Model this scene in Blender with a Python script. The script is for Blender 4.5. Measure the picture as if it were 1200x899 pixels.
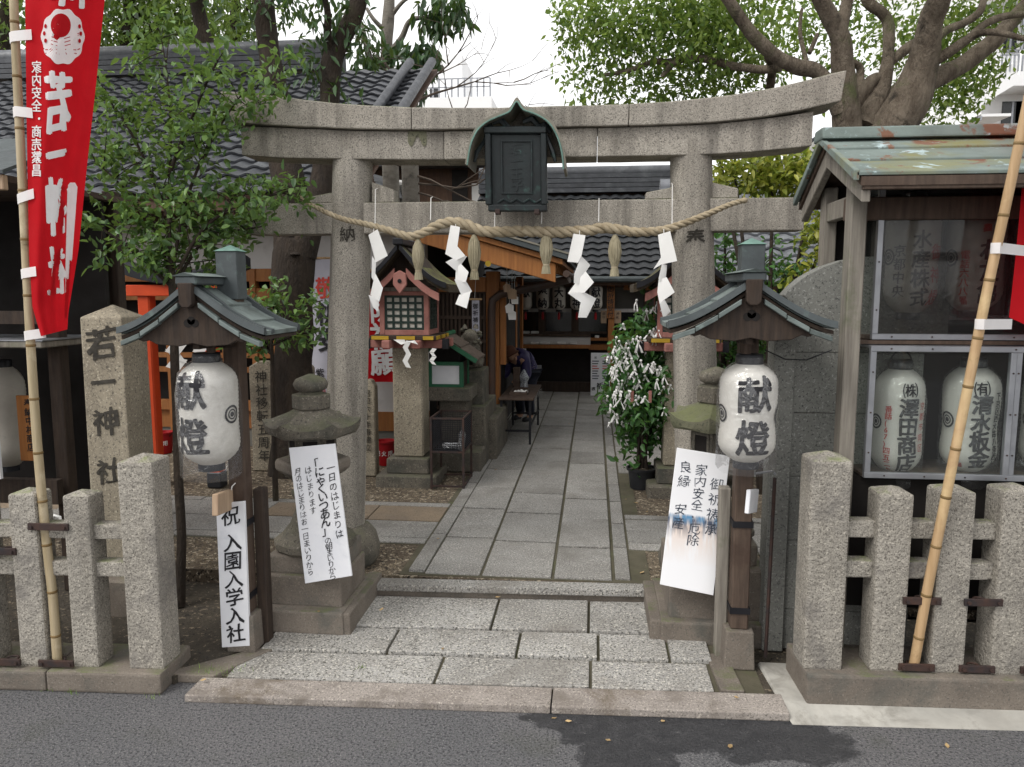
import bpy, bmesh, math, random
import numpy as np
from mathutils import Vector, Matrix, noise

for o in list(bpy.data.objects):
    bpy.data.objects.remove(o)
random.seed(11)
rng = np.random.default_rng(5)
sc = bpy.context.scene

# ------------------------------------------------------------------ camera
FPX, CX, CY = 900.0, 600.0, 449.5          # focal length and centre in photo pixels
EYE = Vector((0, 0, 1.85))
PITCH = math.atan((CY - 340.0) / FPX)
YAW = math.atan((696.0 - CX) / math.hypot(FPX, CY - 340.0))
FWD = Vector((-math.sin(YAW) * math.cos(PITCH), math.cos(YAW) * math.cos(PITCH), -math.sin(PITCH)))
RGT = Vector((math.cos(YAW), math.sin(YAW), 0))
UPV = RGT.cross(FWD)
cd = bpy.data.cameras.new('camera')
cam = bpy.data.objects.new('camera', cd)
sc.collection.objects.link(cam)
cd.sensor_fit = 'HORIZONTAL'
cd.sensor_width = 36
cd.lens = 36 * FPX / 1200
cd.clip_start = 0.05
cd.clip_end = 3000
m = Matrix((RGT, UPV, -FWD)).transposed().to_4x4()
m.translation = EYE
cam.matrix_world = m
sc.camera = cam

# ------------------------------------------------------------------ sky, sun, exposure
SUN_AZ, SUN_EL = math.radians(228), math.radians(50)   # azimuth clockwise from +Y: high behind the street, left
world = bpy.data.worlds.new('World')
sc.world = world
world.use_nodes = True
nt = world.node_tree
nt.nodes.clear()
sky = nt.nodes.new('ShaderNodeTexSky')
sky.sky_type = 'NISHITA'
sky.sun_disc = False
sky.sun_elevation = SUN_EL
sky.sun_rotation = SUN_AZ
sky.air_density = 1.0
sky.dust_density = 1.5
sky.ozone_density = 1.0
hs = nt.nodes.new('ShaderNodeHueSaturation')           # cloud cover: almost no blue left
hs.inputs['Saturation'].default_value = 0.10
bgn = nt.nodes.new('ShaderNodeBackground')
bgn.inputs['Strength'].default_value = 0.15
won = nt.nodes.new('ShaderNodeOutputWorld')
nt.links.new(sky.outputs[0], hs.inputs['Color'])
cloud = nt.nodes.new('ShaderNodeMix')                  # even white cloud sheet over the whole dome
cloud.data_type = 'RGBA'
cloud.inputs[0].default_value = 0.8
cloud.inputs[7].default_value = (6.8, 6.8, 6.85, 1)
nt.links.new(hs.outputs[0], cloud.inputs[6])
nt.links.new(cloud.outputs[2], bgn.inputs[0])
nt.links.new(bgn.outputs[0], won.inputs[0])
sl = bpy.data.lights.new('sun', 'SUN')
sl.energy = 1.5
sl.angle = math.radians(28)
sl.color = (1.0, 0.97, 0.92)
sun = bpy.data.objects.new('sun', sl)
sc.collection.objects.link(sun)
sun.rotation_euler = (math.pi / 2 - SUN_EL, 0, math.pi - SUN_AZ)
sun.location = (-3, -4, 12)
vs = sc.view_settings
vs.view_transform = 'Standard'
vs.look = 'None'
vs.gamma = 1
vs.use_curve_mapping = False
vs.exposure = 0.56
sc.render.engine = 'CYCLES'
sc.cycles.max_bounces = 8
sc.cycles.transparent_max_bounces = 24

# ------------------------------------------------------------------ pixel -> place
def ray(x, y):
    return FWD + RGT * ((x - CX) / FPX) - UPV * ((y - CY) / FPX)
def P(x, y, Y=None, z=None, X=None):
    r = ray(x, y)
    t = Y / r.y if Y is not None else ((z - EYE.z) / r.z if z is not None else X / r.x)
    return EYE + r * t
ZR, ZI = 0.0, 0.13                     # road, ground inside the shrine
SL = 0.047                             # the street line runs slightly askew to the path
def SY(x, off=0.0):
    return 3.235 + off + SL * x

# ------------------------------------------------------------------ mesh helpers
ORG = {}
def org(o):
    return ORG.get(o.name, Vector((0, 0, 0))) if o else Vector((0, 0, 0))
class MB:
    def __init__(s):
        s.v = []; s.f = []
    def add(s, vs_, fs):
        k = len(s.v)
        s.v += [Vector(q) for q in vs_]
        s.f += [tuple(k + i for i in f) for f in fs]
        return s
    def hexa(s, q):                    # 8 points: bottom ring then top ring
        return s.add(q, [(3, 2, 1, 0), (4, 5, 6, 7), (0, 1, 5, 4), (1, 2, 6, 5), (2, 3, 7, 6), (3, 0, 4, 7)])
    def box(s, x0, x1, y0, y1, z0, z1):
        return s.hexa([(x0, y0, z0), (x1, y0, z0), (x1, y1, z0), (x0, y1, z0), (x0, y0, z1), (x1, y0, z1), (x1, y1, z1), (x0, y1, z1)])
    def pbox(s, x0, y0, x1, y1, Y, d):    # front face given in photo pixels on plane Y, d deep
        a = P(x0, y1, Y); b = P(x1, y0, Y)
        return s.box(a.x, b.x, Y, Y + d, a.z, b.z)
    def obox(s, c, ax, h):
        c = Vector(c); a, b, d = [Vector(ax[i]) * h[i] for i in range(3)]
        return s.hexa([c - a - b - d, c + a - b - d, c + a + b - d, c - a + b - d, c - a - b + d, c + a - b + d, c + a + b + d, c - a + b + d])
    def bar(s, p, q, w, h, up=(0, 0, 1)):  # rectangular bar from p to q
        p = Vector(p); q = Vector(q); d = q - p; L = d.length; d.normalize()
        u = Vector(up); sd = d.cross(u)
        if sd.length < 1e-4: sd = d.cross(Vector((1, 0, 0)))
        sd.normalize(); u = sd.cross(d)
        return s.obox((p + q) / 2, (d, sd, u), (L / 2, w / 2, h / 2))
    def tube(s, pts, rad, n=8, cap=True):
        pts = [Vector(p) for p in pts]
        if not hasattr(rad, '__len__'): rad = [rad] * len(pts)
        k = len(s.v); up = Vector((0.13, 0.21, 0.97)); pu = None
        for i, p in enumerate(pts):
            d = (pts[min(i + 1, len(pts) - 1)] - pts[max(i - 1, 0)]).normalized()
            if pu is None:
                a = d.cross(up)
                if a.length < 0.1: a = d.cross(Vector((1, 0, 0)))
                a.normalize()
            else:
                a = (pu - d * pu.dot(d)).normalized()
            pu = a; b = d.cross(a)
            for j in range(n):
                t = 2 * math.pi * j / n
                s.v.append(p + (a * math.cos(t) + b * math.sin(t)) * rad[i])
        for i in range(len(pts) - 1):
            for j in range(n):
                s.f.append((k + i * n + j, k + i * n + (j + 1) % n, k + (i + 1) * n + (j + 1) % n, k + (i + 1) * n + j))
        if cap:
            s.f.append(tuple(k + j for j in reversed(range(n))))
            e = k + (len(pts) - 1) * n
            s.f.append(tuple(e + j for j in range(n)))
        return s
    def lathe(s, c, prof, n=24, a0=0.0, rmod=None, cap=True):
        c = Vector(c); k = len(s.v)
        for r, z in prof:
            for j in range(n):
                t = a0 + 2 * math.pi * j / n
                rr = r * (rmod(t, z) if rmod else 1)
                s.v.append(c + Vector((rr * math.cos(t), rr * math.sin(t), z)))
        m_ = len(prof)
        for i in range(m_ - 1):
            for j in range(n):
                s.f.append((k + i * n + j, k + i * n + (j + 1) % n, k + (i + 1) * n + (j + 1) % n, k + (i + 1) * n + j))
        if cap:
            s.f.append(tuple(k + j for j in reversed(range(n))))
            s.f.append(tuple(k + (m_ - 1) * n + j for j in range(n)))
        return s
    def prism(s, poly, O, R, U, N):        # poly in (u, v), extruded along N (a vector)
        O, R, U, N = map(Vector, (O, R, U, N)); n = len(poly)
        a = [O + R * u + U * v for u, v in poly]
        return s.add(a + [q + N for q in a], [tuple(range(n)), tuple(reversed(range(n, 2 * n)))] + [((i + 1) % n, i, n + i, n + (i + 1) % n) for i in range(n)])
    def grid(s, fn, nu, nv, closed=False):
        k = len(s.v)
        for i in range(nv + 1):
            for j in range(nu + 1):
                s.v.append(Vector(fn(j / nu, i / nv)))
        for i in range(nv):
            for j in range(nu):
                a = k + i * (nu + 1) + j
                s.f.append((a, a + 1, a + nu + 2, a + nu + 1))
        return s
    def loft(s, secs, cap=True):           # list of equal-length rings
        k = len(s.v); n = len(secs[0])
        for r in secs: s.v += [Vector(q) for q in r]
        for i in range(len(secs) - 1):
            for j in range(n):
                s.f.append((k + i * n + j, k + i * n + (j + 1) % n, k + (i + 1) * n + (j + 1) % n, k + (i + 1) * n + j))
        if cap:
            s.f.append(tuple(k + j for j in reversed(range(n))))
            s.f.append(tuple(k + (len(secs) - 1) * n + j for j in range(n)))
        return s
    def xform(s, M):
        s.v = [M @ q for q in s.v]; return s
    def mesh(s, name, o, bevel=0, seg=1, smooth=None, jit=0, fix=True):
        me = bpy.data.meshes.new(name)
        me.from_pydata([tuple(q - o) for q in s.v], [], s.f)
        if bevel or fix:
            bm = bmesh.new(); bm.from_mesh(me)
            if fix: bmesh.ops.recalc_face_normals(bm, faces=bm.faces)
            if bevel:
                ed = [e for e in bm.edges if len(e.link_faces) == 2 and e.calc_face_angle(0) > 0.5]
                bmesh.ops.bevel(bm, geom=ed, offset=bevel, segments=seg, profile=0.6, affect='EDGES', clamp_overlap=True)
            if jit:
                for q in bm.verts:
                    q.co += Vector(noise.noise_vector((q.co + o) * 9)) * jit
            bm.to_mesh(me); bm.free()
        if smooth is not None:
            me.shade_smooth()
            me.set_sharp_from_angle(angle=math.radians(smooth))
        me.update()
        return me
    def build(s, name, mat, parent=None, bevel=0, seg=1, smooth=None, label=None, jit=0, fix=True, kind=None):
        o = org(parent)
        if parent is None and s.v:         # a thing that is one mesh: origin at its base
            xs = [q.x for q in s.v]; ys = [q.y for q in s.v]
            o = Vector(((min(xs) + max(xs)) / 2, (min(ys) + max(ys)) / 2, min(q.z for q in s.v)))
        me = s.mesh(name, o, bevel, seg, smooth, jit, fix)
        ob = bpy.data.objects.new(name, me)
        if parent is None: ob.location = o
        sc.collection.objects.link(ob)
        ORG[ob.name] = o
        me.materials.append(mat)
        if parent: ob.parent = parent
        if label: ob['label'] = label
        if kind: ob['kind'] = kind
        return ob
def thing(name, label, cat, loc=(0, 0, 0), group=None):
    o = bpy.data.objects.new(name, None)
    o.empty_display_size = 0.1
    o.location = loc
    sc.collection.objects.link(o)
    ORG[o.name] = Vector(loc)
    return tag(o, label, cat, group)
def tag(o, label, cat, group=None, kind=None):
    o['label'] = label; o['category'] = cat
    if group: o['group'] = group
    if kind: o['kind'] = kind
    return o
def copy_tree(o, delta, parent=None):
    c = o.copy(); sc.collection.objects.link(c)
    if parent is None: c.location = o.location + Vector(delta)
    c.parent = parent
    ORG[c.name] = org(o) + Vector(delta)
    for ch in list(o.children): copy_tree(ch, delta, c)
    return c

# ------------------------------------------------------------------ materials
def H(h):
    c = [int(h[i:i + 2], 16) / 255 for i in (0, 2, 4)]
    return tuple(x / 12.92 if x <= 0.04045 else ((x + 0.055) / 1.055) ** 2.4 for x in c) + (1,)
class NT:
    def __init__(s, name):
        s.m = bpy.data.materials.new(name); s.m.use_nodes = True
        s.t = s.m.node_tree; s.t.nodes.clear()
    def n(s, typ, ins=None, **kw):
        q = s.t.nodes.new('ShaderNode' + typ)
        for k, v in kw.items(): setattr(q, k, v)
        for k, v in (ins or {}).items(): s.put(q, k, v)
        return q
    def put(s, q, k, v):
        sk = q.inputs[k]
        if hasattr(v, 'is_output') or isinstance(v, bpy.types.NodeSocket): s.t.links.new(v, sk)
        else: sk.default_value = v
    def mix(s, a, b, f, mode='MIX'):
        q = s.n('Mix', data_type='RGBA', blend_type=mode)
        s.put(q, 0, f); s.put(q, 6, a); s.put(q, 7, b)
        return q.outputs[2]
    def ramp(s, x, a, b, va=0.0, vb=1.0):
        q = s.n('MapRange', {0: x, 1: a, 2: b, 3: va, 4: vb})
        q.clamp = True
        return q.outputs[0]
    def math(s, op, a, b=0.0):
        q = s.n('Math', {0: a, 1: b}, operation=op)
        return q.outputs[0]
    def noise(s, co, scale, detail=4, rough=0.6, dist=0):
        return s.n('TexNoise', {'Vector': co, 'Scale': scale, 'Detail': detail, 'Roughness': rough, 'Distortion': dist}).outputs[0]
    def out(s, surf, vol=None):
        o = s.n('OutputMaterial')
        s.t.links.new(surf, o.inputs[0])
        return s.m
def coords(t, stretch=(1, 1, 1), shift=True):
    tc = t.n('TexCoord')
    co = tc.outputs['Object']
    if shift:
        oi = t.n('ObjectInfo')
        sh = t.n('VectorMath', {0: oi.outputs['Random'], 1: (37.0, 53.0, 71.0)}, operation='MULTIPLY').outputs[0]
        co = t.n('VectorMath', {0: co, 1: sh}, operation='ADD').outputs[0]
    if stretch != (1, 1, 1):
        co = t.n('VectorMath', {0: co, 1: stretch}, operation='MULTIPLY').outputs[0]
    return co
def mk(name, c, c2=None, scale=5, rough=0.8, bump=0.2, bscale=60, bdist=0.004, stretch=(1, 1, 1), specks=None, stain=None, moss=None, rnd=0.0, metal=0.0, spec=0.35, rvar=0.1, trans=0.0, island=0.0, drip=None):
    t = NT(name)
    co = coords(t, stretch)
    cu = coords(t)
    n1 = t.noise(co, scale, 5, 0.62)
    col = t.mix(c, c2 or c, t.ramp(n1, 0.32, 0.68))
    for s in (specks or []):               # (colour, scale, lo, hi)
        ns = t.noise(cu, s[1] * 0.6, 3, 0.75)
        col = t.mix(col, s[0], t.ramp(ns, s[2], s[3] - 0.05))
    for s in (stain or []):                # (colour, scale, lo, hi)
        ns = t.noise(cu, s[1], 6, 0.65, 0.4)
        col = t.mix(col, s[0], t.ramp(ns, s[2], s[3]))
    if drip:                               # rain streaks down the faces
        cz = t.n('VectorMath', {0: cu, 1: (1, 1, 0.07)}, operation='MULTIPLY').outputs[0]
        ns = t.noise(cz, drip[1], 5, 0.6)
        col = t.mix(col, drip[0], t.ramp(ns, drip[2], drip[3], 0, drip[4] if len(drip) > 4 else 0.7))
    geo = t.n('NewGeometry')
    if moss:                               # (colour, scale, lo, hi, up)
        ns = t.noise(cu, moss[1], 6, 0.7)
        up = t.n('SeparateXYZ', {0: geo.outputs['Normal']}).outputs[2]
        f = t.math('MULTIPLY', t.ramp(ns, moss[2], moss[3]), t.ramp(up, moss[4], 0.95))
        col = t.mix(col, moss[0], f)
    if rnd:
        oi = t.n('ObjectInfo')
        v = t.ramp(oi.outputs['Random'], 0, 1, 1 - rnd, 1 + rnd)
        col = t.n('HueSaturation', {'Value': v, 'Color': col}).outputs[0]
    if island:
        v = t.ramp(geo.outputs['Random Per Island'], 0, 1, 1 - island, 1 + island)
        col = t.n('HueSaturation', {'Value': v, 'Color': col}).outputs[0]
    b = t.n('BsdfPrincipled', {'Base Color': col, 'Metallic': metal, 'Specular IOR Level': spec})
    rn = t.noise(cu, scale * 2.3, 3)
    t.put(b, 'Roughness', t.ramp(rn, 0.3, 0.7, max(0, rough - rvar), min(1, rough + rvar)))
    if bump:
        bn = t.noise(co if stretch != (1, 1, 1) else cu, bscale, 5, 0.6)
        bp = t.n('Bump', {'Strength': bump, 'Distance': bdist, 'Height': bn})
        t.put(b, 'Normal', bp.outputs[0])
    surf = b.outputs[0]
    if trans:
        tr = t.n('BsdfTranslucent', {'Color': col})
        surf = t.n('MixShader', {0: trans, 1: surf, 2: tr.outputs[0]}).outputs[0]
    return t.out(surf)
DK, LT = H('4a4844'), H('cfcabf')
M = {}
M['granite'] = mk('granite_torii', H('a29c92'), H('8d877d'), 3, 0.85, 0.5, 90, 0.004, specks=[(H('5a5650'), 230, 0.52, 0.66), (H('bab4a8'), 200, 0.57, 0.72)], stain=[(H('6f6a62'), 2.2, 0.55, 0.8)], moss=(H('6f7650'), 5, 0.4, 0.65, 0.55), drip=(H('4f4b46'), 11, 0.46, 0.72, 0.7), rnd=0.05)
M['granite_fence'] = mk('granite_fence', H('a49e94'), H('8b867d'), 4, 0.9, 1.0, 48, 0.012, specks=[(H('5f5a53'), 210, 0.52, 0.66), (H('c2bbad'), 180, 0.56, 0.72)], stain=[(H('6a6662'), 3, 0.52, 0.72)], moss=(H('757c52'), 9, 0.5, 0.7, 0.6), drip=(H('706a60'), 16, 0.55, 0.78, 0.5), rnd=0.06)
M['granite_base'] = mk('granite_base_dark', H('7b7268'), H('635b53'), 4, 0.85, 0.6, 80, 0.005, specks=[(H('514d48'), 190, 0.54, 0.74), (H('8d867c'), 170, 0.58, 0.76)], stain=[(H('54544f'), 2.5, 0.52, 0.7)], moss=(H('5d6440'), 6, 0.5, 0.72, 0.6), rnd=0.05)
M['slab'] = mk('path_slab', H('908e8a'), H('7d7a76'), 3, 0.72, 0.3, 120, 0.002, specks=[(H('4e4c47'), 190, 0.53, 0.66), (H('bcb8af'), 165, 0.56, 0.7)], stain=[(H('68645e'), 1.6, 0.52, 0.78)], rnd=0.13)
M['slab_apron'] = mk('apron_slab', H('a09e9a'), H('888580'), 2.5, 0.75, 0.35, 110, 0.002, specks=[(H('4a4843'), 150, 0.52, 0.64), (H('cbc6bb'), 135, 0.55, 0.68)], stain=[(H('77726b'), 1.5, 0.5, 0.75)], rnd=0.08)
M['kerb'] = mk('kerb_stone', H('989089'), H('837b75'), 3, 0.8, 0.5, 100, 0.003, specks=[(H('5e5952'), 180, 0.53, 0.67), (H('b9b0a4'), 160, 0.56, 0.7)], stain=[(H('584c3c'), 2.2, 0.54, 0.7), (H('6e665e'), 6, 0.5, 0.68)], rnd=0.04)
M['joint'] = mk('mossy_joint', H('5a5546'), H('474436'), 6, 0.95, 0.6, 60, 0.004, stain=[(H('56583f'), 3, 0.55, 0.7)])
M['slab_brown'] = mk('brown_slab', H('8a7a66'), H('75695c'), 4, 0.8, 0.3, 100, 0.002, specks=[(H('4f463c'), 130, 0.56, 0.7)], rnd=0.12)
M['lantern_stone'] = mk('lantern_stone', H('6d675c'), H('57524a'), 5, 0.9, 0.7, 60, 0.006, specks=[(H('3c3a36'), 120, 0.55, 0.7), (H('8d877b'), 110, 0.58, 0.72)], stain=[(H('454640'), 4, 0.5, 0.7)], moss=(H('565840'), 4, 0.42, 0.66, 0.3))
M['moss_stone'] = mk('moss_stone', H('757261'), H('5d5f49'), 6, 0.95, 0.8, 50, 0.008, specks=[(H('45463a'), 110, 0.55, 0.7)], moss=(H('676b48'), 5, 0.35, 0.6, 0.1))
M['marker'] = mk('marker_granite', H('9a917f'), H('857c6c'), 4, 0.85, 0.5, 90, 0.004, specks=[(H('57524a'), 140, 0.55, 0.68), (H('b9b09d'), 120, 0.58, 0.7)], stain=[(H('6a6358'), 2.2, 0.55, 0.75)], drip=(H('5c564c'), 12, 0.55, 0.8, 0.5))
M['wall_granite'] = mk('wall_granite', H('85857f'), H('757570'), 3, 0.8, 0.25, 130, 0.002, specks=[(H('4c4c4a'), 150, 0.56, 0.68), (H('a3a39e'), 140, 0.58, 0.7)], rnd=0.05, drip=(H('5a5a57'), 9, 0.55, 0.8, 0.4))
M['concrete'] = mk('concrete_strip', H('b3b0a8'), H('9a968e'), 4, 0.9, 0.4, 60, 0.003, stain=[(H('77736b'), 5, 0.5, 0.68), (H('8c8a84'), 1.6, 0.45, 0.65)])
M['soil'] = mk('soil', H('4b443a'), H('39342d'), 5, 0.95, 1.0, 45, 0.012, specks=[(H('7b6f5e'), 55, 0.6, 0.68), (H('2a2723'), 60, 0.58, 0.68)], stain=[(H('2b2823'), 1.4, 0.5, 0.7)])
M['gravel'] = mk('gravel_ground', H('6a5f50'), H('54493d'), 3, 0.95, 1.0, 50, 0.014, specks=[(H('a69a86'), 48, 0.57, 0.64), (H('2f2a24'), 52, 0.56, 0.64)])
M['timber'] = mk('weathered_timber', H('6c6056'), H('4e443c'), 6, 0.85, 0.5, 40, 0.003, stretch=(9, 9, 0.6), stain=[(H('3a332d'), 5, 0.5, 0.75)])
M['timber_grey'] = mk('grey_timber', H('8d877d'), H('6d675f'), 6, 0.85, 0.5, 40, 0.003, stretch=(9, 9, 0.6), stain=[(H('5c6148'), 4, 0.55, 0.75)], drip=(H('45403a'), 10, 0.55, 0.75, 0.6))
M['timber_dark'] = mk('dark_timber', H('40342b'), H('2a221d'), 6, 0.8, 0.5, 40, 0.003, stretch=(8, 8, 0.7))
M['timber_brown'] = mk('brown_timber', H('594a3f'), H('43372f'), 6, 0.75, 0.4, 40, 0.003, stretch=(8, 8, 0.7), stain=[(H('3a2a22'), 4, 0.5, 0.75)])
M['hinoki'] = mk('orange_timber', H('a06a38'), H('83522b'), 5, 0.6, 0.3, 40, 0.002, stretch=(7, 7, 0.5), rnd=0.06)
M['pale_wood'] = mk('pale_timber', H('b29a80'), H('99816a'), 5, 0.75, 0.3, 40, 0.002, stretch=(7, 7, 0.6))
M['pink_wood'] = mk('faded_red_timber', H('a5746a'), H('8c5a52'), 6, 0.8, 0.3, 50, 0.002, stain=[(H('6d4a44'), 7, 0.5, 0.75)])
M['vermilion'] = mk('vermilion_paint', H('cf4a1e'), H('b83e18'), 4, 0.55, 0.15, 50, 0.002)
M['black_paint'] = mk('black_paint', H('25262b'), H('1b1c20'), 4, 0.5, 0.15, 50, 0.002)
M['copper'] = mk('copper_patina', H('78827f'), H('596260'), 7, 0.6, 0.25, 70, 0.003, stain=[(H('3f4642'), 5, 0.5, 0.7), (H('8c9c96'), 11, 0.6, 0.74)], rnd=0.09, spec=0.45)
M['copper_dark'] = mk('copper_dark', H('4b5253'), H('3a3f41'), 7, 0.55, 0.25, 70, 0.003, stain=[(H('5f706b'), 9, 0.6, 0.76)], rnd=0.08, spec=0.45)
M['copper_green'] = mk('copper_green', H('6f8f84'), H('556f66'), 9, 0.65, 0.25, 70, 0.003, stain=[(H('4d5f57'), 8, 0.55, 0.72)])
M['copper_bronze'] = mk('copper_bronze', H('857d70'), H('6c6c62'), 6, 0.6, 0.25, 70, 0.003, stain=[(H('74877c'), 7, 0.58, 0.75), (H('5b5348'), 5, 0.6, 0.75)])
M['plaque'] = mk('plaque_bronze', H('1c2728'), H('14191b'), 9, 0.5, 0.3, 60, 0.003, stain=[(H('3a5650'), 12, 0.6, 0.75)], spec=0.5)
M['flaking'] = mk('flaking_roof_paint', H('76827d'), H('606a66'), 5, 0.78, 0.4, 60, 0.003, stain=[(H('75744f'), 1.7, 0.5, 0.64), (H('70503f'), 3.6, 0.57, 0.61), (H('9fb0b2'), 7, 0.6, 0.66), (H('6d4636'), 9, 0.64, 0.67)], rnd=0.05)
M['tile'] = mk('roof_tile', H('4b4d52'), H('393b40'), 8, 0.5, 0.25, 60, 0.003, stain=[(H('63666a'), 3, 0.55, 0.75)], rnd=0.16, spec=0.5)
M['tile_shaded'] = mk('roof_tile_shaded', H('2e3033'), H('222427'), 8, 0.6, 0.25, 60, 0.003, stain=[(H('4b4e52'), 3, 0.58, 0.75)], rnd=0.12, spec=0.4)  # dark office tiles, with the shade on that roof painted into the colour
M['tile_light'] = mk('roof_tile_light', H('7c7e83'), H('63656a'), 8, 0.5, 0.25, 60, 0.003, stain=[(H('4f5054'), 3, 0.55, 0.75)], rnd=0.14, spec=0.5)
M['bark_roof'] = mk('bark_roof', H('4f4536'), H('3b3328'), 20, 0.95, 1.0, 40, 0.015, moss=(H('6c7040'), 7, 0.4, 0.6, 0.2), stretch=(1, 1, 3))
M['plaster'] = mk('white_plaster', H('cfcdca'), H('c0bebb'), 2, 0.9, 0.1, 60, 0.002, stain=[(H('a8a5a0'), 3, 0.55, 0.8)])
M['white_wall'] = mk('apartment_wall', H('f2f2f2'), H('ececec'), 0.5, 0.85, 0.05, 20, 0.002)
M['grey_wall'] = mk('grey_wall', H('77756f'), H('65635d'), 1.5, 0.9, 0.2, 30, 0.003)
M['paper'] = mk('paper', H('f0efec'), H('e6e5e2'), 6, 0.7, 0.05, 80, 0.001, trans=0.15)
M['board'] = mk('white_board', H('e6e6e8'), H('d9dadf'), 5, 0.45, 0.15, 30, 0.002, stain=[(H('c9ccd2'), 6, 0.58, 0.75)])
M['chochin'] = mk('lantern_paper', H('e9e6df'), H('dcd9d1'), 6, 0.7, 0.1, 80, 0.001, stain=[(H('bdb9b0'), 5, 0.58, 0.8)], trans=0.2)
M['chochin_old'] = mk('old_lantern_paper', H('cbc6bc'), H('b4afa6'), 5, 0.75, 0.1, 80, 0.001, stain=[(H('95908a'), 4, 0.55, 0.75)], trans=0.15)
M['ink'] = mk('black_ink', H('1d1c20'), H('29282c'), 30, 0.65, 0.0)
M['ink_blue'] = mk('blue_black_ink', H('2c303c'), H('46505f'), 25, 0.7, 0.0)
M['ink_red'] = mk('red_ink', H('b5342c'), H('c65348'), 20, 0.7, 0.0)
M['carve'] = mk('carved_shadow', H('2f2c28'), H('45413a'), 25, 0.9, 0.4, 60)
M['white_print'] = mk('white_print', H('f4f1f0'), H('eae7e6'), 12, 0.8, 0.0, trans=0.25)
M['red_cloth'] = mk('red_cloth', H('cc1a24'), H('bd141f'), 5, 0.75, 0.15, 350, 0.0008, trans=0.35, spec=0.15)
M['red_cloth_dark'] = mk('deep_red_cloth', H('b8131c'), H('a51019'), 5, 0.8, 0.15, 300, 0.0008, trans=0.2, spec=0.15)
M['white_cloth'] = mk('white_cloth', H('c9c8d2'), H('babac6'), 3, 0.85, 0.1, 300, 0.0008, trans=0.2, spec=0.15)
M['bamboo'] = mk('bamboo', H('c0a27d'), H('a58762'), 5, 0.5, 0.15, 40, 0.002, stretch=(9, 9, 0.6), stain=[(H('d2b98c'), 3, 0.55, 0.75), (H('7f6a45'), 9, 0.62, 0.75)], spec=0.4)
M['bamboo_grey'] = mk('old_bamboo', H('b5a588'), H('958668'), 5, 0.6, 0.15, 40, 0.002, stretch=(9, 9, 0.6), stain=[(H('cfc2a6'), 3, 0.55, 0.75), (H('6b5d44'), 9, 0.6, 0.75)])
M['bamboo_node'] = mk('bamboo_node', H('7f6845'), H('66512f'), 9, 0.7, 0.1)
M['rope'] = mk('straw_rope', H('ac9f87'), H('8b7e67'), 12, 0.9, 0.8, 160, 0.004, stretch=(1, 1, 1), stain=[(H('7c6b4f'), 20, 0.55, 0.75)])
M['straw'] = mk('straw_tassel', H('a39a82'), H('7f7760'), 14, 0.9, 0.8, 60, 0.004, stretch=(9, 9, 0.5))
M['string'] = mk('white_string', H('d5d3cf'), H('c5c2bd'), 9, 0.9, 0.0)
M['steel'] = mk('aluminium_frame', H('a2a4a8'), H('8c8e93'), 6, 0.4, 0.1, 60, 0.001, metal=0.7, spec=0.5)
M['iron'] = mk('rusty_iron', H('2f2c2e'), H('4a362e'), 14, 0.7, 0.4, 70, 0.003, metal=0.2)
M['black_metal'] = mk('black_metal', H('26262a'), H('1c1c20'), 6, 0.5, 0.1, 60, metal=0.3)
M['pipe'] = mk('brown_pipe', H('3d3531'), H('4e3a30'), 4, 0.45, 0.1)
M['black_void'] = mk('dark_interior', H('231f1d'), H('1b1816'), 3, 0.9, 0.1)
M['black_plastic'] = mk('black_plastic', H('2c2d30'), H('232427'), 5, 0.5, 0.1)
M['red_plastic'] = mk('red_plastic', H('9c141b'), H('851017'), 4, 0.45, 0.05)
M['green_paint'] = mk('green_paint', H('2f6b4c'), H('25573d'), 6, 0.5, 0.15)
M['yellow_paint'] = mk('yellow_paint', H('b7962c'), H('9c7f22'), 6, 0.55, 0.15)
M['dark_green'] = mk('dark_green_paint', H('25352f'), H('1d2a25'), 6, 0.5, 0.1)
M['bark'] = mk('camphor_bark', H('84786a'), H('564b40'), 4, 0.95, 1.0, 22, 0.05, stretch=(2.2, 2.2, 0.8), stain=[(H('5d6240'), 2.2, 0.58, 0.75), (H('2e2822'), 5, 0.55, 0.72)])
M['bark_dark'] = mk('dark_bark', H('40362d'), H('2a241f'), 4, 0.95, 1.0, 26, 0.03, stretch=(2.5, 2.5, 0.7), stain=[(H('4a4636'), 3, 0.6, 0.75)])
M['bark_pale'] = mk('pale_bark', H('857f76'), H('6b655d'), 6, 0.9, 0.8, 30, 0.02, stretch=(1, 1, 2), stain=[(H('4a4741'), 5, 0.55, 0.7)])
M['twig'] = mk('bare_twig', H('6b5f55'), H('50463e'), 6, 0.9, 0.3)
M['skin'] = mk('skin', H('c39a80'), H('b88e75'), 6, 0.6, 0.05)
M['purple'] = mk('purple_nylon', H('3c3560'), H('2e2950'), 6, 0.5, 0.15, 25, 0.004)
M['navy'] = mk('navy_trousers', H('262a38'), H('1e212d'), 6, 0.8, 0.2)
M['brown_hat'] = mk('brown_knit', H('6b4636'), H('56372a'), 9, 0.9, 0.4, 90)
M['silver'] = mk('silver_foil', H('c9cdd2'), H('aab0b8'), 30, 0.3, 0.3, 60, metal=0.6)
M['rafter'] = mk('eave_timber', H('5a4334'), H('44332a'), 5, 0.75, 0.3, 40, stretch=(6, 6, 0.6))
M['fallen'] = mk('fallen_leaf', H('b09a72'), H('94764e'), 9, 0.7, 0.2, rnd=0.25)
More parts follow.
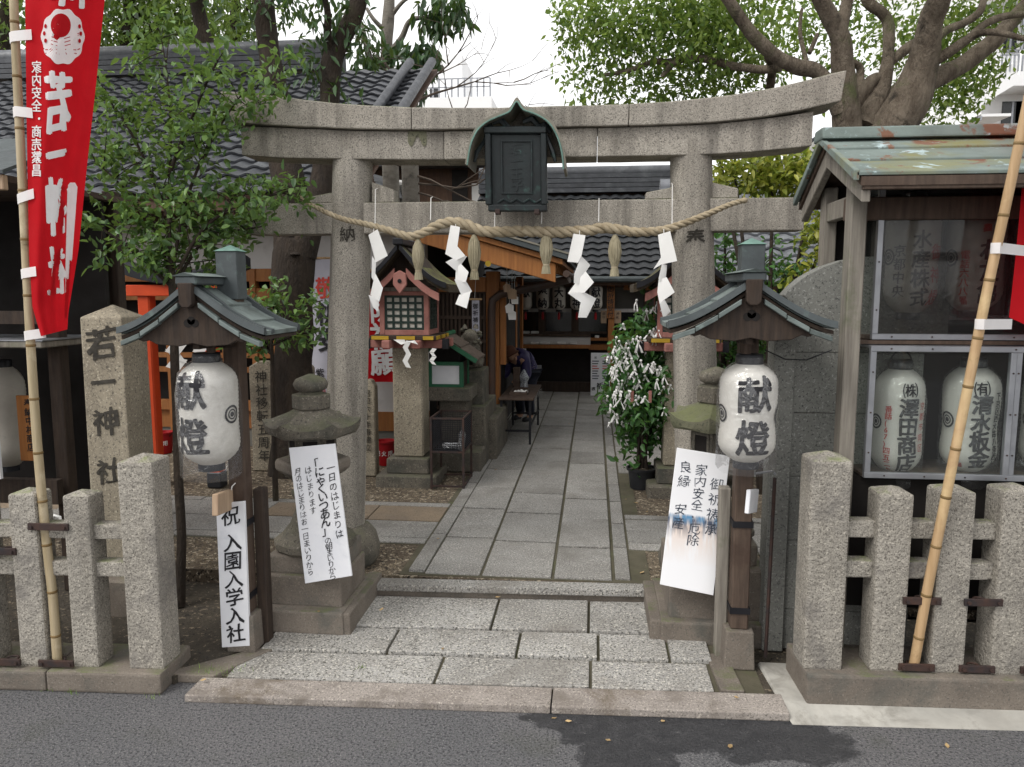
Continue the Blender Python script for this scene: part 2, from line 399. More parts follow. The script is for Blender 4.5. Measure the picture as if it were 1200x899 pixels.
def leafmat(name, c, c2, isl=0.35, trans=0.35, rough=0.4):
    t = NT(name)
    geo = t.n('NewGeometry')
    r = geo.outputs['Random Per Island']
    col = t.mix(c, c2, r)
    v = t.ramp(t.math('FRACT', t.math('MULTIPLY', r, 7.31)), 0, 1, 1 - isl, 1 + isl)
    col = t.n('HueSaturation', {'Value': v, 'Color': col}).outputs[0]
    b = t.n('BsdfPrincipled', {'Base Color': col, 'Roughness': rough, 'Specular IOR Level': 0.45})
    tr = t.n('BsdfTranslucent', {'Color': t.mix(col, H('b7cf3c'), 0.25)})
    return t.out(t.n('MixShader', {0: trans, 1: b.outputs[0], 2: tr.outputs[0]}).outputs[0])
M['leaf_shrub'] = leafmat('shrub_leaf', H('3d5d38'), H('72904e'), 0.35, 0.3, 0.35)
M['leaf_camphor'] = leafmat('camphor_leaf', H('50703a'), H('8fa254'), 0.35, 0.45)
M['leaf_back'] = leafmat('background_leaf', H('476139'), H('7b9350'), 0.35, 0.45)
M['leaf_yellow'] = leafmat('yellow_green_leaf', H('6c7f33'), H('a09f45'), 0.3)
M['leaf_dark'] = leafmat('dark_leaf', H('28402c'), H('44613a'), 0.3, 0.25)
M['leaf_pot'] = leafmat('glossy_leaf', H('2f5530'), H('4f7a3c'), 0.3, 0.25)
M['grass'] = leafmat('grass_blade', H('5a7a34'), H('7f9a48'))
def film(name, gloss=0.10, tint=(1, 1, 1, 1), rough=0.12, haze=0.0, crumple=0.0):
    t = NT(name)
    tr = t.n('BsdfTransparent', {'Color': tint})
    gl = t.n('BsdfGlossy', {'Color': (1, 1, 1, 1), 'Roughness': rough})
    lw = t.n('LayerWeight', {'Blend': 0.35})
    f = t.ramp(lw.outputs['Fresnel'], 0, 1, gloss * 0.55, min(1, gloss * 4))
    if crumple:
        co = coords(t)
        bp = t.n('Bump', {'Strength': crumple, 'Distance': 0.02, 'Height': t.noise(co, 14, 3, 0.5, 1.5)})
        t.put(gl, 'Normal', bp.outputs[0]); t.put(lw, 'Normal', bp.outputs[0])
    s = t.n('MixShader', {0: f, 1: tr.outputs[0], 2: gl.outputs[0]}).outputs[0]
    if haze:
        df = t.n('BsdfDiffuse', {'Color': (0.75, 0.76, 0.78, 1)})
        s = t.n('MixShader', {0: haze, 1: s, 2: df.outputs[0]}).outputs[0]
    return t.out(s)
M['bag'] = film('plastic_bag', 0.085, rough=0.12, haze=0.04, crumple=0.8)
M['glass'] = film('case_glass', 0.03, tint=(0.9, 0.92, 0.91, 1), rough=0.03, haze=0.008, crumple=0.02)
M['glass_smoky'] = film('smoky_acrylic', 0.022, tint=(0.7, 0.7, 0.69, 1), rough=0.05, haze=0.012, crumple=0.03)
M['window'] = mk('window_glass', H('16191b'), H('1f2325'), 1, 0.12, 0.03, 2, spec=0.5, rvar=0.03)
M['bottle'] = film('clear_bottle', 0.25, rough=0.08, haze=0.12)
def asphalt():
    t = NT('asphalt')
    co = t.n('NewGeometry').outputs['Position']
    n1 = t.noise(co, 1.1, 5); sp = t.noise(co, 120, 4, 0.75); s2 = t.noise(co, 85, 3, 0.75)
    col = t.mix(H('676769'), H('757374'), t.ramp(n1, 0.35, 0.65))
    col = t.mix(col, H('a9a7a3'), t.ramp(sp, 0.54, 0.66, 0, 0.9))
    col = t.mix(col, H('2c2c30'), t.ramp(s2, 0.5, 0.62, 0, 0.85))
    col = t.mix(col, H('55564b'), t.ramp(t.noise(co, 2.3, 4), 0.58, 0.75, 0, 0.5))
    # damp patches along the kerb, two puddled shapes with ragged outline
    px = t.n('SeparateXYZ', {0: co})
    wob = t.noise(co, 4.5, 5, 0.6)
    def blob(cx, cy, rx, ry):
        a = t.math('DIVIDE', t.math('SUBTRACT', px.outputs[0], cx), rx)
        b = t.math('DIVIDE', t.math('SUBTRACT', px.outputs[1], cy), ry)
        d = t.math('SQRT', t.math('ADD', t.math('MULTIPLY', a, a), t.math('MULTIPLY', b, b)))
        return t.ramp(t.math('ADD', d, t.math('MULTIPLY', t.math('SUBTRACT', wob, 0.5), 1.6)), 0.94, 1.06, 1, 0)
    wet = t.math('MAXIMUM', blob(0.25, 3.12, 0.50, 0.20), t.math('MAXIMUM', blob(0.16, 2.85, 0.2, 0.36), blob(0.78, 3.1, 0.3, 0.2)))
    col = t.mix(col, H('26272b'), t.math('MULTIPLY', wet, t.ramp(t.noise(co, 14, 4, 0.7), 0.3, 0.7, 0.6, 0.9)))
    col = t.mix(col, H('b9b7b2'), t.math('MULTIPLY', t.math('MULTIPLY', wet, 0.8), t.ramp(t.noise(co, 26, 4, 0.7), 0.66, 0.75)))
    b = t.n('BsdfPrincipled', {'Base Color': col, 'Specular IOR Level': 0.4})
    t.put(b, 'Roughness', t.ramp(wet, 0, 1, 0.88, 0.42))
    h = t.math('ADD', sp, t.math('MULTIPLY', s2, 1.4))
    bp = t.n('Bump', {'Strength': 1.0, 'Distance': 0.012, 'Height': h})
    t.put(b, 'Normal', bp.outputs[0])
    return t.out(b.outputs[0])
M['asphalt'] = asphalt()

# ------------------------------------------------------------------ lettering
GC = {}
def glyph(ch):
    if ch not in GC:
        cu = bpy.data.curves.new('g', 'FONT'); cu.body = ch; cu.size = 1; cu.resolution_u = 3
        ob = bpy.data.objects.new('g', cu)
        me = bpy.data.meshes.new_from_object(ob)
        GC[ch] = ([tuple(q.co) for q in me.vertices], [tuple(p.vertices) for p in me.polygons])
        bpy.data.objects.remove(ob); bpy.data.curves.remove(cu); bpy.data.meshes.remove(me)
    return GC[ch]
BG = {}
def bold_glyph(ch, w):
    k = (ch, w)
    if k not in BG:
        cu = bpy.data.curves.new('g', 'FONT'); cu.body = ch; cu.size = 1; cu.resolution_u = 3; cu.offset = w
        ob = bpy.data.objects.new('g', cu)
        me = bpy.data.meshes.new_from_object(ob)
        BG[k] = ([tuple(q.co) for q in me.vertices], [tuple(p.vertices) for p in me.polygons])
        bpy.data.objects.remove(ob); bpy.data.curves.remove(cu); bpy.data.meshes.remove(me)
    return BG[k]
_v = glyph('国')[0]
EMC = ((min(q[0] for q in _v) + max(q[0] for q in _v)) / 2, (min(q[1] for q in _v) + max(q[1] for q in _v)) / 2)
EMS = max(q[1] for q in _v) - min(q[1] for q in _v)
def letters(cols, mat, parent, place, name='lettering', bold=0.02, wob=0.012, slant=0.05, mirror=False, cut=None, squash=1.0):
    """cols: list of (text, u_centre, v_top, char_height, pitch); place(u, v) -> world point"""
    bm = bmesh.new()
    for text, uc, vt, h, pitch in cols:
        for i, ch, lay in [(i, ch, l) for i, ch in enumerate(text) for l in range(7 if bold > 0.006 else 1)]:
            if ch in ' 　': continue
            vs_, fs = bold_glyph(ch, min(bold, 0.004))
            ox_, oy_ = (0, 0) if lay == 0 else (math.cos(lay * math.pi / 3 + 0.3) * (bold - 0.003), math.sin(lay * math.pi / 3 + 0.3) * (bold - 0.003) * 0.8)
            if lay == 0: ang_ = random.uniform(-0.03, 0.03)
            k = h / EMS; a = ang_
            mp = []
            for q in vs_:
                x = (q[0] - EMC[0]) * k * squash; y = (q[1] - EMC[1]) * k
                w = noise.noise_vector(Vector((x / h * 2.5 + i * 7, y / h * 2.5, len(text) * 3.1 + uc)))
                x += w[0] * wob * h * 4; y += w[1] * wob * h * 4
                y += slant * x + a * x; x -= a * y
                x += ox_ * k; y += oy_ * k
                if mirror: x = -x
                mp.append(bm.verts.new((uc + x, vt - h / 2 - i * pitch + y, lay)))
            for f in fs:
                try: bm.faces.new([mp[j] for j in f])
                except ValueError: pass
    if cut:
        us = [v.co.x for v in bm.verts]; ws = [v.co.y for v in bm.verts]
        for ax, lo, hi in ((0, min(us), max(us)), (1, min(ws), max(ws))):
            q = lo + cut
            while q < hi:
                nrm = (1, 0, 0) if ax == 0 else (0, 1, 0)
                bmesh.ops.bisect_plane(bm, geom=bm.verts[:] + bm.edges[:] + bm.faces[:], plane_co=(q, q, 0), plane_no=nrm)
                q += cut
    o = org(parent)
    for v in bm.verts: v.co = Vector(place(v.co.x, v.co.y)) - o - Vector((0, v.co.z * 0.00025, 0))
    bmesh.ops.recalc_face_normals(bm, faces=bm.faces)
    me = bpy.data.meshes.new(name); bm.to_mesh(me); bm.free()
    me.materials.append(mat)
    ob = bpy.data.objects.new(name, me); sc.collection.objects.link(ob)
    ob.parent = parent; ORG[ob.name] = o
    return ob
def plane_place(O, R, U, N, e=0.002):
    O, R, U, N = map(Vector, (O, R, U, N))
    return lambda u, v: O + R * u + U * v + N * e

# ------------------------------------------------------------------ foliage
def leaves(name, parent, mat, clusters, L=0.05, W=0.022, droop=0.3, fine=False, kind=None):
    """clusters: (centre, radius, count); each leaf is a small folded blade"""
    V = []; Fc = []
    C_ = []; Rr = []
    for c, r, n in clusters:
        g = rng.normal(size=(n, 3)); g /= np.linalg.norm(g, axis=1)[:, None]
        rad = (rng.random(n) ** 0.45)[:, None]
        rr = np.array(r if hasattr(r, '__len__') else (r, r, r))
        C_.append(np.array(c)[None, :] + g * rad * rr)
    C_ = np.concatenate(C_); n = len(C_)
    d = rng.normal(size=(n, 3)); d[:, 2] -= droop * 2; d /= np.linalg.norm(d, axis=1)[:, None]
    s = rng.normal(size=(n, 3)) * 0.6 ; s = np.cross(d, s + np.array([0, 0, 1.0])); s /= (np.linalg.norm(s, axis=1)[:, None] + 1e-9)
    nn = np.cross(s, d)
    l = L * (0.65 + 0.7 * rng.random(n))[:, None]; w = W * (0.7 + 0.6 * rng.random(n))[:, None]
    if fine:
        tpl = [(0, 0, 0), (0.3, 1, 0.25), (0.65, 0.8, 0.2), (1, 0, -0.1), (0.65, -0.8, 0.2), (0.3, -1, 0.25)]
        fc = np.array([(0, 1, 2, 3), (0, 3, 4, 5)])
    else:
        tpl = [(0, 0, 0), (0.45, 1, 0.2), (1, 0, 0), (0.45, -1, 0.2)]
        fc = np.array([(0, 1, 2), (0, 2, 3)])
    k = len(tpl)
    pts = np.stack([C_ + d * l * a + s * w * b * 0.5 + nn * w * c for a, b, c in tpl], axis=1).reshape(-1, 3)
    faces = (np.arange(n)[:, None, None] * k + fc[None]).reshape(-1, fc.shape[1])
    o = np.array(org(parent)); pts = pts - o
    me = bpy.data.meshes.new(name)
    nf, fs = faces.shape
    me.vertices.add(len(pts)); me.vertices.foreach_set('co', pts.astype(np.float32).ravel())
    me.loops.add(nf * fs); me.loops.foreach_set('vertex_index', faces.astype(np.int32).ravel())
    me.polygons.add(nf); me.polygons.foreach_set('loop_start', np.arange(0, nf * fs, fs, dtype=np.int32))
    me.update(calc_edges=True); me.validate()
    me.materials.append(mat)
    ob = bpy.data.objects.new(name, me); sc.collection.objects.link(ob)
    ORG[ob.name] = org(parent)
    if parent: ob.parent = parent
    if kind: ob['kind'] = kind
    return ob
def smooth_path(pts, rad, k=4, wob=0.0):
    pts = [Vector(p) for p in pts]; out = []; ro = []
    n = len(pts)
    for i in range(n - 1):
        p0, p1, p2, p3 = pts[max(i - 1, 0)], pts[i], pts[i + 1], pts[min(i + 2, n - 1)]
        for j in range(k):
            t = j / k
            q = 0.5 * ((2 * p1) + (p2 - p0) * t + (2 * p0 - 5 * p1 + 4 * p2 - p3) * t * t + (3 * p1 - p0 - 3 * p2 + p3) * t ** 3)
            r = rad[i] * (1 - t) + rad[i + 1] * t
            if wob: q = q + Vector(noise.noise_vector(q * 2.3)) * wob * r; r *= 1 + 0.12 * noise.noise(q * 3.1)
            out.append(q); ro.append(r)
    out.append(pts[-1]); ro.append(rad[-1])
    return out, ro
# ================================================================== SETTING: ground, road, paving
def sheet(name, mat, pts, z, label, cat='ground'):
    o = MB().add([(x, y, z) for x, y in pts], [tuple(range(len(pts)))]).build(name, mat)
    return tag(o, label, cat, kind='structure')
sheet('terrain', M['soil'], [(-900, -900), (900, -900), (900, 900), (-900, 900)], -0.03, 'wide flat ground reaching to the horizon', 'terrain')
sheet('road', M['asphalt'], [(-60, -9), (60, -9), (60, SY(60, 0.35)), (-60, SY(-60, 0.35))], 0.0, 'grey asphalt road in front of the shrine entrance', 'road')
# ground inside the precinct: thick body of earth with its top at ZI
g = MB()
g.box(-14, P(430, 600, z=ZI).x + 0.0, 4.38, 40, 0.0, ZI - 0.006)
g.box(P(430, 600, z=ZI).x, 14, 4.40, 40, 0.0, ZI - 0.006)
tag(g.build('shrine_ground', M['gravel']), 'brown earth and gravel ground inside the shrine precinct', 'ground', kind='structure')
g = MB(); g.hexa([(-14, SY(-14, 0.1), 0), (-1.95, SY(-1.95, 0.1), 0), (-1.2, 4.385, 0), (-14, 4.385, 0), (-14, SY(-14, 0.1), .04), (-1.95, SY(-1.95, 0.1), .04), (-1.2, 4.385, .04), (-14, 4.385, .04)])
tag(g.build('planting_strip', M['soil'], jit=0.0), 'dark bare soil strip behind the left stone fence', 'ground', kind='structure')
g = MB(); g.box(0.28, 14, 3.36, 4.31, 0.0, 0.023)
tag(g.build('side_strip', M['soil']), 'dark damp soil strip behind the right stone fence', 'ground', kind='structure')

def quad_slab(parent, name, mat, q, z0, z1, bev=0.006, gap=0.005, gy=None):
    c = sum((Vector((x, y)) for x, y in q), Vector((0, 0))) / 4
    q2 = []
    for x, y in q:
        d = Vector((x, y)) - c
        q2.append(c + Vector((d.x - math.copysign(gap, d.x), d.y - math.copysign(gap if gy is None else gy, d.y))))
    dz = random.uniform(-0.004, 0.004)
    tz = [random.uniform(-0.0025, 0.0025) for _ in range(4)]
    mb = MB().hexa([(p.x, p.y, z0) for p in q2] + [(p.x, p.y, z1 + dz + tz[i]) for i, p in enumerate(q2)])
    return mb.build(name, mat, parent, bevel=bev, seg=2)

# entrance apron: kerb stones, three courses of granite slabs, top step
ap = tag(MB().hexa([(-1.97, 3.30, 0), (0.80, 3.36, 0), (0.8, 4.36, 0), (-1.97, 4.36, 0), (-1.97, 3.30, 0.022), (0.80, 3.36, 0.022), (0.8, 4.36, 0.044), (-1.97, 4.36, 0.044)]).build('entrance_apron', M['joint']), 'sloping entrance apron paved with large speckled granite slabs', 'pavement', kind='structure')
def sq(xa, xb, oa, ob):        # street-parallel quad
    return [(xa, SY(xa, oa)), (xb, SY(xb, oa)), (xb, SY(xb, ob)), (xa, SY(xa, ob))]
kx = [P(x, 832, z=0.04).x for x in (196, 645, 925)]
for a, b in zip(kx, kx[1:]):
    quad_slab(ap, 'kerb_stone', M['kerb'], sq(a, b, -0.055, 0.115), 0.0, 0.036, 0.006, 0.003)
row_y = [0.115, 0.385, 0.66, 1.07]
rows = [[265, 512, 692, 833], [310, 459, 608, 701, 781, 829], [400, 581, 690, 768]]
row_py = [790, 752, 715]
for r, (xs, py) in enumerate(zip(rows, row_py)):
    z1 = 0.041 + 0.011 * r
    zr = [P(x, py, z=z1).x for x in xs]
    for a, b in zip(zr, zr[1:]):
        hi = row_y[r + 1]
        quad_slab(ap, 'slab', M['slab_apron'], sq(a, b, row_y[r], hi), 0.0, z1, 0.006, 0.007)
# darker mortar-smeared border stones at the left and right of the apron
bx = [P(x, 780, z=0.045).x for x in (200, 262)]
a = P(240, 785, z=0.045).x
quad_slab(ap, 'slab', M['granite_base'], [(bx[0] - 0.02, SY(bx[0], 0.115)), (bx[1], SY(bx[1], 0.115)), (P(312, 770, z=.05).x, SY(-1.4, 0.40)), (P(290, 770, z=.05).x, SY(-1.5, 0.40))], 0.0, 0.046, 0.006, 0.002)
quad_slab(ap, 'slab', M['granite_base'], [(P(838, 790, z=.045).x, SY(0.6, 0.12)), (P(868, 795, z=.045).x, SY(0.7, 0.12)), (P(848, 757, z=.045).x, SY(0.7, 0.48)), (P(824, 757, z=.045).x, SY(0.6, 0.48))], 0.0, 0.044, 0.006, 0.002)
sa, sb = P(441, 690, z=ZI).x, P(763, 690, z=ZI).x
st = [(sa - 0.05, SY(sa, 1.06)), (sb, SY(sb, 1.06)), (sb, SY(sb, 1.17)), (sa - 0.05, SY(sa, 1.17))]
quad_slab(ap, 'step_stone', M['slab_apron'], st, ZI - 0.042, ZI, 0.008, 0.0)
quad_slab(ap, 'step_riser', M['granite_base'], [(x, y + 0.022) for x, y in st], 0.0, ZI - 0.044, 0.004, 0.0)

# path: columns of slabs running to the shrine office
path = tag(MB().box(-1.16, 0.36, 4.42, 13.0, 0.0, ZI - 0.002).build('shrine_path', M['joint']), 'straight stone path of granite slabs leading to the office', 'path', kind='structure')
def PX(x): return P(x, 622, z=ZI).x
cols = [(510, 527, 0.75, 'slab'), (527.5, 583.5, 0.62, 'slab'), (585, 654.5, 0.66, 'slab'), (656.5, 714, 0.62, 'slab'), (716.5, 732, 0.6, 'slab')]
ZT = ZI + 0.012
for i, (xa, xb, ln, mt) in enumerate(cols):
    y = 4.43 + (0.0 if i in (1, 2, 3) else 0.02); k = 0
    while y < 12.9:
        L = ln * random.uniform(0.86, 1.14)
        y2 = min(y + L, 12.9)
        a, b = PX(xa), PX(xb)
        quad_slab(path, 'slab', M['slab'], [(a, y), (b, y), (b, y2), (a, y2)], ZI - 0.03, ZT, 0.005, 0.004 if i in (1, 2, 3) else 0.003, 0.011)
        y = y2; k += 1
# side paving: cross path to the left, short cross path and far paving on the right
cp = tag(MB().box(-6.6, PX(510) - 0.01, 4.97, 6.0, 0.0, ZI - 0.003).build('cross_path', M['joint']), 'low paved cross path running left from the main path', 'path', kind='structure')
xl = PX(510) - 0.012
for r, (ya, yb) in enumerate([(4.98, 5.1), (5.1, 5.48), (5.48, 5.86), (5.86, 5.97)]):
    x = xl
    while x > -6.5:
        L = random.uniform(0.5, 0.95) * (1.2 if r in (0, 3) else 1)
        quad_slab(cp, 'slab', M['slab_brown'] if r == 2 and random.random() < 0.6 else M['slab'], [(max(x - L, -6.5), ya), (x, ya), (x, yb), (max(x - L, -6.5), yb)], ZI - 0.03, ZI + 0.006, 0.005, 0.004, 0.007)
        x -= L
rp = tag(MB().box(PX(733), 2.6, 5.0, 5.82, 0.0, ZI - 0.003).build('cross_path', M['joint']), 'short paved cross path right of the main path', 'path', kind='structure')
for r, (ya, yb) in enumerate([(5.0, 5.14), (5.14, 5.42), (5.42, 5.7), (5.7, 5.81)]):
    x = PX(733.5)
    while x < 2.5:
        L = random.uniform(0.7, 1.1)
        quad_slab(rp, 'slab', M['slab'], [(x, ya), (min(x + L, 2.5), ya), (min(x + L, 2.5), yb), (x, yb)], ZI - 0.03, ZI + 0.006, 0.005, 0.004, 0.007)
        x += L
fp = tag(MB().box(PX(733), 3.4, 7.15, 13.2, 0.0, ZI - 0.003).build('courtyard_paving', M['joint']), 'grey slab paving of the courtyard right of the path', 'pavement', kind='structure')
y = 7.17
while y < 12.9:
    x = PX(733.5); L2 = random.uniform(0.55, 0.8)
    while x < 3.3:
        L = random.uniform(0.6, 0.9)
        quad_slab(fp, 'slab', M['slab'], [(x, y), (x + L, y), (x + L, y + L2), (x, y + L2)], ZI - 0.03, ZI + 0.006, 0.005, 0.004, 0.007)
        x += L
    y += L2
lp = tag(MB().box(-1.9, PX(510) - 0.01, 7.35, 13.2, 0.0, ZI - 0.003).build('courtyard_paving', M['joint']), 'grey slab paving left of the path beside the table', 'pavement', kind='structure')
y = 7.37
while y < 12.9:
    x = -1.88; L2 = random.uniform(0.5, 0.8)
    L = random.uniform(0.4, 0.5)
    quad_slab(lp, 'slab', M['slab'], [(x, y), (x + L, y), (x + L, y + L2), (x, y + L2)], ZI - 0.03, ZI + 0.006, 0.005, 0.004, 0.007)
    quad_slab(lp, 'slab', M['slab'], [(x + L, y), (xl - 0.002, y), (xl - 0.002, y + L2), (x + L, y + L2)], ZI - 0.03, ZI + 0.006, 0.005, 0.004, 0.007)
    y += L2
# concrete haunch in front of the right fence
cx0 = 0.845
q = MB()
pts_t = [(cx0, SY(cx0, 0.06)), (3.6, SY(3.6, 0.06)), (3.6, SY(3.6, 0.3)), (cx0 - 0.02, SY(cx0, 0.42))]
pts_b = [(cx0 + 0.02, SY(cx0, -0.085)), (3.6, SY(3.6, -0.06)), (3.6, SY(3.6, 0.3)), (cx0 - 0.03, SY(cx0, 0.42))]
q.hexa([(x, y, 0.0) for x, y in pts_b] + [(x, y, 0.034) for x, y in pts_t])
tag(q.build('concrete_strip', M['concrete'], bevel=0.008, jit=0.006), 'pale concrete strip below the right stone fence', 'pavement', kind='structure')

# ================================================================== STONE FENCES
FA = math.atan(SL)
FX, FN = Vector((math.cos(FA), math.sin(FA), 0)), Vector((-math.sin(FA), math.cos(FA), 0))
def fence_frame(x, off):
    return Vector((x, SY(x, off), 0))
def fpost(th, x0, x1, off, z0, z1, peak, bev=0.012, name='post'):
    w = x1 - x0
    p = fence_frame((x0 + x1) / 2, off + w / 2)
    mb = MB(); h = w / 2
    base = [p - FX * h - FN * h, p + FX * h - FN * h, p + FX * h + FN * h, p - FX * h + FN * h]
    top = [q + Vector((0, 0, z1)) for q in base]; bot = [q + Vector((0, 0, z0)) for q in base]
    ap_ = p + Vector((0, 0, z1 + peak))
    mb.add(bot + top + [ap_], [(3, 2, 1, 0), (0, 1, 5, 4), (1, 2, 6, 5), (2, 3, 7, 6), (3, 0, 4, 7), (4, 5, 8), (5, 6, 8), (6, 7, 8), (7, 4, 8)])
    return mb.build(name, M['granite_fence'], th, bevel=bev, seg=2, jit=0.004)
def frail(th, x0, x1, off, d, z0, z1, name='rail', mat=None, bev=0.008):
    a = fence_frame(x0, off); b = fence_frame(x1, off)
    q = [a, b, b + FN * d, a + FN * d]
    mb = MB().hexa([v + Vector((0, 0, z0)) for v in q] + [v + Vector((0, 0, z1)) for v in q])
    return mb.build(name, mat or M['granite_fence'], th, bevel=bev, seg=2, jit=0.003)
def bracket(th, x0, x1, off, z, ring_x=None, rusty=True, hr=0.028):
    a = frail(th, x0, x1, off - 0.012, 0.012, z - 0.016, z + 0.016, 'bracket', M['iron'], 0.002)
    for x in (x0 + 0.018, x1 - 0.018):
        p = fence_frame(x, off - 0.014)
        MB().tube([p + Vector((0, 0, z)), p - FN * 0.008 + Vector((0, 0, z))], 0.008, 8).build('bolt', M['iron'], a)
    p = fence_frame(ring_x if ring_x is not None else (x0 + x1) / 2, off + 0.028) + Vector((0, 0, z))
    MB().tube([p + Vector((math.cos(t) * hr, math.sin(t) * hr, 0)) for t in np.linspace(0, 2 * math.pi, 17)], 0.005, 6).build('ring', M['iron'], a)
    return a
GF = 'stone fences beside the entrance'
def pxX(x, y, off):            # x of a photo pixel on the street-parallel plane at offset off
    X = -1.0
    for _ in range(6): X = P(x, y, Y=SY(X, off)).x
    return X
def pxZ(x, y, off):
    return P(x, y, Y=SY(pxX(x, y, off), off)).z
# left fence
fl = thing('stone_fence', 'rough granite post and rail fence left of the entrance holding a leaning bamboo pole', 'fence', (-2.6, 3.2, 0), GF)
xr = pxX(188, 798, 0.0)
frail(fl, -6.5, xr - 0.55, 0.0, 0.30, 0.0, 0.098, 'base_stone', M['granite_base'], 0.012)
frail(fl, xr - 0.545, xr, 0.0, 0.30, 0.0, 0.1, 'base_stone', M['granite_base'], 0.012)
LP = []
for x0, x1, yt, off in [(135, 177, 543, 0.05), (72.5, 103, 582, 0.055), (8.5, 40, 580, 0.055)]:
    a, b = pxX(x0, yt, off), pxX(x1, yt, off)
    LP.append((a, b, pxZ((x0 + x1) / 2, yt, off)))
for i, (a, b, z) in enumerate(LP):
    fpost(fl, a, b, 0.05, 0.095, z, 0.03 if i == 0 else 0.022)
dx = LP[1][0] - LP[2][0]
for k in range(1, 14):
    fpost(fl, LP[2][0] - dx * k, LP[2][1] - dx * k, 0.05, 0.095, LP[2][2], 0.022)
ends = [LP[0], LP[1], LP[2]] + [(LP[2][0] - dx * k, LP[2][1] - dx * k, 0) for k in range(1, 14)]
zr1, zr2 = pxZ(120, 624, 0.07), pxZ(120, 668, 0.07)
for A, B in zip(ends, ends[1:]):
    for zc in (zr1, zr2):
        frail(fl, B[1] - 0.002, A[0] + 0.002, 0.075, 0.075, zc - 0.035, zc + 0.035)
zb1 = pxZ(55, 617, 0.05)
bracket(fl, LP[2][1] - 0.03, LP[1][0] + 0.03, 0.05, zb1, pxX(50, 617, 0.05))
bracket(fl, LP[2][1] - 0.02, LP[1][0] + 0.02, 0.035, 0.125, pxX(66, 768, 0.05))
bracket(fl, LP[2][0] - dx + 0.14, LP[2][0] + 0.03, 0.05, zb1 - 0.12)
bracket(fl, LP[2][0] - dx + 0.14, LP[2][0] + 0.02, 0.035, 0.125)
# right fence
fr = thing('stone_fence', 'rough granite post and rail fence right of the entrance on pale concrete', 'fence', (1.7, 3.35, 0.02), GF)
xa = pxX(945, 822, 0.045)
frail(fr, xa, xa + 1.6, 0.045, 0.32, 0.02, 0.165, 'base_stone', M['granite_base'], 0.012)
frail(fr, xa + 1.605, xa + 3.4, 0.045, 0.32, 0.02, 0.163, 'base_stone', M['granite_base'], 0.012)
RP = []
for x0, x1, yt in [(951.5, 999, 541), (1031, 1071, 580), (1103, 1144, 578), (1176, 1218, 577)]:
    a, b = pxX(x0, yt, 0.1), pxX(x1, yt, 0.1)
    RP.append((a, b, pxZ((x0 + x1) / 2, yt, 0.1)))
dx = RP[3][0] - RP[2][0]
for k in range(1, 6): RP.append((RP[3][0] + dx * k, RP[3][1] + dx * k, RP[3][2]))
for i, (a, b, z) in enumerate(RP):
    fpost(fr, a, b, 0.1, 0.16, z, 0.035 if i == 0 else 0.025)
zr1, zr2 = pxZ(1015, 621, 0.13), pxZ(1015, 668, 0.13)
for A, B in zip(RP, RP[1:]):
    for zc in (zr1, zr2):
        frail(fr, A[1] - 0.002, B[0] + 0.002, 0.135, 0.075, zc - 0.038, zc + 0.038)
zb = pxZ(1085, 704, 0.1)
for i in (1, 2, 3, 4):
    bracket(fr, RP[i][1] - 0.02, RP[i + 1][0] + 0.03, 0.1, zb, hr=0.024, ring_x=pxX(1083, 702, 0.1) if i == 1 else None)
    bracket(fr, RP[i][1] - 0.02, RP[i + 1][0] + 0.02, 0.1, 0.19, hr=0.024, ring_x=pxX(1073, 768, 0.1) if i == 1 else None)

# ================================================================== TORII
YT = 4.62
to = thing('torii_gate', 'grey granite torii gate with upswept lintel over the path', 'gate', ((P(403, 640, YT).x + P(819, 650, YT).x) / 2, YT, ZI))
def pillar(tx, ty, bx_, by, label):
    a, b = P(bx_, by, YT), P(tx, ty, YT)
    d = (b - a) / (b.z - a.z)
    p0 = a + d * (ZI + 0.10 - a.z); p1 = a + d * (P(tx, ty - 5, YT).z + 0.03 - a.z)
    n = 14
    pts = [p0 + (p1 - p0) * (i / n) for i in range(n + 1)]
    ob = MB().tube(pts, [0.131 - 0.013 * i / n for i in range(n + 1)], 36).build('pillar', M['granite'], to, smooth=40, label=label)
    pr = [(0.02, 0.0), (0.2, 0.0), (0.235, 0.05), (0.24, 0.12), (0.21, 0.2), (0.165, 0.25), (0.12, 0.27)]
    MB().lathe((p0.x, YT, ZI - 0.02), pr, 28, rmod=lambda t, z: 1 + 0.1 * noise.noise(Vector((math.cos(t) * 1.5, math.sin(t) * 1.5, z * 5 + bx_)))).build('base_stone', M['lantern_stone'], to, smooth=60)
    return p0, p1, d
LPp = pillar(413.5, 190, 402.5, 640, 'granite pillar with a carved character on the left')
RPp = pillar(809.5, 178, 818.5, 650, 'granite pillar with a carved character on the right')
def stations(px, Y):
    return [(P(x, yb, Y).x, P(x, yb, Y).z, P(x, yt, Y).z) for x, yb, yt in px]
def interp(sts, x):
    for a, b in zip(sts, sts[1:]):
        if a[0] <= x <= b[0]:
            t = (x - a[0]) / (b[0] - a[0]); t2 = t
            return a[1] + (b[1] - a[1]) * t2, a[2] + (b[2] - a[2]) * t2
    e = sts[0] if x < sts[0][0] else sts[-1]
    return e[1], e[2]
def smooth_st(sts, n=60):
    xs = np.linspace(sts[0][0], sts[-1][0], n)
    zz = np.array([interp(sts, x) for x in xs])
    for _ in range(5):
        zz[1:-1] = zz[1:-1] * 0.5 + (zz[:-2] + zz[2:]) * 0.25
    return [(x, z[0], z[1]) for x, z in zip(xs, zz)]
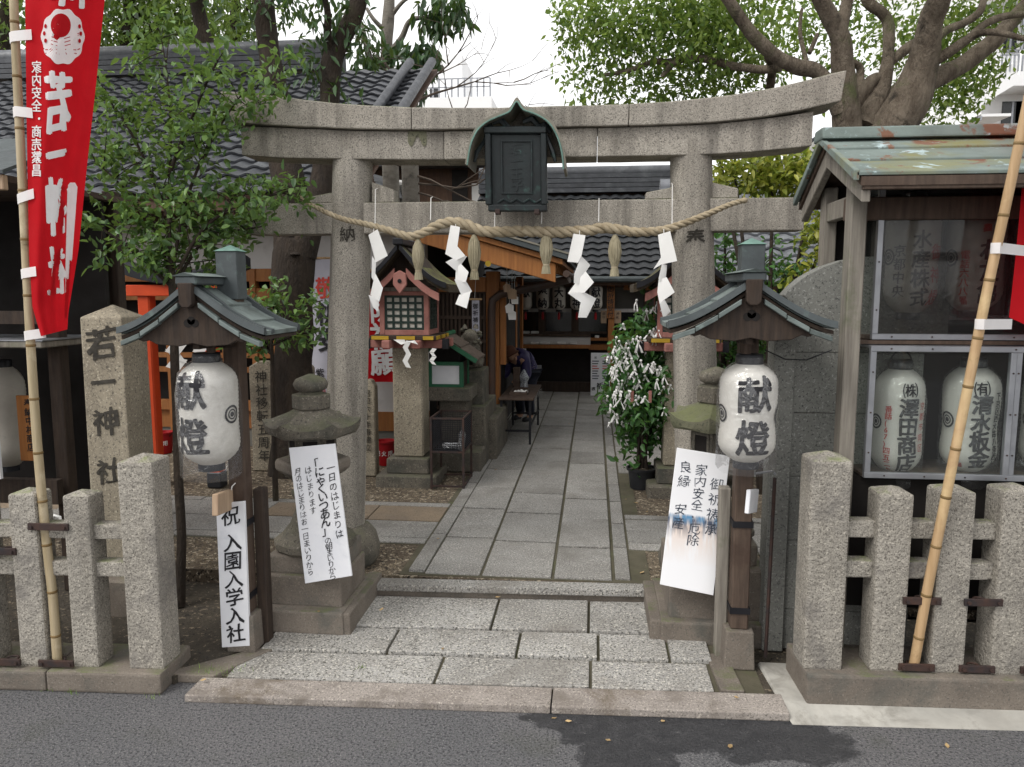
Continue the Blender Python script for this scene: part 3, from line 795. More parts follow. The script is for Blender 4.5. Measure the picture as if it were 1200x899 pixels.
def beam(sts, x0, x1, y0, y1, crown=0.0, slant0=0.0, slant1=0.0):
    mb = MB(); secs = []
    xs = [x0] + [s[0] for s in sts if x0 + 0.01 < s[0] < x1 - 0.01] + [x1]
    for i, x in enumerate(xs):
        zb, zt = interp(sts, x)
        dt = -slant0 if i == 0 else (slant1 if i == len(xs) - 1 else 0)
        ym = (y0 + y1) / 2
        secs.append([(x, y0, zb), (x, y1, zb), (x + dt, y1, zt), (x + dt, ym, zt + crown), (x + dt, y0, zt)])
    return mb.loft(secs)
YK = YT - 0.15
kas = smooth_st(stations([(266, 143, 107), (285, 144.5, 108.5), (330, 147, 113.5), (400, 150.5, 122), (482, 152, 126), (560, 151, 126.5), (650, 148.5, 124.5), (737, 147, 122), (790, 145.5, 118.5), (850, 142, 112.5), (900, 136.5, 104.5), (950, 127, 93), (986, 118, 82.5)], YK))
xk = [kas[0][0], P(482, 140, YK).x, P(737, 135, YK).x, kas[-1][0]]
for i in range(3):
    beam(kas, xk[i] + (0.0015 if i else 0), xk[i + 1] - (0.0015 if i < 2 else 0), YK, YK + 0.3, 0.025, 0.035 if i == 0 else 0, 0.02 if i == 2 else 0).build('upper_lintel', M['granite'], to, bevel=0.007, seg=2, jit=0.002)
YS = YT - 0.115
shi = smooth_st(stations([(283, 182, 147), (330, 185, 148.5), (400, 186, 152), (482, 187, 153.5), (560, 186.5, 152.5), (650, 184, 150), (750, 182.5, 148), (830, 181, 145), (900, 176.5, 138), (952, 170.5, 130)], YS))
for i in range(3):
    a, b = [shi[0][0], P(520, 170, YS).x, P(700, 170, YS).x, shi[-1][0]][i:i + 2]
    beam([(x, zb, zt - 0.004) for x, zb, zt in shi], a + 0.001, b - 0.001, YS, YS + 0.23, 0).build('lower_lintel', M['granite'], to, bevel=0.006, seg=2, jit=0.002)
YN = YT - 0.075
for xa_, ya0, ya1, xb_ in [(290, 237, 273.5, 397), (426, 236, 273, 796), (828, 230.5, 270, 944)]:
    a = P(xa_, ya1, YN); b = P(xb_, ya0, YN)
    z0, z1 = P(620, 272.5, YN).z, P(620, 235, YN).z
    MB().box(a.x, b.x, YN, YN + 0.15, z0, z1).build('tie_beam', M['granite'], to, bevel=0.008, seg=2, jit=0.002)
zt = P(620, 235, YN).z
for x0, x1, h in [(361, 392, 0.055), (434, 461, 0.1), (757, 790, 0.055), (834, 866, 0.075)]:
    a, b = P(x0, 235, YN).x, P(x1, 235, YN).x
    s = 0.25 if x0 in (361, 757) else -0.25
    MB().hexa([(a, YN + 0.03, zt + 0.001), (b, YN + 0.03, zt + 0.001), (b, YN + 0.12, zt + 0.001), (a, YN + 0.12, zt + 0.001), (a, YN + 0.03, zt + h * (1 - s)), (b, YN + 0.03, zt + h * (1 + s)), (b, YN + 0.12, zt + h * (1 + s)), (a, YN + 0.12, zt + h * (1 - s))]).build('wedge', M['granite'], to, bevel=0.006, jit=0.002)
def pillar_place(p0, d, x0px, ypx):
    c = P(x0px, ypx, YT - 0.12)
    R_ = 0.1235
    def f(u, v):
        ax = p0 + d * (c.z + v - p0.z)
        u0 = c.x - ax.x
        t = (u0 + u) / R_
        return Vector((ax.x + math.sin(t) * (R_ + 0.0015), ax.y - math.cos(t) * (R_ + 0.0015), c.z + v))
    return f
letters([('納', 0, 0.045, 0.085, 0.1)], M['carve'], to, pillar_place(LPp[0], LPp[2], 407, 275), bold=0.01, cut=0.02, wob=0.02)
letters([('奉', 0, 0.045, 0.1, 0.1)], M['carve'], to, pillar_place(RPp[0], RPp[2], 815, 279), bold=0.02, cut=0.02, wob=0.02)
MB().grid(lambda u, v: (P(478 + 22 * u, 154 + (12 + 6 * math.sin(u * 9)) * v, YS - 0.002).x, YS - 0.004 - 0.003 * math.sin(u * 3.14) * math.sin(v * 3.14), P(478 + 22 * u, 154 + (12 + 6 * math.sin(u * 9)) * v, YS - 0.002).z), 12, 6).build('moss_patch', M['moss_stone'], to)

# plaque with its own little copper roof
YP = YT - 0.30
pq = thing('shrine_plaque', 'dark bronze name plaque under a curved copper hood at the lintel centre', 'plaque', tuple(P(606, 247, YP)))
fr_ = [(568, 151), (641, 151), (640, 247), (573, 247)]
def plq(x, y, lean=0.0):
    p = P(x, y, YP); p.y = YP + (247 - y) / 96 * -0.05; return p
def pframe(x0, y0, x1, y1, d, z, name, mat, par, bev=0.003):
    q = [plq(x0, y1), plq(x1, y1), plq(x1, y0), plq(x0, y0)]
    a = [v + Vector((0, z, 0)) for v in q]; b = [v + Vector((0, z + d, 0)) for v in q]
    mb = MB().add(a + b, [(0, 1, 2, 3), (7, 6, 5, 4), (1, 0, 4, 5), (2, 1, 5, 6), (3, 2, 6, 7), (0, 3, 7, 4)])
    return mb.build(name, mat, par, bevel=bev)
pan = pframe(576, 158, 634, 242, 0.02, 0.03, 'panel', M['plaque'], pq)
for x0, y0, x1, y1 in [(568, 150, 641, 158), (572, 240, 641, 247.5), (569, 158, 576, 240), (634, 158, 641, 240)]:
    pframe(x0, y0, x1, y1, 0.06, 0.0, 'frame', M['plaque'], pq, 0.005)
for x0, y0, x1, y1 in [(587, 165, 624, 167), (587, 225, 624, 227), (587, 167, 589, 225), (622, 167, 624, 225)]:
    pframe(x0, y0, x1, y1, 0.012, 0.02, 'moulding', M['plaque'], pan, 0.001)
pframe(580, 245, 586, 251, 0.05, -0.004, 'foot', M['iron'], pq); pframe(626, 245, 632, 251, 0.05, -0.004, 'foot', M['iron'], pq)
for k in range(4):
    MB().tube([plq(583 + 15 * k, 237) + Vector((0, 0.022, 0)), plq(590 + 15 * k, 233) + Vector((0, 0.02, 0)), plq(597 + 15 * k, 237) + Vector((0, 0.022, 0))], 0.006, 6).build('scroll', M['plaque'], pan)
c_ = plq(605.5, 196)
letters([('若一王子', 0, 0.125, 0.062, 0.064)], M['plaque'], pan, lambda u, v: c_ + Vector((u, 0.028 - v / 0.49 * 0.05, v)), bold=0.018)
hood = [(545, 192), (549, 168), (557, 150), (569, 139), (584, 132), (597, 126), (605.5, 114), (614, 124), (630, 130), (645, 140), (655, 156), (661, 176), (663, 197)]
def hoodring(off, y):
    out = []
    for x, yy in hood:
        p = P(x, yy + off, YP - 0.08); out.append(Vector((p.x, y, p.z)))
    return out
hmb = MB()
h1 = hoodring(0, YP - 0.08); h2 = hoodring(5.5, YP - 0.08)
c0 = P(604, 230, YP - 0.08)
h2 = [Vector((c0.x + (p.x - c0.x) * 0.955, p.y, c0.z + (p.z - c0.z) * 0.955)) for p in h1]
n = len(h1)
pts_, _r = None, None
def dens(h):
    o_, _ = smooth_path(h, [1] * len(h), 4); return o_
h1, h2 = dens(h1), dens(h2); n = len(h1)
B = Vector((0, 0.30, 0))
hmb.add(h1 + h2 + [p + B for p in h1] + [p + B for p in h2],
        [(i, i + 1, 2 * n + i + 1, 2 * n + i) for i in range(n - 1)] + [(n + i + 1, n + i, 3 * n + i, 3 * n + i + 1) for i in range(n - 1)] +
        [(i + 1, i, n + i, n + i + 1) for i in range(n - 1)] + [(2 * n + i, 2 * n + i + 1, 3 * n + i + 1, 3 * n + i) for i in range(n - 1)] +
        [(0, 2 * n, 3 * n, n), (n - 1, 2 * n - 1, 4 * n - 1, 3 * n - 1)])
hd = hmb.build('hood', M['copper_bronze'], pq, smooth=45)
MB().tube([p + Vector((0, -0.004, 0)) for p in h2], 0.005, 6).build('edge_roll', M['copper_green'], hd, smooth=60)
for sgn, xs in ((-1, (556, 566, 571)), (1, (651, 644, 640))):
    a = P(xs[0], 190, YP); b = P(xs[1], 168, YP); c = P(xs[2], 158, YP)
    MB().tube([a, P(xs[0] + sgn * -3, 178, YP), b, c], [0.008, 0.014, 0.012, 0.01], 6).build('bracket', M['plaque'], pq)
for x0, y0, x1, y1 in [(578, 140, 596, 149), (612, 140, 634, 150), (566, 145, 580, 152), (630, 147, 646, 156)]:
    MB().tube([P(x0, y0 + 4, YP), P((x0 + x1) / 2, y0, YP), P(x1, y1, YP)], [0.012, 0.022, 0.012], 6).build('carving', M['plaque'], pq, jit=0.01)
MB().box(P(590, 200, YP).x, P(622, 200, YP).x, YP + 0.05, YT - 0.16, P(600, 190, YP).z, P(600, 182, YP).z).build('mount', M['iron'], pq)

# ================================================================== STRAW ROPE, TASSELS, PAPER STREAMERS
YR = YT - 0.17
rp_ = [(352, 232), (370, 243), (400, 256), (430, 263), (455, 270), (480, 277), (498, 272), (513, 264), (530, 260.5), (548, 264), (562, 270), (580, 272), (610, 271), (640, 272), (660, 272), (690, 270), (707, 267), (725, 269), (745, 272), (775, 270), (800, 262.5), (830, 250.5), (855, 240), (872, 235)]
rpts = [P(x, y, YR) for x, y in rp_]
rad = [0.013, 0.014, 0.016, 0.018, 0.021, 0.024, 0.026, 0.028, 0.03, 0.031, 0.031, 0.031, 0.031, 0.031, 0.031, 0.030, 0.030, 0.028, 0.026, 0.024, 0.021, 0.018, 0.015, 0.013]
rope = thing('straw_rope', 'thick twisted straw rope with four tassels slung across the torii pillars', 'rope', tuple(P(610, 271, YR)))
sp_, sr_ = smooth_path(rpts, rad, 14)
def frame_of(i):
    d = (sp_[min(i + 1, len(sp_) - 1)] - sp_[max(i - 1, 0)]).normalized()
    a = Vector((0, 1, 0)); b = d.cross(a).normalized(); return a, b
for k in range(3):
    pts_ = []; ph = 0; rr = []
    for i in range(len(sp_)):
        a, b = frame_of(i)
        if i: ph += (sp_[i] - sp_[i - 1]).length / (sr_[i] * 5.6) * 2 * math.pi
        t = ph + k * 2 * math.pi / 3
        pts_.append(sp_[i] + (a * math.cos(t) + b * math.sin(t)) * sr_[i] * 0.52)
        rr.append(sr_[i] * 0.56)
    MB().tube(pts_, rr, 8).build('strand', M['rope'], rope, smooth=70)
for p in (rpts[0], rpts[-1]):
    MB().lathe(p - Vector((0, 0, 0.016)), [(0.006, 0), (0.018, 0.006), (0.02, 0.016), (0.018, 0.026), (0.006, 0.032)], 10).build('knot', M['rope'], rope, smooth=70)
for i, (x, y0, y1, ph) in enumerate([(490.5, 280, 328, 0), (556, 275, 328, 2), (640, 272, 321, 4), (720, 275, 324, 7)]):
    a = P(x, y0, YR); b = P(x, y1, YR); h = a.z - b.z
    pr = [(0.004, 0), (0.026, 0.0), (0.022, 0.14), (0.017, 0.22), (0.019, 0.24), (0.033, 0.45), (0.037, 0.62), (0.030, 0.82), (0.015, 0.96), (0.010, 1.0)]
    t_ = MB().lathe(b, [(r, z * h) for r, z in pr], 30, rmod=lambda t, z: 1 + 0.08 * math.sin(t * 15 + ph) + 0.06 * noise.noise(Vector((t * 3, z * 20, ph))))
    ob = t_.build('tassel', M['straw'], rope, smooth=50)
    MB().lathe(b + Vector((0, 0, h * 0.2)), [(0.0185, 0), (0.0195, 0.004), (0.0185, 0.008)], 16, cap=False).build('binding', M['rope'], ob)
for x, yt, yb in [(440, 222, 268), (505, 232, 258), (580, 250, 268), (635, 248, 262), (702, 234, 260), (788, 216, 268)]:
    a = P(x, yt, YN - 0.012); b = P(x - 0.5, yb, YR)
    MB().tube([a + Vector((0, 0.05, 0.012)), a, b], 0.003, 5).build('tie_string', M['string'], rope)
SHD = [
 ('narrow folded white paper streamer hanging leftmost on the rope', (300, 225), [[(520, 200), (570, 175), (625, 300), (560, 330)], [(545, 300), (562, 328), (556, 425), (543, 400)], [(558, 380), (600, 450), (580, 515), (532, 482)], [(532, 482), (576, 500), (572, 562), (550, 540)]]),
 ('five-fold white paper streamer hanging between the two left tassels', (300, 225), [[(910, 155), (958, 165), (945, 255), (985, 300), (940, 320), (882, 290)], [(940, 302), (986, 300), (940, 372), (893, 330)], [(935, 352), (962, 338), (1000, 376), (985, 424), (932, 420)], [(934, 410), (986, 420), (1011, 466), (972, 502)], [(952, 482), (1011, 465), (990, 546), (932, 526)]]),
 ('zigzag white paper streamer hanging between the two right tassels', (600, 225), [[(288, 195), (345, 205), (326, 300), (310, 332), (258, 326)], [(325, 300), (367, 342), (345, 376), (318, 432), (290, 428), (292, 385)], [(345, 372), (384, 424), (340, 472), (262, 474), (295, 430)], [(340, 470), (395, 500), (350, 590), (310, 588), (322, 516), (262, 474)]]),
 ('curled white paper streamer hanging beside the right torii pillar', (600, 225), [[(685, 200), (740, 185), (771, 325), (700, 340), (664, 362), (700, 318)], [(703, 336), (728, 342), (722, 402), (690, 422), (686, 405)], [(688, 412), (724, 400), (760, 470), (692, 522), (682, 470)], [(690, 521), (716, 505), (745, 560), (708, 593)]])]
for lab, (ox, oy), polys in SHD:
    mb = MB()
    for k, po in enumerate(polys):
        n = len(po)
        cxm = sum(q[0] for q in po) / n
        ps = []
        for x, y in po:
            p = P(ox + x / 4, oy + y / 4, YR - 0.045 + 0.004 * (k % 2))
            p.y += (x - cxm) * 0.0006 * (1 if k % 2 else -1) - 0.002 * k
            ps.append(p)
        c = sum(ps, Vector()) / n + Vector((0, -0.006, 0))
        mb.add(ps + [c], [(i, (i + 1) % n, n) for i in range(n)])
    top = mb.v[0] * 0.5 + mb.v[1] * 0.5
    sd = mb.build('paper_streamer', M['paper'], smooth=60, fix=False)
    tag(sd, lab, 'paper streamer', 'white paper streamers on the straw rope')
    MB().tube([top + Vector((0, 0, -0.012)), top + Vector((0, 0.02, 0.02)), Vector((top.x, YR, top.z + 0.03))], 0.0025, 5).build('string', M['string'], sd)
# ================================================================== STONE LANTERNS
def hexring(c, r, z, a0=0.0, n=6, lift=0.0, sub=1):
    out = []
    for j in range(n * sub):
        t = a0 + 2 * math.pi * j / (n * sub)
        s = (j % sub) / sub
        k = 1.0
        if sub > 1:
            half = math.pi / n; u = abs(((t - a0) % (2 * half)) - half)
            k = math.cos(half) / math.cos(u)
        corner = (2 * abs(s - 0.5)) if sub > 1 else 1
        out.append(Vector((c[0] + r * k * math.cos(t), c[1] + r * k * math.sin(t), z + lift * corner ** 3)))
    return out
def stone_lantern(label, c, zped, a0, roof_mat, rr, zs, tiers):
    """zs: heights of finial top, finial base, roof top, eave, firebox bottom, platform bottom, shaft foot"""
    th = thing('stone_lantern', label, 'stone lantern', (c[0], c[1], zped), 'stone lanterns flanking the entrance')
    for (hw0, hd0, z0, z1, dy) in tiers:
        MB().box(c[0] - hw0, c[0] + hw0, c[1] - hd0 + dy, c[1] + hd0 + dy, z0, z1).build('pedestal', M['granite_base'], th, bevel=0.012, seg=2, jit=0.004)
    zf, zfb, zrt, ze, zb, zp, zsf = zs
    S = M['lantern_stone']
    # shaft: flared foot to a narrow waist
    h = zp - zsf
    prof = [(0.21, 0), (0.225, 0.04), (0.225, 0.12), (0.19, 0.17), (0.135, 0.33), (0.105, 0.5), (0.095, 0.66), (0.12, 0.70), (0.125, 0.76), (0.10, 0.80), (0.10, 0.86), (0.13, 0.95), (0.16, 1.0)]
    MB().lathe((c[0], c[1], zsf), [(r, z * h) for r, z in prof], 12, a0).build('shaft', S, th, smooth=40)
    MB().loft([hexring(c, 0.17, zp, a0), hexring(c, 0.205, zp + 0.03, a0), hexring(c, 0.205, zp + 0.07, a0), hexring(c, 0.195, zp + 0.085, a0)]).build('platform', M['granite_base'], th, bevel=0.006, jit=0.004)
    zc = zp + 0.085
    fb = MB().loft([hexring(c, 0.125, zc, a0), hexring(c, 0.13, ze, a0)]).build('fire_box', S, th, bevel=0.006)
    for j in range(6):
        t = a0 + math.pi / 6 + j * math.pi / 3
        d = Vector((math.cos(t), math.sin(t), 0)); s = Vector((-d.y, d.x, 0))
        p = Vector((c[0], c[1], 0)) + d * 0.1115
        zm, hh = (zc + ze) / 2, (ze - zc) * 0.3
        for q, e in ((s, 1), (s, -1)):
            MB().obox(p + s * e * 0.046 + Vector((0, 0, zm)), (s, d, Vector((0, 0, 1))), (0.007, 0.006, hh + 0.014)).build('window_frame', S, fb)
        for e in (1, -1):
            MB().obox(p + Vector((0, 0, zm + e * (hh + 0.007))), (s, d, Vector((0, 0, 1))), (0.039, 0.006, 0.007)).build('window_frame', S, fb)
        MB().obox(p + Vector((0, 0, zm)) - d * 0.001, (s, d, Vector((0, 0, 1))), (0.039, 0.002, hh)).build('window', M['black_void'], fb)
    secs = [hexring(c, rr * 0.9, ze, a0, 6, 0.0, 6), hexring(c, rr * 0.97, ze + 0.012, a0, 6, 0.02, 6), hexring(c, rr, ze + 0.05, a0, 6, 0.035, 6)]
    hr = zrt - ze - 0.05
    for k, (q, v) in enumerate([(0.82, 0.2), (0.62, 0.47), (0.46, 0.72), (0.36, 0.92), (0.33, 1.0)]):
        secs.append(hexring(c, rr * q, ze + 0.05 + hr * v, a0, 6, 0.02 * (1 - v), 6))
    MB().loft(secs).build('roof', roof_mat, th, smooth=35, jit=0.006)
    MB().loft([hexring(c, 0.105, zrt - 0.005, a0), hexring(c, 0.105, zfb, a0)]).build('collar', S, th, bevel=0.006)
    hf = zf - zfb
    MB().lathe((c[0], c[1], zfb), [(r, z * hf) for r, z in [(0.07, 0), (0.06, 0.12), (0.085, 0.25), (0.095, 0.5), (0.08, 0.75), (0.04, 0.9), (0.012, 1.0)]], 18).build('finial', S, th, smooth=60)
    return th
cL = (-1.53, 4.02)
YL = cL[1]
zpx = lambda x, y, Y: P(x, y, Y).z
stone_lantern('mossy stone lantern on a stepped base behind the leaning poem sign', cL, 0.05, 0.25, M['lantern_stone'], 0.265,
    (zpx(345, 438, YL), zpx(345, 461, YL), zpx(345, 477, YL), zpx(345, 507, YL), 0, zpx(345, 545, YL) - 0.04, zpx(345, 638, YL)),
    [(0.245, 0.29, 0.045, 0.17, 0.0), (0.215, 0.215, 0.165, zpx(345, 675, 3.80), 0.0), (0.2, 0.2, zpx(345, 675, 3.80) - 0.004, zpx(345, 639, YL) + 0.005, 0.01)])
cR = (0.655, 4.16)
YL = cR[1]
stone_lantern('moss covered stone lantern mostly hidden behind the right paper lantern and prayer sign', cR, 0.03, 0.25, M['moss_stone'], 0.255,
    (zpx(845, 430, YL), zpx(845, 452, YL), zpx(845, 470, YL), zpx(845, 500, YL), 0, zpx(845, 548, YL) - 0.04, zpx(845, 625, YL)),
    [(0.29, 0.31, 0.025, 0.15, 0.0), (0.245, 0.255, 0.145, 0.42, 0.0), (0.21, 0.2, 0.415, zpx(845, 626, YL) + 0.005, 0.01)])
# weathered long kerb beside the left pedestal
kb = MB().box(-1.33, -1.25, 3.74, 4.36, 0.03, 0.162).build('border_stone', M['granite_base'], bevel=0.01, seg=2, jit=0.003)
tag(kb, 'narrow granite border stone edging the left lantern base', 'stone')
kb = MB().box(0.31, 0.375, 3.86, 4.42, 0.03, 0.15).build('border_stone', M['granite_base'], bevel=0.01, seg=2, jit=0.003)
tag(kb, 'narrow granite border stone edging the right lantern base', 'stone')

# ================================================================== ROOFED LANTERN POSTS
def lantern_post(label, cx, yp, roofpx, ridge_y, eave_y, cap, postx, base_mat, zbase, stub_side):
    """cx: ridge pixel x; roof gable front on plane yf; roofpx=(left eave px, right eave px)"""
    yf = yp - 0.30; yb = yp + 0.12
    th = thing('lantern_post', label, 'lantern post', (P(postx, 700, yp).x, yp, zbase), 'roofed wooden lantern posts')
    X = P(cx, ridge_y, yf).x
    XL, XR = P(roofpx[0], eave_y[0], yf).x, P(roofpx[1], eave_y[1], yf).x
    hw = (XR - XL) / 2; X = (XL + XR) / 2
    zr = P(cx, ridge_y, yf).z; ze = (P(roofpx[0], eave_y[0], yf).z + P(roofpx[1], eave_y[1], yf).z) / 2
    px_ = P(postx, 500, yp).x
    # post with copper cap
    w = 0.042
    ztop = P(cap[0], cap[1], yp).z
    MB().box(px_ - w, px_ + w, yp - w, yp + w, zbase + 0.19, ztop - 0.16).build('post', M['timber_brown'], th, bevel=0.006, jit=0.002)
    cs = 0.052
    sl_ = MB().box(px_ - cs, px_ + cs, yp - cs, yp + cs, ztop - 0.24, ztop - 0.012).build('sleeve', M['copper_dark'], th, bevel=0.003)
    MB().add([(px_ - 0.06, yp - 0.06, ztop - 0.012), (px_ + 0.06, yp - 0.06, ztop - 0.012), (px_ + 0.06, yp + 0.06, ztop - 0.012), (px_ - 0.06, yp + 0.06, ztop - 0.012), (px_, yp, ztop + 0.02)], [(3, 2, 1, 0), (0, 1, 4), (1, 2, 4), (2, 3, 4), (3, 0, 4)]).build('cap', M['copper_green'], th, bevel=0.002)
    MB().hexa([(px_ - 0.075, yp - 0.075, zbase), (px_ + 0.075, yp - 0.075, zbase), (px_ + 0.075, yp + 0.075, zbase), (px_ - 0.075, yp + 0.075, zbase), (px_ - 0.066, yp - 0.066, zbase + 0.19), (px_ + 0.066, yp - 0.066, zbase + 0.19), (px_ + 0.066, yp + 0.066, zbase + 0.19), (px_ - 0.066, yp + 0.066, zbase + 0.19)]).build('base_stone', base_mat, th, bevel=0.008, seg=2, jit=0.003)
    sx = px_ + stub_side * 0.072
    zs = P(postx, 575, yp).z
    MB().box(sx - 0.026, sx + 0.026, yp + 0.03, yp + 0.10, zbase, zs).build('stub_post', M['timber_grey'] if stub_side < 0 else M['timber_dark'], th, bevel=0.005)
    for zz in (zbase + 0.27, zs - 0.17):
        MB().box(px_ - w - 0.006, px_ + w + 0.006, yp - w - 0.006, yp + w + 0.006, zz, zz + 0.03).build('strap', M['black_metal'], th)
    # curved roof: profile from ridge to eave
    def prof(u):               # u 0 at ridge, 1 at eave; concave sweep
        return hw * u, zr - (zr - ze) * (1.30 * u - 0.30 * u * u * u)
    for sgn in (-1, 1):
        n = 10
        # board layer under the copper
        def top(u, v, off=0.0):
            a, b = prof(u); return (X + sgn * a, yf + 0.02 + (yb - yf - 0.04) * v, b - 0.012 - off)
        mb = MB()
        r1 = [top(i / n, 0) for i in range(n + 1)]; r2 = [top(i / n, 0, 0.016) for i in range(n + 1)]
        r3 = [top(i / n, 1) for i in range(n + 1)]; r4 = [top(i / n, 1, 0.016) for i in range(n + 1)]
        m_ = n + 1
        mb.add(r1 + r2 + r3 + r4, [(i, i + 1, 2 * m_ + i + 1, 2 * m_ + i) for i in range(n)] + [(m_ + i, 3 * m_ + i, 3 * m_ + i + 1, m_ + i + 1) for i in range(n)] + [(i, m_ + i, m_ + i + 1, i + 1) for i in range(n)] + [(2 * m_ + i, 2 * m_ + i + 1, 3 * m_ + i + 1, 3 * m_ + i) for i in range(n)] + [(n, 2 * m_ + n, 3 * m_ + n, m_ + n), (0, m_, 3 * m_, 2 * m_)])
        mb.build('roof_board', M['timber_dark'], th, smooth=40)
        # three stepped copper sheets, each lapping the one below
        for k in range(3):
            u0, u1 = k / 3 + 0.02, (k + 1) / 3 + 0.02
            mb = MB(); secs = []
            for y_ in (yf + 0.03, yb - 0.03):
                ring = []
                for i in range(5):
                    u = u0 + (u1 - u0) * i / 4; a, b = prof(min(u, 1.02)); ring.append((X + sgn * a, y_, b + 0.004 + 0.010 * i / 4))
                for i in reversed(range(5)):
                    u = u0 + (u1 - u0) * i / 4; a, b = prof(min(u, 1.02)); ring.append((X + sgn * a, y_, b - 0.006))
                secs.append(ring)
            mb.loft(secs).build('copper_sheet', M['copper'], th, smooth=30)
        # rolled verges along the front, middle line and back
        for y_, hh in ((yf + 0.012, 0.03), (yf + 0.10, 0.02), (yb - 0.012, 0.03)):
            secs = []
            for i in range(13):
                a, b = prof(i / 12 * 1.03)
                secs.append([(X + sgn * a, y_ - 0.016, b), (X + sgn * a, y_ + 0.016, b), (X + sgn * a, y_ + 0.013, b + hh), (X + sgn * a, y_ - 0.013, b + hh)])
            MB().loft(secs).build('verge_roll', M['copper_dark'], th, smooth=30)
        # stepped copper strips on the barge face
        for k in range(3):
            u0, u1 = 0.14 + k * 0.28, 0.14 + (k + 1) * 0.28 - 0.01
            a0, b0 = prof(u0); a1, b1 = prof(u1)
            dz = -0.030 - 0.004 * k
            MB().hexa([(X + sgn * a0, yf - 0.006, b0 + dz - 0.022), (X + sgn * a1, yf - 0.006, b1 + dz - 0.022), (X + sgn * a1, yf + 0.03, b1 + dz - 0.022), (X + sgn * a0, yf + 0.03, b0 + dz - 0.022), (X + sgn * a0, yf - 0.008, b0 + dz), (X + sgn * a1, yf - 0.008, b1 + dz), (X + sgn * a1, yf + 0.03, b1 + dz), (X + sgn * a0, yf + 0.03, b0 + dz)]).build('barge_strip', M['copper'], th, bevel=0.002)
    # ridge cover and end tail
    MB().box(X - 0.05, X + 0.05, yf - 0.015, yb + 0.01, zr + 0.012, zr + 0.05).build('ridge', M['copper_dark'], th, bevel=0.006)
    MB().add([(X - 0.065, yf - 0.02, zr + 0.05), (X + 0.065, yf - 0.02, zr + 0.05), (X + 0.065, yb + 0.015, zr + 0.05), (X - 0.065, yb + 0.015, zr + 0.05), (X, yf - 0.03, zr + 0.066), (X, yb + 0.015, zr + 0.066)], [(0, 1, 4), (1, 2, 5, 4), (2, 3, 5), (3, 0, 4, 5), (3, 2, 1, 0)]).build('ridge_cap', M['copper'], th)
    MB().prism([(-0.035, 0.02), (0.035, 0.02), (0.03, -0.075), (0.015, -0.09), (-0.015, -0.09), (-0.03, -0.075)], (X, yf - 0.025, zr), (1, 0, 0), (0, 0, 1), (0, 0.04, 0)).build('ridge_tail', M['timber_dark'], th, bevel=0.004)
    # carved gable board with cloud outline
    bot = ze - 0.04
    zu = prof(0.8)[1] - zr - 0.046
    poly = [(-hw * 0.80, zu), (-hw * 0.78, bot - zr + 0.012), (-hw * 0.7, bot - zr), (-hw * 0.62, bot - zr + 0.008), (-hw * 0.5, bot - zr - 0.012), (-hw * 0.2, bot - zr - 0.02), (0, bot - zr - 0.006), (hw * 0.2, bot - zr - 0.02), (hw * 0.5, bot - zr - 0.012), (hw * 0.62, bot - zr + 0.008), (hw * 0.7, bot - zr), (hw * 0.78, bot - zr + 0.012), (hw * 0.80, zu)]
    upper = []
    for i in range(9):
        u = 0.8 * (1 - i / 4)
        a, b = prof(abs(u)); upper.append((math.copysign(a, u) if u else 0, b - zr - 0.034))
    MB().prism(poly + upper, (X, yf + 0.02, zr), (1, 0, 0), (0, 0, 1), (0, 0.03, 0)).build('gable_board', M['timber_dark'], th, bevel=0.003)
    for dx_, dz_ in ((-0.017, 0), (0.017, 0), (0, 0.012)):
        MB().tube([(X + dx_, yf + 0.0185, ze + 0.045 + dz_), (X + dx_, yf + 0.021, ze + 0.045 + dz_)], 0.019, 12).build('cut_out', M['black_void'], th)
    # arm that carries the lantern
    MB().box(X - 0.015, X + 0.015, yf + 0.05, yp - w, ze - 0.075, ze - 0.04).build('arm', M['timber_dark'], th)
    MB().box(X - 0.02, px_ + 0.02, yp - w - 0.03, yp - w, ze - 0.08, ze - 0.03).build('cross_arm', M['timber_dark'], th)
    return th, X, yf, ze, px_
YPL, YPR = 3.58, 3.68
pl, XlL, yfL, zeL, pxL = lantern_post('dark wooden post with curved copper roof carrying the left paper lantern', 223, YPL, (139, 307), 337, (391, 391), (262, 292), 279, M['granite_base'], 0.04, 1)
pr_, XlR, yfR, zeR, pxR = lantern_post('brown wooden post with curved copper roof carrying the right paper lantern', 882, YPR, (786, 979), 333, (384, 384), (869.5, 284), 873, M['granite_base'], 0.03, -1)
# projecting plank nailed to each post
tag(MB().bar(Vector((pxL - 0.05, YPL + 0.03, P(262, 585, YPL).z)), P(252, 592, YPL - 0.3), 0.028, 0.1).build('nailed_plank', M['pale_wood'], bevel=0.003), 'short pale plank sticking forward from the left lantern post', 'plank')
tag(MB().bar(Vector((pxR + 0.06, YPR - 0.02, P(876, 585, YPR).z)), P(876, 588, YPR - 0.15), 0.02, 0.11).build('nailed_plank', M['board'], bevel=0.003), 'short whitish plank fixed upright to the right lantern post', 'plank')
tag(MB().tube([P(885, 555, YPR - 0.05), P(905, 552, YPR), P(909, 556, YPR)], 0.006, 6).build('handle_rod', M['steel']), 'bent thin metal rod at the foot of the right lantern', 'rod')
rod = tag(MB().tube([P(908, 560, YPR + 0.02), P(897, 770, YPR + 0.02)], 0.009, 6).build('steel_rod', M['iron']), 'thin dark upright rod beside the right lantern post', 'rod')

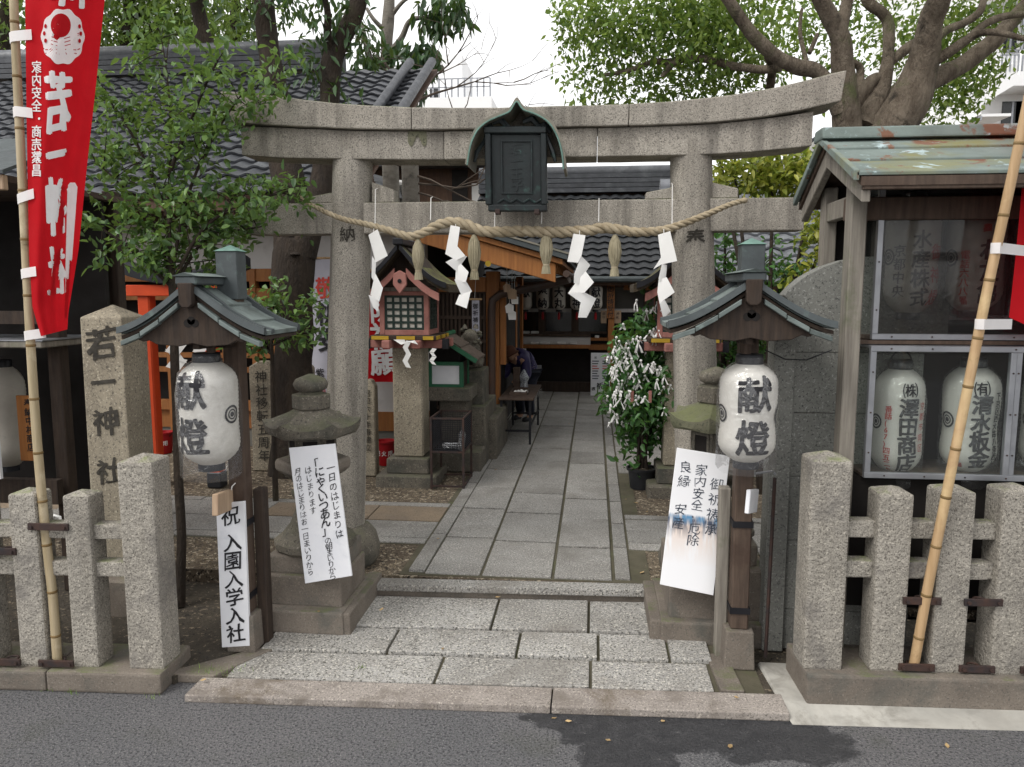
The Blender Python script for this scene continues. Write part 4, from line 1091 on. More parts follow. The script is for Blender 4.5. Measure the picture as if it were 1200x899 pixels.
# ================================================================== PAPER LANTERNS
def chochin_profile(R, Hh, waist=0.0, ribs=26, top=0.45):
    pr = []
    for i in range(ribs * 2 + 1):
        v = i / (ribs * 2)
        s = abs(v - 0.5) * 2
        r = R * (1 - 0.55 * max(0, (s - 0.55) / 0.45) ** 2.6) - R * waist * math.exp(-((v - 0.42) / 0.13) ** 2)
        if i % 2: r -= R * 0.018
        pr.append((r, Hh * v))
    return pr
def chochin(label, c, R, Hh, mat, texts, bag=True, group=None, waist=0.03, yaw=0.0, handle=False, plain_bottom=True, bagbot=0.05, crest=True):
    """c: centre of the lantern's bottom; texts: (string, angle, v_top, h, pitch, material, bold)"""
    th = thing('paper_lantern', label, 'paper lantern', tuple(c), group)
    pr = chochin_profile(R, Hh, waist)
    body = MB().lathe(c, pr, 40, cap=False).build('shade', mat, th, smooth=75)
    rt = pr[-1][0]
    MB().lathe(c + Vector((0, 0, Hh)), [(rt * 0.7, -0.003), (rt * 1.02, -0.003), (rt * 1.02, 0.04), (rt * 0.96, 0.044), (rt * 0.7, 0.044)], 28).build('top_ring', M['black_paint'], th, smooth=40)
    MB().lathe(c, [(rt * 0.7, -0.032), (rt * 1.0, -0.034), (rt * 1.0, 0.004), (rt * 0.7, 0.006)], 28).build('bottom_ring', M['black_paint'], th, smooth=40)
    if handle:
        MB().tube([c + Vector((rt * math.cos(t) * 0.95, 0, Hh + 0.03 + rt * 1.1 * math.sin(t))) for t in np.linspace(0, math.pi, 13)], 0.004, 6).build('handle', M['black_metal'], th)
    def rad_at(z):
        v = max(0, min(1, z / Hh)); s = abs(v - 0.5) * 2
        return R * (1 - 0.55 * max(0, (s - 0.55) / 0.45) ** 2.6) - R * waist * math.exp(-((v - 0.42) / 0.13) ** 2)
    def place(u, v):
        r = rad_at(v) + 0.0022; t = -math.pi / 2 + u / R
        return c + Vector((r * math.cos(t), r * math.sin(t), v))
    for s, ang, vt, h, pitch, mt, bd in texts:
        letters([(s, ang * R, vt, h, pitch)], mt, th, place, bold=bd, cut=0.03, wob=0.012, slant=0.03)
    if crest:
        for sg in (-1, 1):
            a = sg * 1.32
            bm_ = MB()
            for r0, r1, n_ in ((0.0, 0.012, 16), (0.018, 0.024, 16), (0.032, 0.042, 20)):
                rr0, rr1 = r0 * R / 0.13, r1 * R / 0.13
                k = len(bm_.v)
                for j in range(n_):
                    t = 2 * math.pi * j / n_
                    for q in (rr0 + 1e-4, rr1): bm_.v.append(place(a * R + q * math.cos(t), Hh * 0.5 + q * math.sin(t)))
                for j in range(n_):
                    a_, b_ = k + 2 * j, k + 2 * ((j + 1) % n_); bm_.f.append((a_, a_ + 1, b_ + 1, b_))
            bm_.build('crest', M['ink'], th)
    if bag:
        rb = R * 1.07
        prb = [(rb * 0.88, -bagbot - 0.02), (rb * 0.97, -bagbot), (rb * 0.98, Hh * 0.1), (rb * 1.0, Hh * 0.4), (rb * 1.0, Hh * 0.7), (rb * 0.9, Hh * 0.9), (rb * 0.62, Hh * 0.99), (rt * 1.06, Hh + 0.006), (rt * 1.1, Hh + 0.03)]
        bo = MB().lathe(c, prb, 36, rmod=lambda t, z: 1 + 0.045 * noise.noise(Vector((math.cos(t) * 3, math.sin(t) * 3, z * 5 + c.x * 9))) + 0.02 * math.sin(t * 11 + z * 6), cap=False)
        bo.build('plastic_cover', M['bag'], th, smooth=50)
    return th
GL = 'big white offering lanterns at the entrance'
yl = yfL + 0.19
cb = P(248, 542, yl); ct = P(248, 424, yl); RL = (P(281, 480, yl).x - P(217, 480, yl).x) / 2
chochin('plastic wrapped white paper lantern with black characters under the left copper roof', cb, RL, ct.z - cb.z, M['chochin'],
        [('献燈', -0.22, (ct.z - cb.z) * 0.90, (ct.z - cb.z) * 0.33, (ct.z - cb.z) * 0.44, M['ink'], 0.028)], group=GL)
yl = yfR + 0.17
cb = P(874, 539, yl); ct = P(874, 426, yl); RR_ = (P(908, 480, yl).x - P(840, 480, yl).x) / 2
chochin('bright white paper lantern with black characters under the right copper roof', cb, RR_, ct.z - cb.z, M['chochin'],
        [('献燈', 0.05, (ct.z - cb.z) * 0.87, (ct.z - cb.z) * 0.33, (ct.z - cb.z) * 0.44, M['ink'], 0.028)], group=GL, waist=0.07, bagbot=0.03)
for X_, yl_, zt_, th_ in ((P(248, 424, yfL + 0.19).x, yfL + 0.19, P(248, 424, yfL + 0.19).z, pl), (P(874, 426, yfR + 0.17).x, yfR + 0.17, P(874, 426, yfR + 0.17).z, pr_)):
    MB().tube([(X_, yl_, zt_ + 0.02), (X_, yl_, zt_ + 0.14)], 0.022, 8).build('hanger', M['timber_brown'], th_)

# ================================================================== SIGNS
def board(name, label, px, Y, lean, mat, thick=0.012, dY=0.0):
    """px: four corners tl, tr, br, bl in photo pixels; lean tips the top back"""
    tl, tr, br, bl = px
    pts_ = [P(*tl, Y + lean), P(*tr, Y + lean + dY), P(*br, Y + dY), P(*bl, Y)]
    R_ = ((pts_[1] - pts_[0]) + (pts_[2] - pts_[3])).normalized()
    U_ = ((pts_[0] - pts_[3]) + (pts_[1] - pts_[2])).normalized()
    N_ = R_.cross(U_).normalized()          # towards the viewer
    if N_.y > 0: N_ = -N_
    o = tag(MB().add(pts_ + [p - N_ * thick for p in pts_], [(3, 2, 1, 0), (4, 5, 6, 7), (0, 1, 5, 4), (1, 2, 6, 5), (2, 3, 7, 6), (3, 0, 4, 7)]).build(name, mat, bevel=0.0015), label, 'sign')
    C_ = sum(pts_, Vector()) / 4
    w = ((pts_[1] - pts_[0]).length + (pts_[2] - pts_[3]).length) / 2; h = ((pts_[0] - pts_[3]).length + (pts_[1] - pts_[2]).length) / 2
    return o, plane_place(C_, R_, U_, N_, 0.002), w, h, (C_, R_, U_, N_)
def stroke_sign(mat):
    return mat
s1, pl1, w, h, fr1 = board('poem_sign', 'white wrapped board with brushed vertical poem leaning against the left stone lantern', [(338.5, 525), (392.5, 520), (412.5, 675), (357.5, 684)], 3.74, 0.07, M['board'])
k = h / 0.68
letters([('一日のはじまりは', w * 0.35, h * 0.35, 0.04 * k, 0.048 * k)], M['ink'], s1, pl1, bold=0.003, wob=0.03, slant=0.12)
letters([('｢にゃくいつあん｣', w * 0.10, h * 0.40, 0.05 * k, 0.0425 * k)], M['ink'], s1, pl1, bold=0.012, wob=0.018, slant=0.12)
letters([('の朝まいりから', w * 0.10, h * -0.185, 0.034 * k, 0.0305 * k)], M['ink'], s1, pl1, bold=0.0, wob=0.03, slant=0.12)
letters([('はじまります', w * -0.14, h * 0.35, 0.035 * k, 0.041 * k)], M['ink'], s1, pl1, bold=-0.002, wob=0.03, slant=0.12)
letters([('月のはじまりはお一日まいりから', w * -0.36, h * 0.35, 0.034 * k, 0.0365 * k)], M['ink'], s1, pl1, bold=0.0, wob=0.03, slant=0.12)
t = NT('washed_out_board')          # rain has run the paint down the lower half
tc = t.n('TexCoord'); cu = coords(t, shift=False)
_a, _b, _c, _d = P(793.5, 525, 3.85), P(855.5, 535, 3.85), P(836, 698, 3.8), P(773.5, 685, 3.8)   # board corners give its own up axis
_u = (_a + _b - _c - _d) / 2; _lo = (_c + _d) / 2 - Vector(((_b.x + _d.x) / 2, 3.825, _c.z))
_dot = t.n('VectorMath', {0: t.n('VectorMath', {0: tc.outputs['Object'], 1: tuple(_lo)}, operation='SUBTRACT').outputs[0], 1: tuple(_u / _u.length_squared)}, operation='DOT_PRODUCT')
sx = t.n('CombineXYZ', {2: _dot.outputs['Value']})
sx = t.n('SeparateXYZ', {0: sx.outputs[0]})
cz = t.n('VectorMath', {0: cu, 1: (1, 1, 0.12)}, operation='MULTIPLY').outputs[0]
runs = t.noise(cz, 42, 4, 0.6)
band = t.math('MULTIPLY', t.ramp(sx.outputs[2], 0.545, 0.50), t.ramp(sx.outputs[2], 0.18, 0.52))
col = t.mix(H('eeeef0'), H('e2ccbc'), t.math('MULTIPLY', band, t.ramp(t.noise(cz, 28, 3), 0.36, 0.52)))
col = t.mix(col, H('4c5568'), t.math('MULTIPLY', t.math('MULTIPLY', t.ramp(sx.outputs[2], 0.36, 0.50), t.ramp(sx.outputs[2], 0.545, 0.51)), t.ramp(runs, 0.42, 0.54)))
col = t.mix(col, H('5f8fb5'), t.math('MULTIPLY', t.math('MULTIPLY', t.ramp(sx.outputs[2], 0.46, 0.52), t.ramp(sx.outputs[2], 0.55, 0.53)), t.ramp(t.noise(cz, 30, 3), 0.40, 0.52)))
b_ = t.n('BsdfPrincipled', {'Base Color': col, 'Roughness': 0.5})
M['washed'] = t.out(b_.outputs[0])
s2, pl2, w, h, fr2 = board('prayer_sign', 'white prayer notice with washed out blue ink leaning at the right lantern base', [(793.5, 525), (855.5, 535), (836, 698), (773.5, 685)], 3.80, 0.05, M['washed'])
k = h / 0.72
letters([('御祈祷承', w * 0.31, h * 0.33, 0.06 * k, 0.078 * k)], M['ink_blue'], s2, pl2, bold=-0.004, wob=0.03, slant=0.1)
letters([('家内安全･厄除', w * 0.0, h * 0.41, 0.056 * k, 0.061 * k)], M['ink_blue'], s2, pl2, bold=-0.004, wob=0.03, slant=0.1)
letters([('良縁　安産', w * -0.30, h * 0.41, 0.056 * k, 0.073 * k)], M['ink_blue'], s2, pl2, bold=-0.004, wob=0.03, slant=0.1)
s3, pl3, w, h, fr3 = board('greeting_sign', 'narrow white hanging board with seven brushed characters on the left post', [(253, 591), (286, 588), (292.5, 757), (260, 759)], YPL - 0.075, 0.0, M['board'], 0.02)
cw = 0.088
letters([('祝', 0, h * 0.47, cw, cw)], M['ink'], s3, pl3, bold=0.012, wob=0.02, slant=0.1)
letters([('入園入学入社', 0.004, h * 0.47 - 0.135, cw, h * 0.127)], M['ink'], s3, pl3, bold=0.012, wob=0.02, slant=0.1)
MB().tube([P(268, 590, YPL - 0.07), P(272, 570, YPL - 0.06), P(276, 566, YPL - 0.05)], 0.003, 5).build('string', M['string'], s3)

# ================================================================== NAME STONE
ms_y = 3.92
a = P(93, 372, ms_y); b = P(141.5, 372, ms_y); b2 = P(147, 600, ms_y)
wx = (b.x - a.x) / 2; mx = (a.x + b.x) / 2
ms = thing('name_stone', 'tall square granite pillar carved with four characters behind the left fence', 'stone pillar', (mx, ms_y + wx, 0.045))
zt_ = a.z
MB().add([(mx - wx * 1.04, ms_y - 0.01, 0.04), (mx + wx * 1.04, ms_y - 0.01, 0.04), (mx + wx * 1.04, ms_y + 2 * wx, 0.04), (mx - wx * 1.04, ms_y + 2 * wx, 0.04), (mx - wx, ms_y, zt_), (mx + wx, ms_y, zt_), (mx + wx, ms_y + 2 * wx, zt_), (mx - wx, ms_y + 2 * wx, zt_), (mx, ms_y + wx, zt_ + 0.07)],
         [(3, 2, 1, 0), (0, 1, 5, 4), (1, 2, 6, 5), (2, 3, 7, 6), (3, 0, 4, 7), (4, 5, 8), (5, 6, 8), (6, 7, 8), (7, 4, 8)]).build('shaft', M['marker'], ms, bevel=0.01, seg=2, jit=0.003)
MB().box(mx - wx * 1.5, mx + wx * 1.5, ms_y - 0.08, ms_y + 2 * wx + 0.08, 0.03, 0.25).build('plinth', M['granite_base'], ms, bevel=0.012, jit=0.004)
def mspl(u, v):
    return Vector((mx + u, ms_y - 0.003 - 0.01 * (zt_ - v) / (zt_ - 0.04), v))
for ch, py, hh in (('若', 403, 0.165), ('一', 450, 0.13), ('神', 494, 0.14), ('社', 552, 0.135)):
    z = P(118, py, ms_y).z
    letters([(ch, 0.0, z + hh / 2, hh, hh)], M['carve'], ms, mspl, bold=0.024 if ch != '一' else 0.045, wob=0.03, slant=0.12)

# ================================================================== BAMBOO POLES AND BANNERS
def bamboo(label, px, Y, r0, r1, mat, nodes, grow=0.0, z_foot=None):
    pts_ = [P(x, y, Y + grow * (768 - y) / 768) for x, y in px]
    th = thing('bamboo_pole', label, 'bamboo pole', tuple(pts_[0]), 'bamboo banner poles')
    sp, _ = smooth_path(pts_, [1] * len(pts_), 6)
    n = len(sp)
    rr = [r0 + (r1 - r0) * i / (n - 1) for i in range(n)]
    cum = [0]
    for i in range(1, n): cum.append(cum[-1] + (sp[i] - sp[i - 1]).length)
    MB().tube(sp, rr, 16).build('culm', mat, th, smooth=60)
    L = cum[-1]; d = nodes * 0.6
    while d < L:
        i = max(j for j in range(n) if cum[j] <= d)
        if i >= n - 1: break
        t = (d - cum[i]) / (cum[i + 1] - cum[i]); p = sp[i].lerp(sp[i + 1], t); dr = (sp[i + 1] - sp[i]).normalized(); r = rr[i]
        MB().tube([p - dr * 0.007, p - dr * 0.002, p + dr * 0.002, p + dr * 0.006], [r * 1.0, r * 1.10, r * 1.10, r * 1.0], 16, cap=False).build('node', M['bamboo_node'], th, smooth=60)
        d += nodes * random.uniform(0.85, 1.15)
    return th, sp, rr
YB = SY(-2.4, 0.075)
bpl, spL, rrL = bamboo('weathered bamboo pole leaning in the left fence brackets', [(68.5, 778), (67, 769), (62, 700), (55, 640), (49, 580), (43, 510), (37.5, 430), (33, 350), (28, 250), (22, 130), (16, 0), (12, -120), (9, -260)], YB, 0.0215, 0.0165, M['bamboo_grey'], 0.24)
YB2 = SY(1.3, 0.128)
bpr, spR, rrR = bamboo('yellow bamboo pole slanting across the lantern cabinet on the right', [(1070.5, 780), (1073, 768), (1087, 690), (1104, 605), (1122, 515), (1140, 425), (1158, 335), (1177, 248), (1195, 165), (1215, 70), (1236, -30), (1268, -180)], YB2, 0.0215, 0.017, M['bamboo'], 0.235, grow=-0.26)
# left banner: seen from its back, so the print is mirrored
def lerp_tab(tab, y):
    for (y0, a0), (y1, a1) in zip(tab, tab[1:]):
        if y0 <= y <= y1: return a0 + (a1 - a0) * (y - y0) / (y1 - y0)
    return tab[0][1] if y < tab[0][0] else tab[-1][1]
LE = [(-240, 25), (0, 29.5), (130, 31), (300, 34), (360, 38), (394, 48)]
RE = [(-240, 138), (0, 123), (100, 113), (200, 102), (300, 92), (375, 80), (394, 79)]
TOPY, BOTY = -235, 394
def ban(u, v):                  # u 0..1 from the pole, v 0 top..1 bottom
    y = TOPY + (BOTY - TOPY) * v
    x = lerp_tab(LE, y) + (lerp_tab(RE, y) - lerp_tab(LE, y)) * u
    yy = y - 8 * u * v
    dep = YB - 0.02 + u * u * 0.20 * (0.55 + 0.6 * v) + 0.02 * math.sin(u * 7 + v * 4) * (0.2 + u) + 0.006 * math.sin(u * 19 + v * 9) * v
    return P(x, yy, dep)
bn = thing('shrine_banner', 'tall red banner with white crest and mirrored white characters on the left pole', 'banner', tuple(ban(0, 1)), 'red shrine banners')
MB().grid(ban, 36, 90).build('cloth', M['red_cloth'], bn, smooth=80, fix=False)
def ban_n(u, v):
    e = 0.004
    p = ban(u, v); a = ban(min(u + e, 1), v) - ban(max(u - e, 0), v); b = ban(u, min(v + e, 1)) - ban(u, max(v - e, 0))
    n_ = a.cross(b).normalized()
    if n_.y > 0: n_ = -n_
    return p + n_ * 0.0025
def inv(x, y):                  # photo pixel -> banner (u, v)
    v = (y - TOPY) / (BOTY - TOPY)
    for _ in range(3):
        l, r = lerp_tab(LE, TOPY + (BOTY - TOPY) * v), lerp_tab(RE, TOPY + (BOTY - TOPY) * v)
        u = (x - l) / (r - l); v = (y + 8 * u * v - TOPY) / (BOTY - TOPY)
    return u, v
def ban_px(x, y):
    u, v = inv(x, y); return ban_n(min(max(u, 0.0), 1), min(max(v, 0), 1))
def ban_place(cx_, cy_):
    return lambda u, v: ban_px(cx_ + u, cy_ - v)
for ch, x, y, s, sq_ in (('若', 68.5, 120, 66, .4), ('一', 66.5, 183, 44, .48), ('神', 66, 242, 62, .32), ('社', 66.5, 318, 52, .33)):
    letters([(ch, 0, s / 2, s, s)], M['white_print'], bn, ban_place(x, y), bold=0.03 if ch != '一' else 0.05, wob=0.02, slant=-0.1, mirror=True, cut=5, squash=sq_)
letters([('家内安全･商売繁昌', 0, 0, 13.5, 15.1)], M['white_print'], bn, ban_place(43.5, 72.5), bold=0.014, wob=0.0, slant=0.0, mirror=True, cut=5, squash=0.8)
letters([('恵神', 0, 0, 34, 34)], M['white_print'], bn, ban_place(82, -60), bold=0.04, wob=0.02, mirror=True, cut=5, squash=1.3)
sm = MB()
def strip_px(pts_, mat, name, par, e=0.0):
    mb = MB(); n = 30
    for i in range(n + 1):
        t = i / n
        y = pts_[0][2] + (pts_[1][2] - pts_[0][2]) * t
        l = pts_[0][0] + (pts_[1][0] - pts_[0][0]) * t; r = pts_[0][1] + (pts_[1][1] - pts_[0][1]) * t
        if i == 0: l, r = l + (r - l) * 0.25, r - (r - l) * 0.25
        mb.v += [ban_px(l, y) + Vector((0, -e, 0)), ban_px((l + r) / 2, y) + Vector((0, -e, 0)), ban_px(r, y) + Vector((0, -e, 0))]
    for i in range(n): mb.f += [(3 * i, 3 * i + 1, 3 * i + 4, 3 * i + 3), (3 * i + 1, 3 * i + 2, 3 * i + 5, 3 * i + 4)]
    return mb.build(name, mat, par, fix=False)
strip_px([(78.5, 91, 214), (75.5, 78.5, 372)], M['white_print'], 'white_panel', bn)
# crest: two wings closing to a ring round a bird
def crest_poly(fn, n, mat, name, e):
    mb = MB(); pts_ = [fn(2 * math.pi * i / n) for i in range(n)]
    c0 = (sum(p[0] for p in pts_) / n, sum(p[1] for p in pts_) / n)
    for p in [c0] + pts_: mb.v.append(ban_px(*p) + Vector((0, -e, 0)))
    mid = [((p[0] + c0[0]) / 2, (p[1] + c0[1]) / 2) for p in pts_]
    for p in mid: mb.v.append(ban_px(*p) + Vector((0, -e, 0)))
    for i in range(n):
        j = (i + 1) % n
        mb.f += [(0, 1 + n + i, 1 + n + j), (1 + n + i, 1 + i, 1 + j, 1 + n + j)]
    return mb.build(name, mat, bn, fix=False)
kx_, ky_ = 73.5, 43
crest_poly(lambda t: (kx_ + 24.5 * math.cos(t) * (1 + 0.035 * math.cos(10 * t)), ky_ + 32.5 * math.sin(t) * (1 + 0.035 * math.cos(10 * t))), 60, M['white_print'], 'crest', 0.0)
crest_poly(lambda t: (kx_ - 2 + 11.5 * math.cos(t), ky_ - 13 + 14 * math.sin(t)), 24, M['red_cloth_dark'], 'crest_detail', 0.001)
for sx_ in (-1, 1):
    for k in range(3):
        crest_poly(lambda t: (kx_ + sx_ * (19.5 + (1.5 if k == 1 else 0)) + 1.6 * math.cos(t), ky_ - 12 + 8.5 * k + 2.6 * math.sin(t)), 10, M['red_cloth_dark'], 'crest_detail', 0.001)
    for k in range(5):
        x0, y0 = kx_ - 2 + sx_ * (3.5 + 0.4 * k), ky_ + 2 + 4.2 * k
        strip = MB(); L_ = 7 if k < 3 else 13
        q = [(x0, y0), (x0 + sx_ * L_, y0 - 2 + (2.5 if k >= 3 else 0)), (x0 + sx_ * L_, y0 - 1.1 + (2.5 if k >= 3 else 0)), (x0, y0 + 0.9)]
        strip.add([ban_px(*p) + Vector((0, -0.001, 0)) for p in q], [(0, 1, 2, 3)]).build('crest_detail', M['red_cloth_dark'], bn, fix=False)
    q = [(kx_ - 1.2, ky_ - 29), (kx_ + sx_ * 1.6 - 1, ky_ - 34), (kx_ + sx_ * 0.3 - 1, ky_ - 26)]
for x0, x1, y0, y1 in ((-22, -4, 13.5, 20), (4, 20, 20, 13.5)):
    MB().add([ban_px(kx_ + x0, ky_ + y0) + Vector((0, -0.001, 0)), ban_px(kx_ + x1, ky_ + y1) + Vector((0, -0.001, 0)), ban_px(kx_ + x1, ky_ + y1 + 1.2) + Vector((0, -0.001, 0)), ban_px(kx_ + x0, ky_ + y0 + 1.2) + Vector((0, -0.001, 0))], [(0, 1, 2, 3)]).build('crest_detail', M['red_cloth_dark'], bn, fix=False)
# white loops tying banner to pole
for y in (-190, -120, -45, 41, 133, 227, 318, 390):
    i = min(range(len(spL)), key=lambda j: abs((spL[j] - P(20, y + 4, YB)).z))
    p = spL[i]; r = rrL[i] + 0.003
    q = ban_px(lerp_tab(LE, y) + 8, y)
    mb = MB(); secs = []
    path_ = [(p + Vector((-r * 0.7, r * 0.7, -0.012))), p + Vector((-r, 0, -0.012)), p + Vector((-r * 0.75, -r * 0.75, -0.010)), p + Vector((r * 0.1, -r * 1.15, -0.006)), p.lerp(q, 0.65) + Vector((0, -0.012, -0.002)), q + Vector((0, -0.003, 0))]
    hw_ = 0.021
    for k, s in enumerate(path_):
        mb.v += [s + Vector((0, 0, hw_)), s - Vector((0, 0, hw_))]
    mb.f = [(2 * k, 2 * k + 1, 2 * k + 3, 2 * k + 2) for k in range(len(path_) - 1)]
    mb.build('loop', M['white_cloth'] if False else M['white_print'], bn, smooth=60, fix=False)
# right banner: only its lower corner reaches into view
def ban2(u, v):
    t = v
    i = t * (len(spR) - 1) * 0.999
    px0 = 1215 + (1181 - 1215) * v + 14; py0 = 205 + (372 - 205) * v
    a = P(1210 - 27 * v ** 2.4, -200 + 572 * v, YB2)
    w = 0.42 * u
    sag = 0.03 * math.sin(u * 6 + v * 3)
    return a + Vector((w * 0.9 + 0.05 * (1 - v), w * 0.35 + sag, -0.09 * u * (v ** 2) * 1.3 - 0.02 * math.sin(u * 3.1) * v))
b2 = thing('shrine_banner', 'red banner whose lower corner shows at the right edge beside the bamboo', 'banner', tuple(ban2(0, 1)), 'red shrine banners')
MB().grid(ban2, 20, 50).build('cloth', M['red_cloth'], b2, smooth=80, fix=False)
for y, xq in ((290, 1201), (376, 1186)):
    i = min(range(len(spR)), key=lambda j: abs((spR[j] - P(1180, y, YB2)).z))
    p = spR[i]; r = rrR[i] + 0.003
    q = P(xq, y + 4, YB2 - 0.012)
    path_ = [p + Vector((-r * 0.7, r * 0.7, 0)), p + Vector((-r, 0, 0)), p + Vector((-r * 0.75, -r * 0.75, 0)), p + Vector((r * 0.1, -r * 1.15, 0)), q]
    mb = MB()
    for k, s in enumerate(path_): mb.v += [s + Vector((0, 0, 0.021)), s - Vector((0, 0, 0.021))]
    mb.f = [(2 * k, 2 * k + 1, 2 * k + 3, 2 * k + 2) for k in range(len(path_) - 1)]
    mb.build('loop', M['white_print'], b2, smooth=60, fix=False)

# ================================================================== GRANITE SCREEN WALL
YW = 3.86
gw = thing('granite_wall', 'grey granite panel wall with a rounded top beside the right lantern post', 'wall', (1.1, YW, 0.03))
xw0, xw1 = P(922, 500, YW).x, P(990, 500, YW).x + 0.35
zs_ = [0.03] + [P(950, y, YW).z for y in (715, 634, 559, 484, 413)]
for z0, z1 in zip(zs_, zs_[1:]):
    MB().box(xw0, xw1, YW, YW + 0.12, z0 + 0.001, z1 - 0.001).build('panel', M['wall_granite'], gw, bevel=0.003)
z0 = zs_[-1] + 0.001
pp = [(xw0, z0)]
zt1 = P(918, 358, YW).z
arc = [(P(x, y, YW).x, P(x, y, YW).z) for x, y in [(919, 346), (928, 336), (940, 326), (952, 319), (965, 312.5), (978, 308), (990, 304.5), (1010, 301), (1040, 300)]]
poly = [(xw0, z0), (xw1 + 0.1, z0), (xw1 + 0.1, arc[-1][1])] + list(reversed(arc)) + [(xw0, zt1)]
MB().prism(poly, (0, YW, 0), (1, 0, 0), (0, 0, 1), (0, 0.12, 0)).build('panel', M['wall_granite'], gw, bevel=0.003)
a = P(897.5, 768, YW - 0.03); b = P(925, 392, YW - 0.03)
MB().box(P(899, 600, YW - .03).x, P(924, 600, YW - .03).x, YW - 0.04, YW + 0.10, 0.03, b.z).build('end_pillar', M['wall_granite'], gw, bevel=0.006)
MB().tube([P(896, 410, YW - 0.06), P(920, 421, YW - 0.06), P(945, 422, YW - 0.06), P(975, 410, YW - 0.06)], 0.003, 5).build('cable', M['black_plastic'], gw)

# ================================================================== LANTERN CABINET (right)
XC = P(1010, 205, 3.3).x
rc = thing('lantern_cabinet', 'timber framed cabinet with glass fronts and flaking roof holding donated lanterns on the right', 'cabinet', (2.0, 3.8, 0.03))
XE = 4.0
def roof_pt(x, y, z): return (x, y, z)
ye0, yr_, ye1 = 3.30, 3.83, 4.26
ze_, zr_ = P(1012, 207, 3.3).z, P(969, 166, 3.83).z
XL_ = XC - 0.02
for nm, y0, z0, y1, z1 in (('front', ye0, ze_, yr_, zr_), ('back', ye1, ze_, yr_, zr_)):
    for k in range(3):
        ta, tb = k / 3, (k + 1) / 3
        ya, yb2 = y0 + (y1 - y0) * ta, y0 + (y1 - y0) * (tb + 0.05)
        za, zb_ = z0 + (z1 - z0) * ta + 0.004, z0 + (z1 - z0) * (tb + 0.05) - 0.004
        if k == 2: yb2, zb_ = y1, z1
        MB().hexa([(XL_, ya, za), (XE, ya, za), (XE, yb2, zb_), (XL_, yb2, zb_), (XL_, ya, za + 0.016), (XE, ya, za + 0.016), (XE, yb2, zb_ + 0.012), (XL_, yb2, zb_ + 0.012)]).build('roof_sheet', M['flaking'], rc, bevel=0.003)
    # boards under, barge board at the gable
    MB().hexa([(XL_ + 0.02, y0, z0 - 0.035), (XE, y0, z0 - 0.035), (XE, y1, z1 - 0.035), (XL_ + 0.02, y1, z1 - 0.035), (XL_ + 0.02, y0, z0), (XE, y0, z0), (XE, y1, z1), (XL_ + 0.02, y1, z1)]).build('roof_board', M['timber_brown'], rc)
    yo = y0 + (0.02 if nm == 'front' else -0.02)
    MB().hexa([(XL_ + 0.03, yo, z0 - 0.10), (XL_ + 0.065, yo, z0 - 0.10), (XL_ + 0.065, y1, z1 - 0.12), (XL_ + 0.03, y1, z1 - 0.12), (XL_ + 0.03, yo, z0 - 0.03), (XL_ + 0.065, yo, z0 - 0.03), (XL_ + 0.065, y1, z1 - 0.03), (XL_ + 0.03, y1, z1 - 0.03)]).build('barge_board', M['timber_grey'], rc, bevel=0.004)
    MB().hexa([(XL_ - 0.01, y0, z0 - 0.015), (XL_ + 0.012, y0, z0 - 0.015), (XL_ + 0.012, y1, z1 - 0.01), (XL_ - 0.01, y1, z1 - 0.01), (XL_ - 0.01, y0, z0 + 0.028), (XL_ + 0.012, y0, z0 + 0.028), (XL_ + 0.012, y1, z1 + 0.02), (XL_ - 0.01, y1, z1 + 0.02)]).build('verge_trim', M['flaking'], rc, bevel=0.003)
MB().add([(XL_ - 0.015, yr_ - 0.08, zr_ + 0.0), (XE, yr_ - 0.08, zr_ + 0.0), (XE, yr_ + 0.08, zr_ + 0.0), (XL_ - 0.015, yr_ + 0.08, zr_ + 0.0), (XL_ - 0.015, yr_ - 0.06, zr_ + 0.055), (XE, yr_ - 0.06, zr_ + 0.055), (XE, yr_ + 0.06, zr_ + 0.055), (XL_ - 0.015, yr_ + 0.06, zr_ + 0.055)], [(3, 2, 1, 0), (4, 5, 6, 7), (0, 1, 5, 4), (1, 2, 6, 5), (2, 3, 7, 6), (3, 0, 4, 7)]).build('ridge', M['flaking'], rc, bevel=0.01, seg=2)
MB().box(XL_ + 0.03, XE, ye0 + 0.005, ye0 + 0.03, ze_ - 0.05, ze_ - 0.002).build('fascia', M['timber_brown'], rc, bevel=0.003)
YC = 3.66                    # front of the upper glass
xp0, xp1 = P(990, 400, YC - 0.05).x, P(1007, 400, YC - 0.05).x
MB().box(xp0, xp1 + 0.005, YC - 0.05, YC + 0.04, 0.03, ze_ + 0.02).build('post', M['timber_grey'], rc, bevel=0.005, jit=0.002)
MB().box(xp0, xp1, 4.02, 4.1, 0.03, ze_ + 0.05).build('post', M['timber_grey'], rc, bevel=0.005)
MB().box(xp0 + 0.01, xp1 - 0.01, YC + 0.04, 4.02, ze_ - 0.12, ze_ - 0.03).build('beam', M['timber_grey'], rc, bevel=0.004)
MB().box(xp0 + 0.0, XE, YC + 0.0, YC + 0.07, ze_ - 0.14, ze_ - 0.04).build('beam', M['timber_brown'], rc, bevel=0.004)
MB().box(XE - 0.1, XE, YC, YC + 0.09, 0.03, ze_ + 0.02).build('post', M['timber_grey'], rc, bevel=0.005)
MB().box(xp1 + 0.01, XE, 4.08, 4.11, 0.4, ze_ + 0.1).build('back_board', M['black_void'], rc)
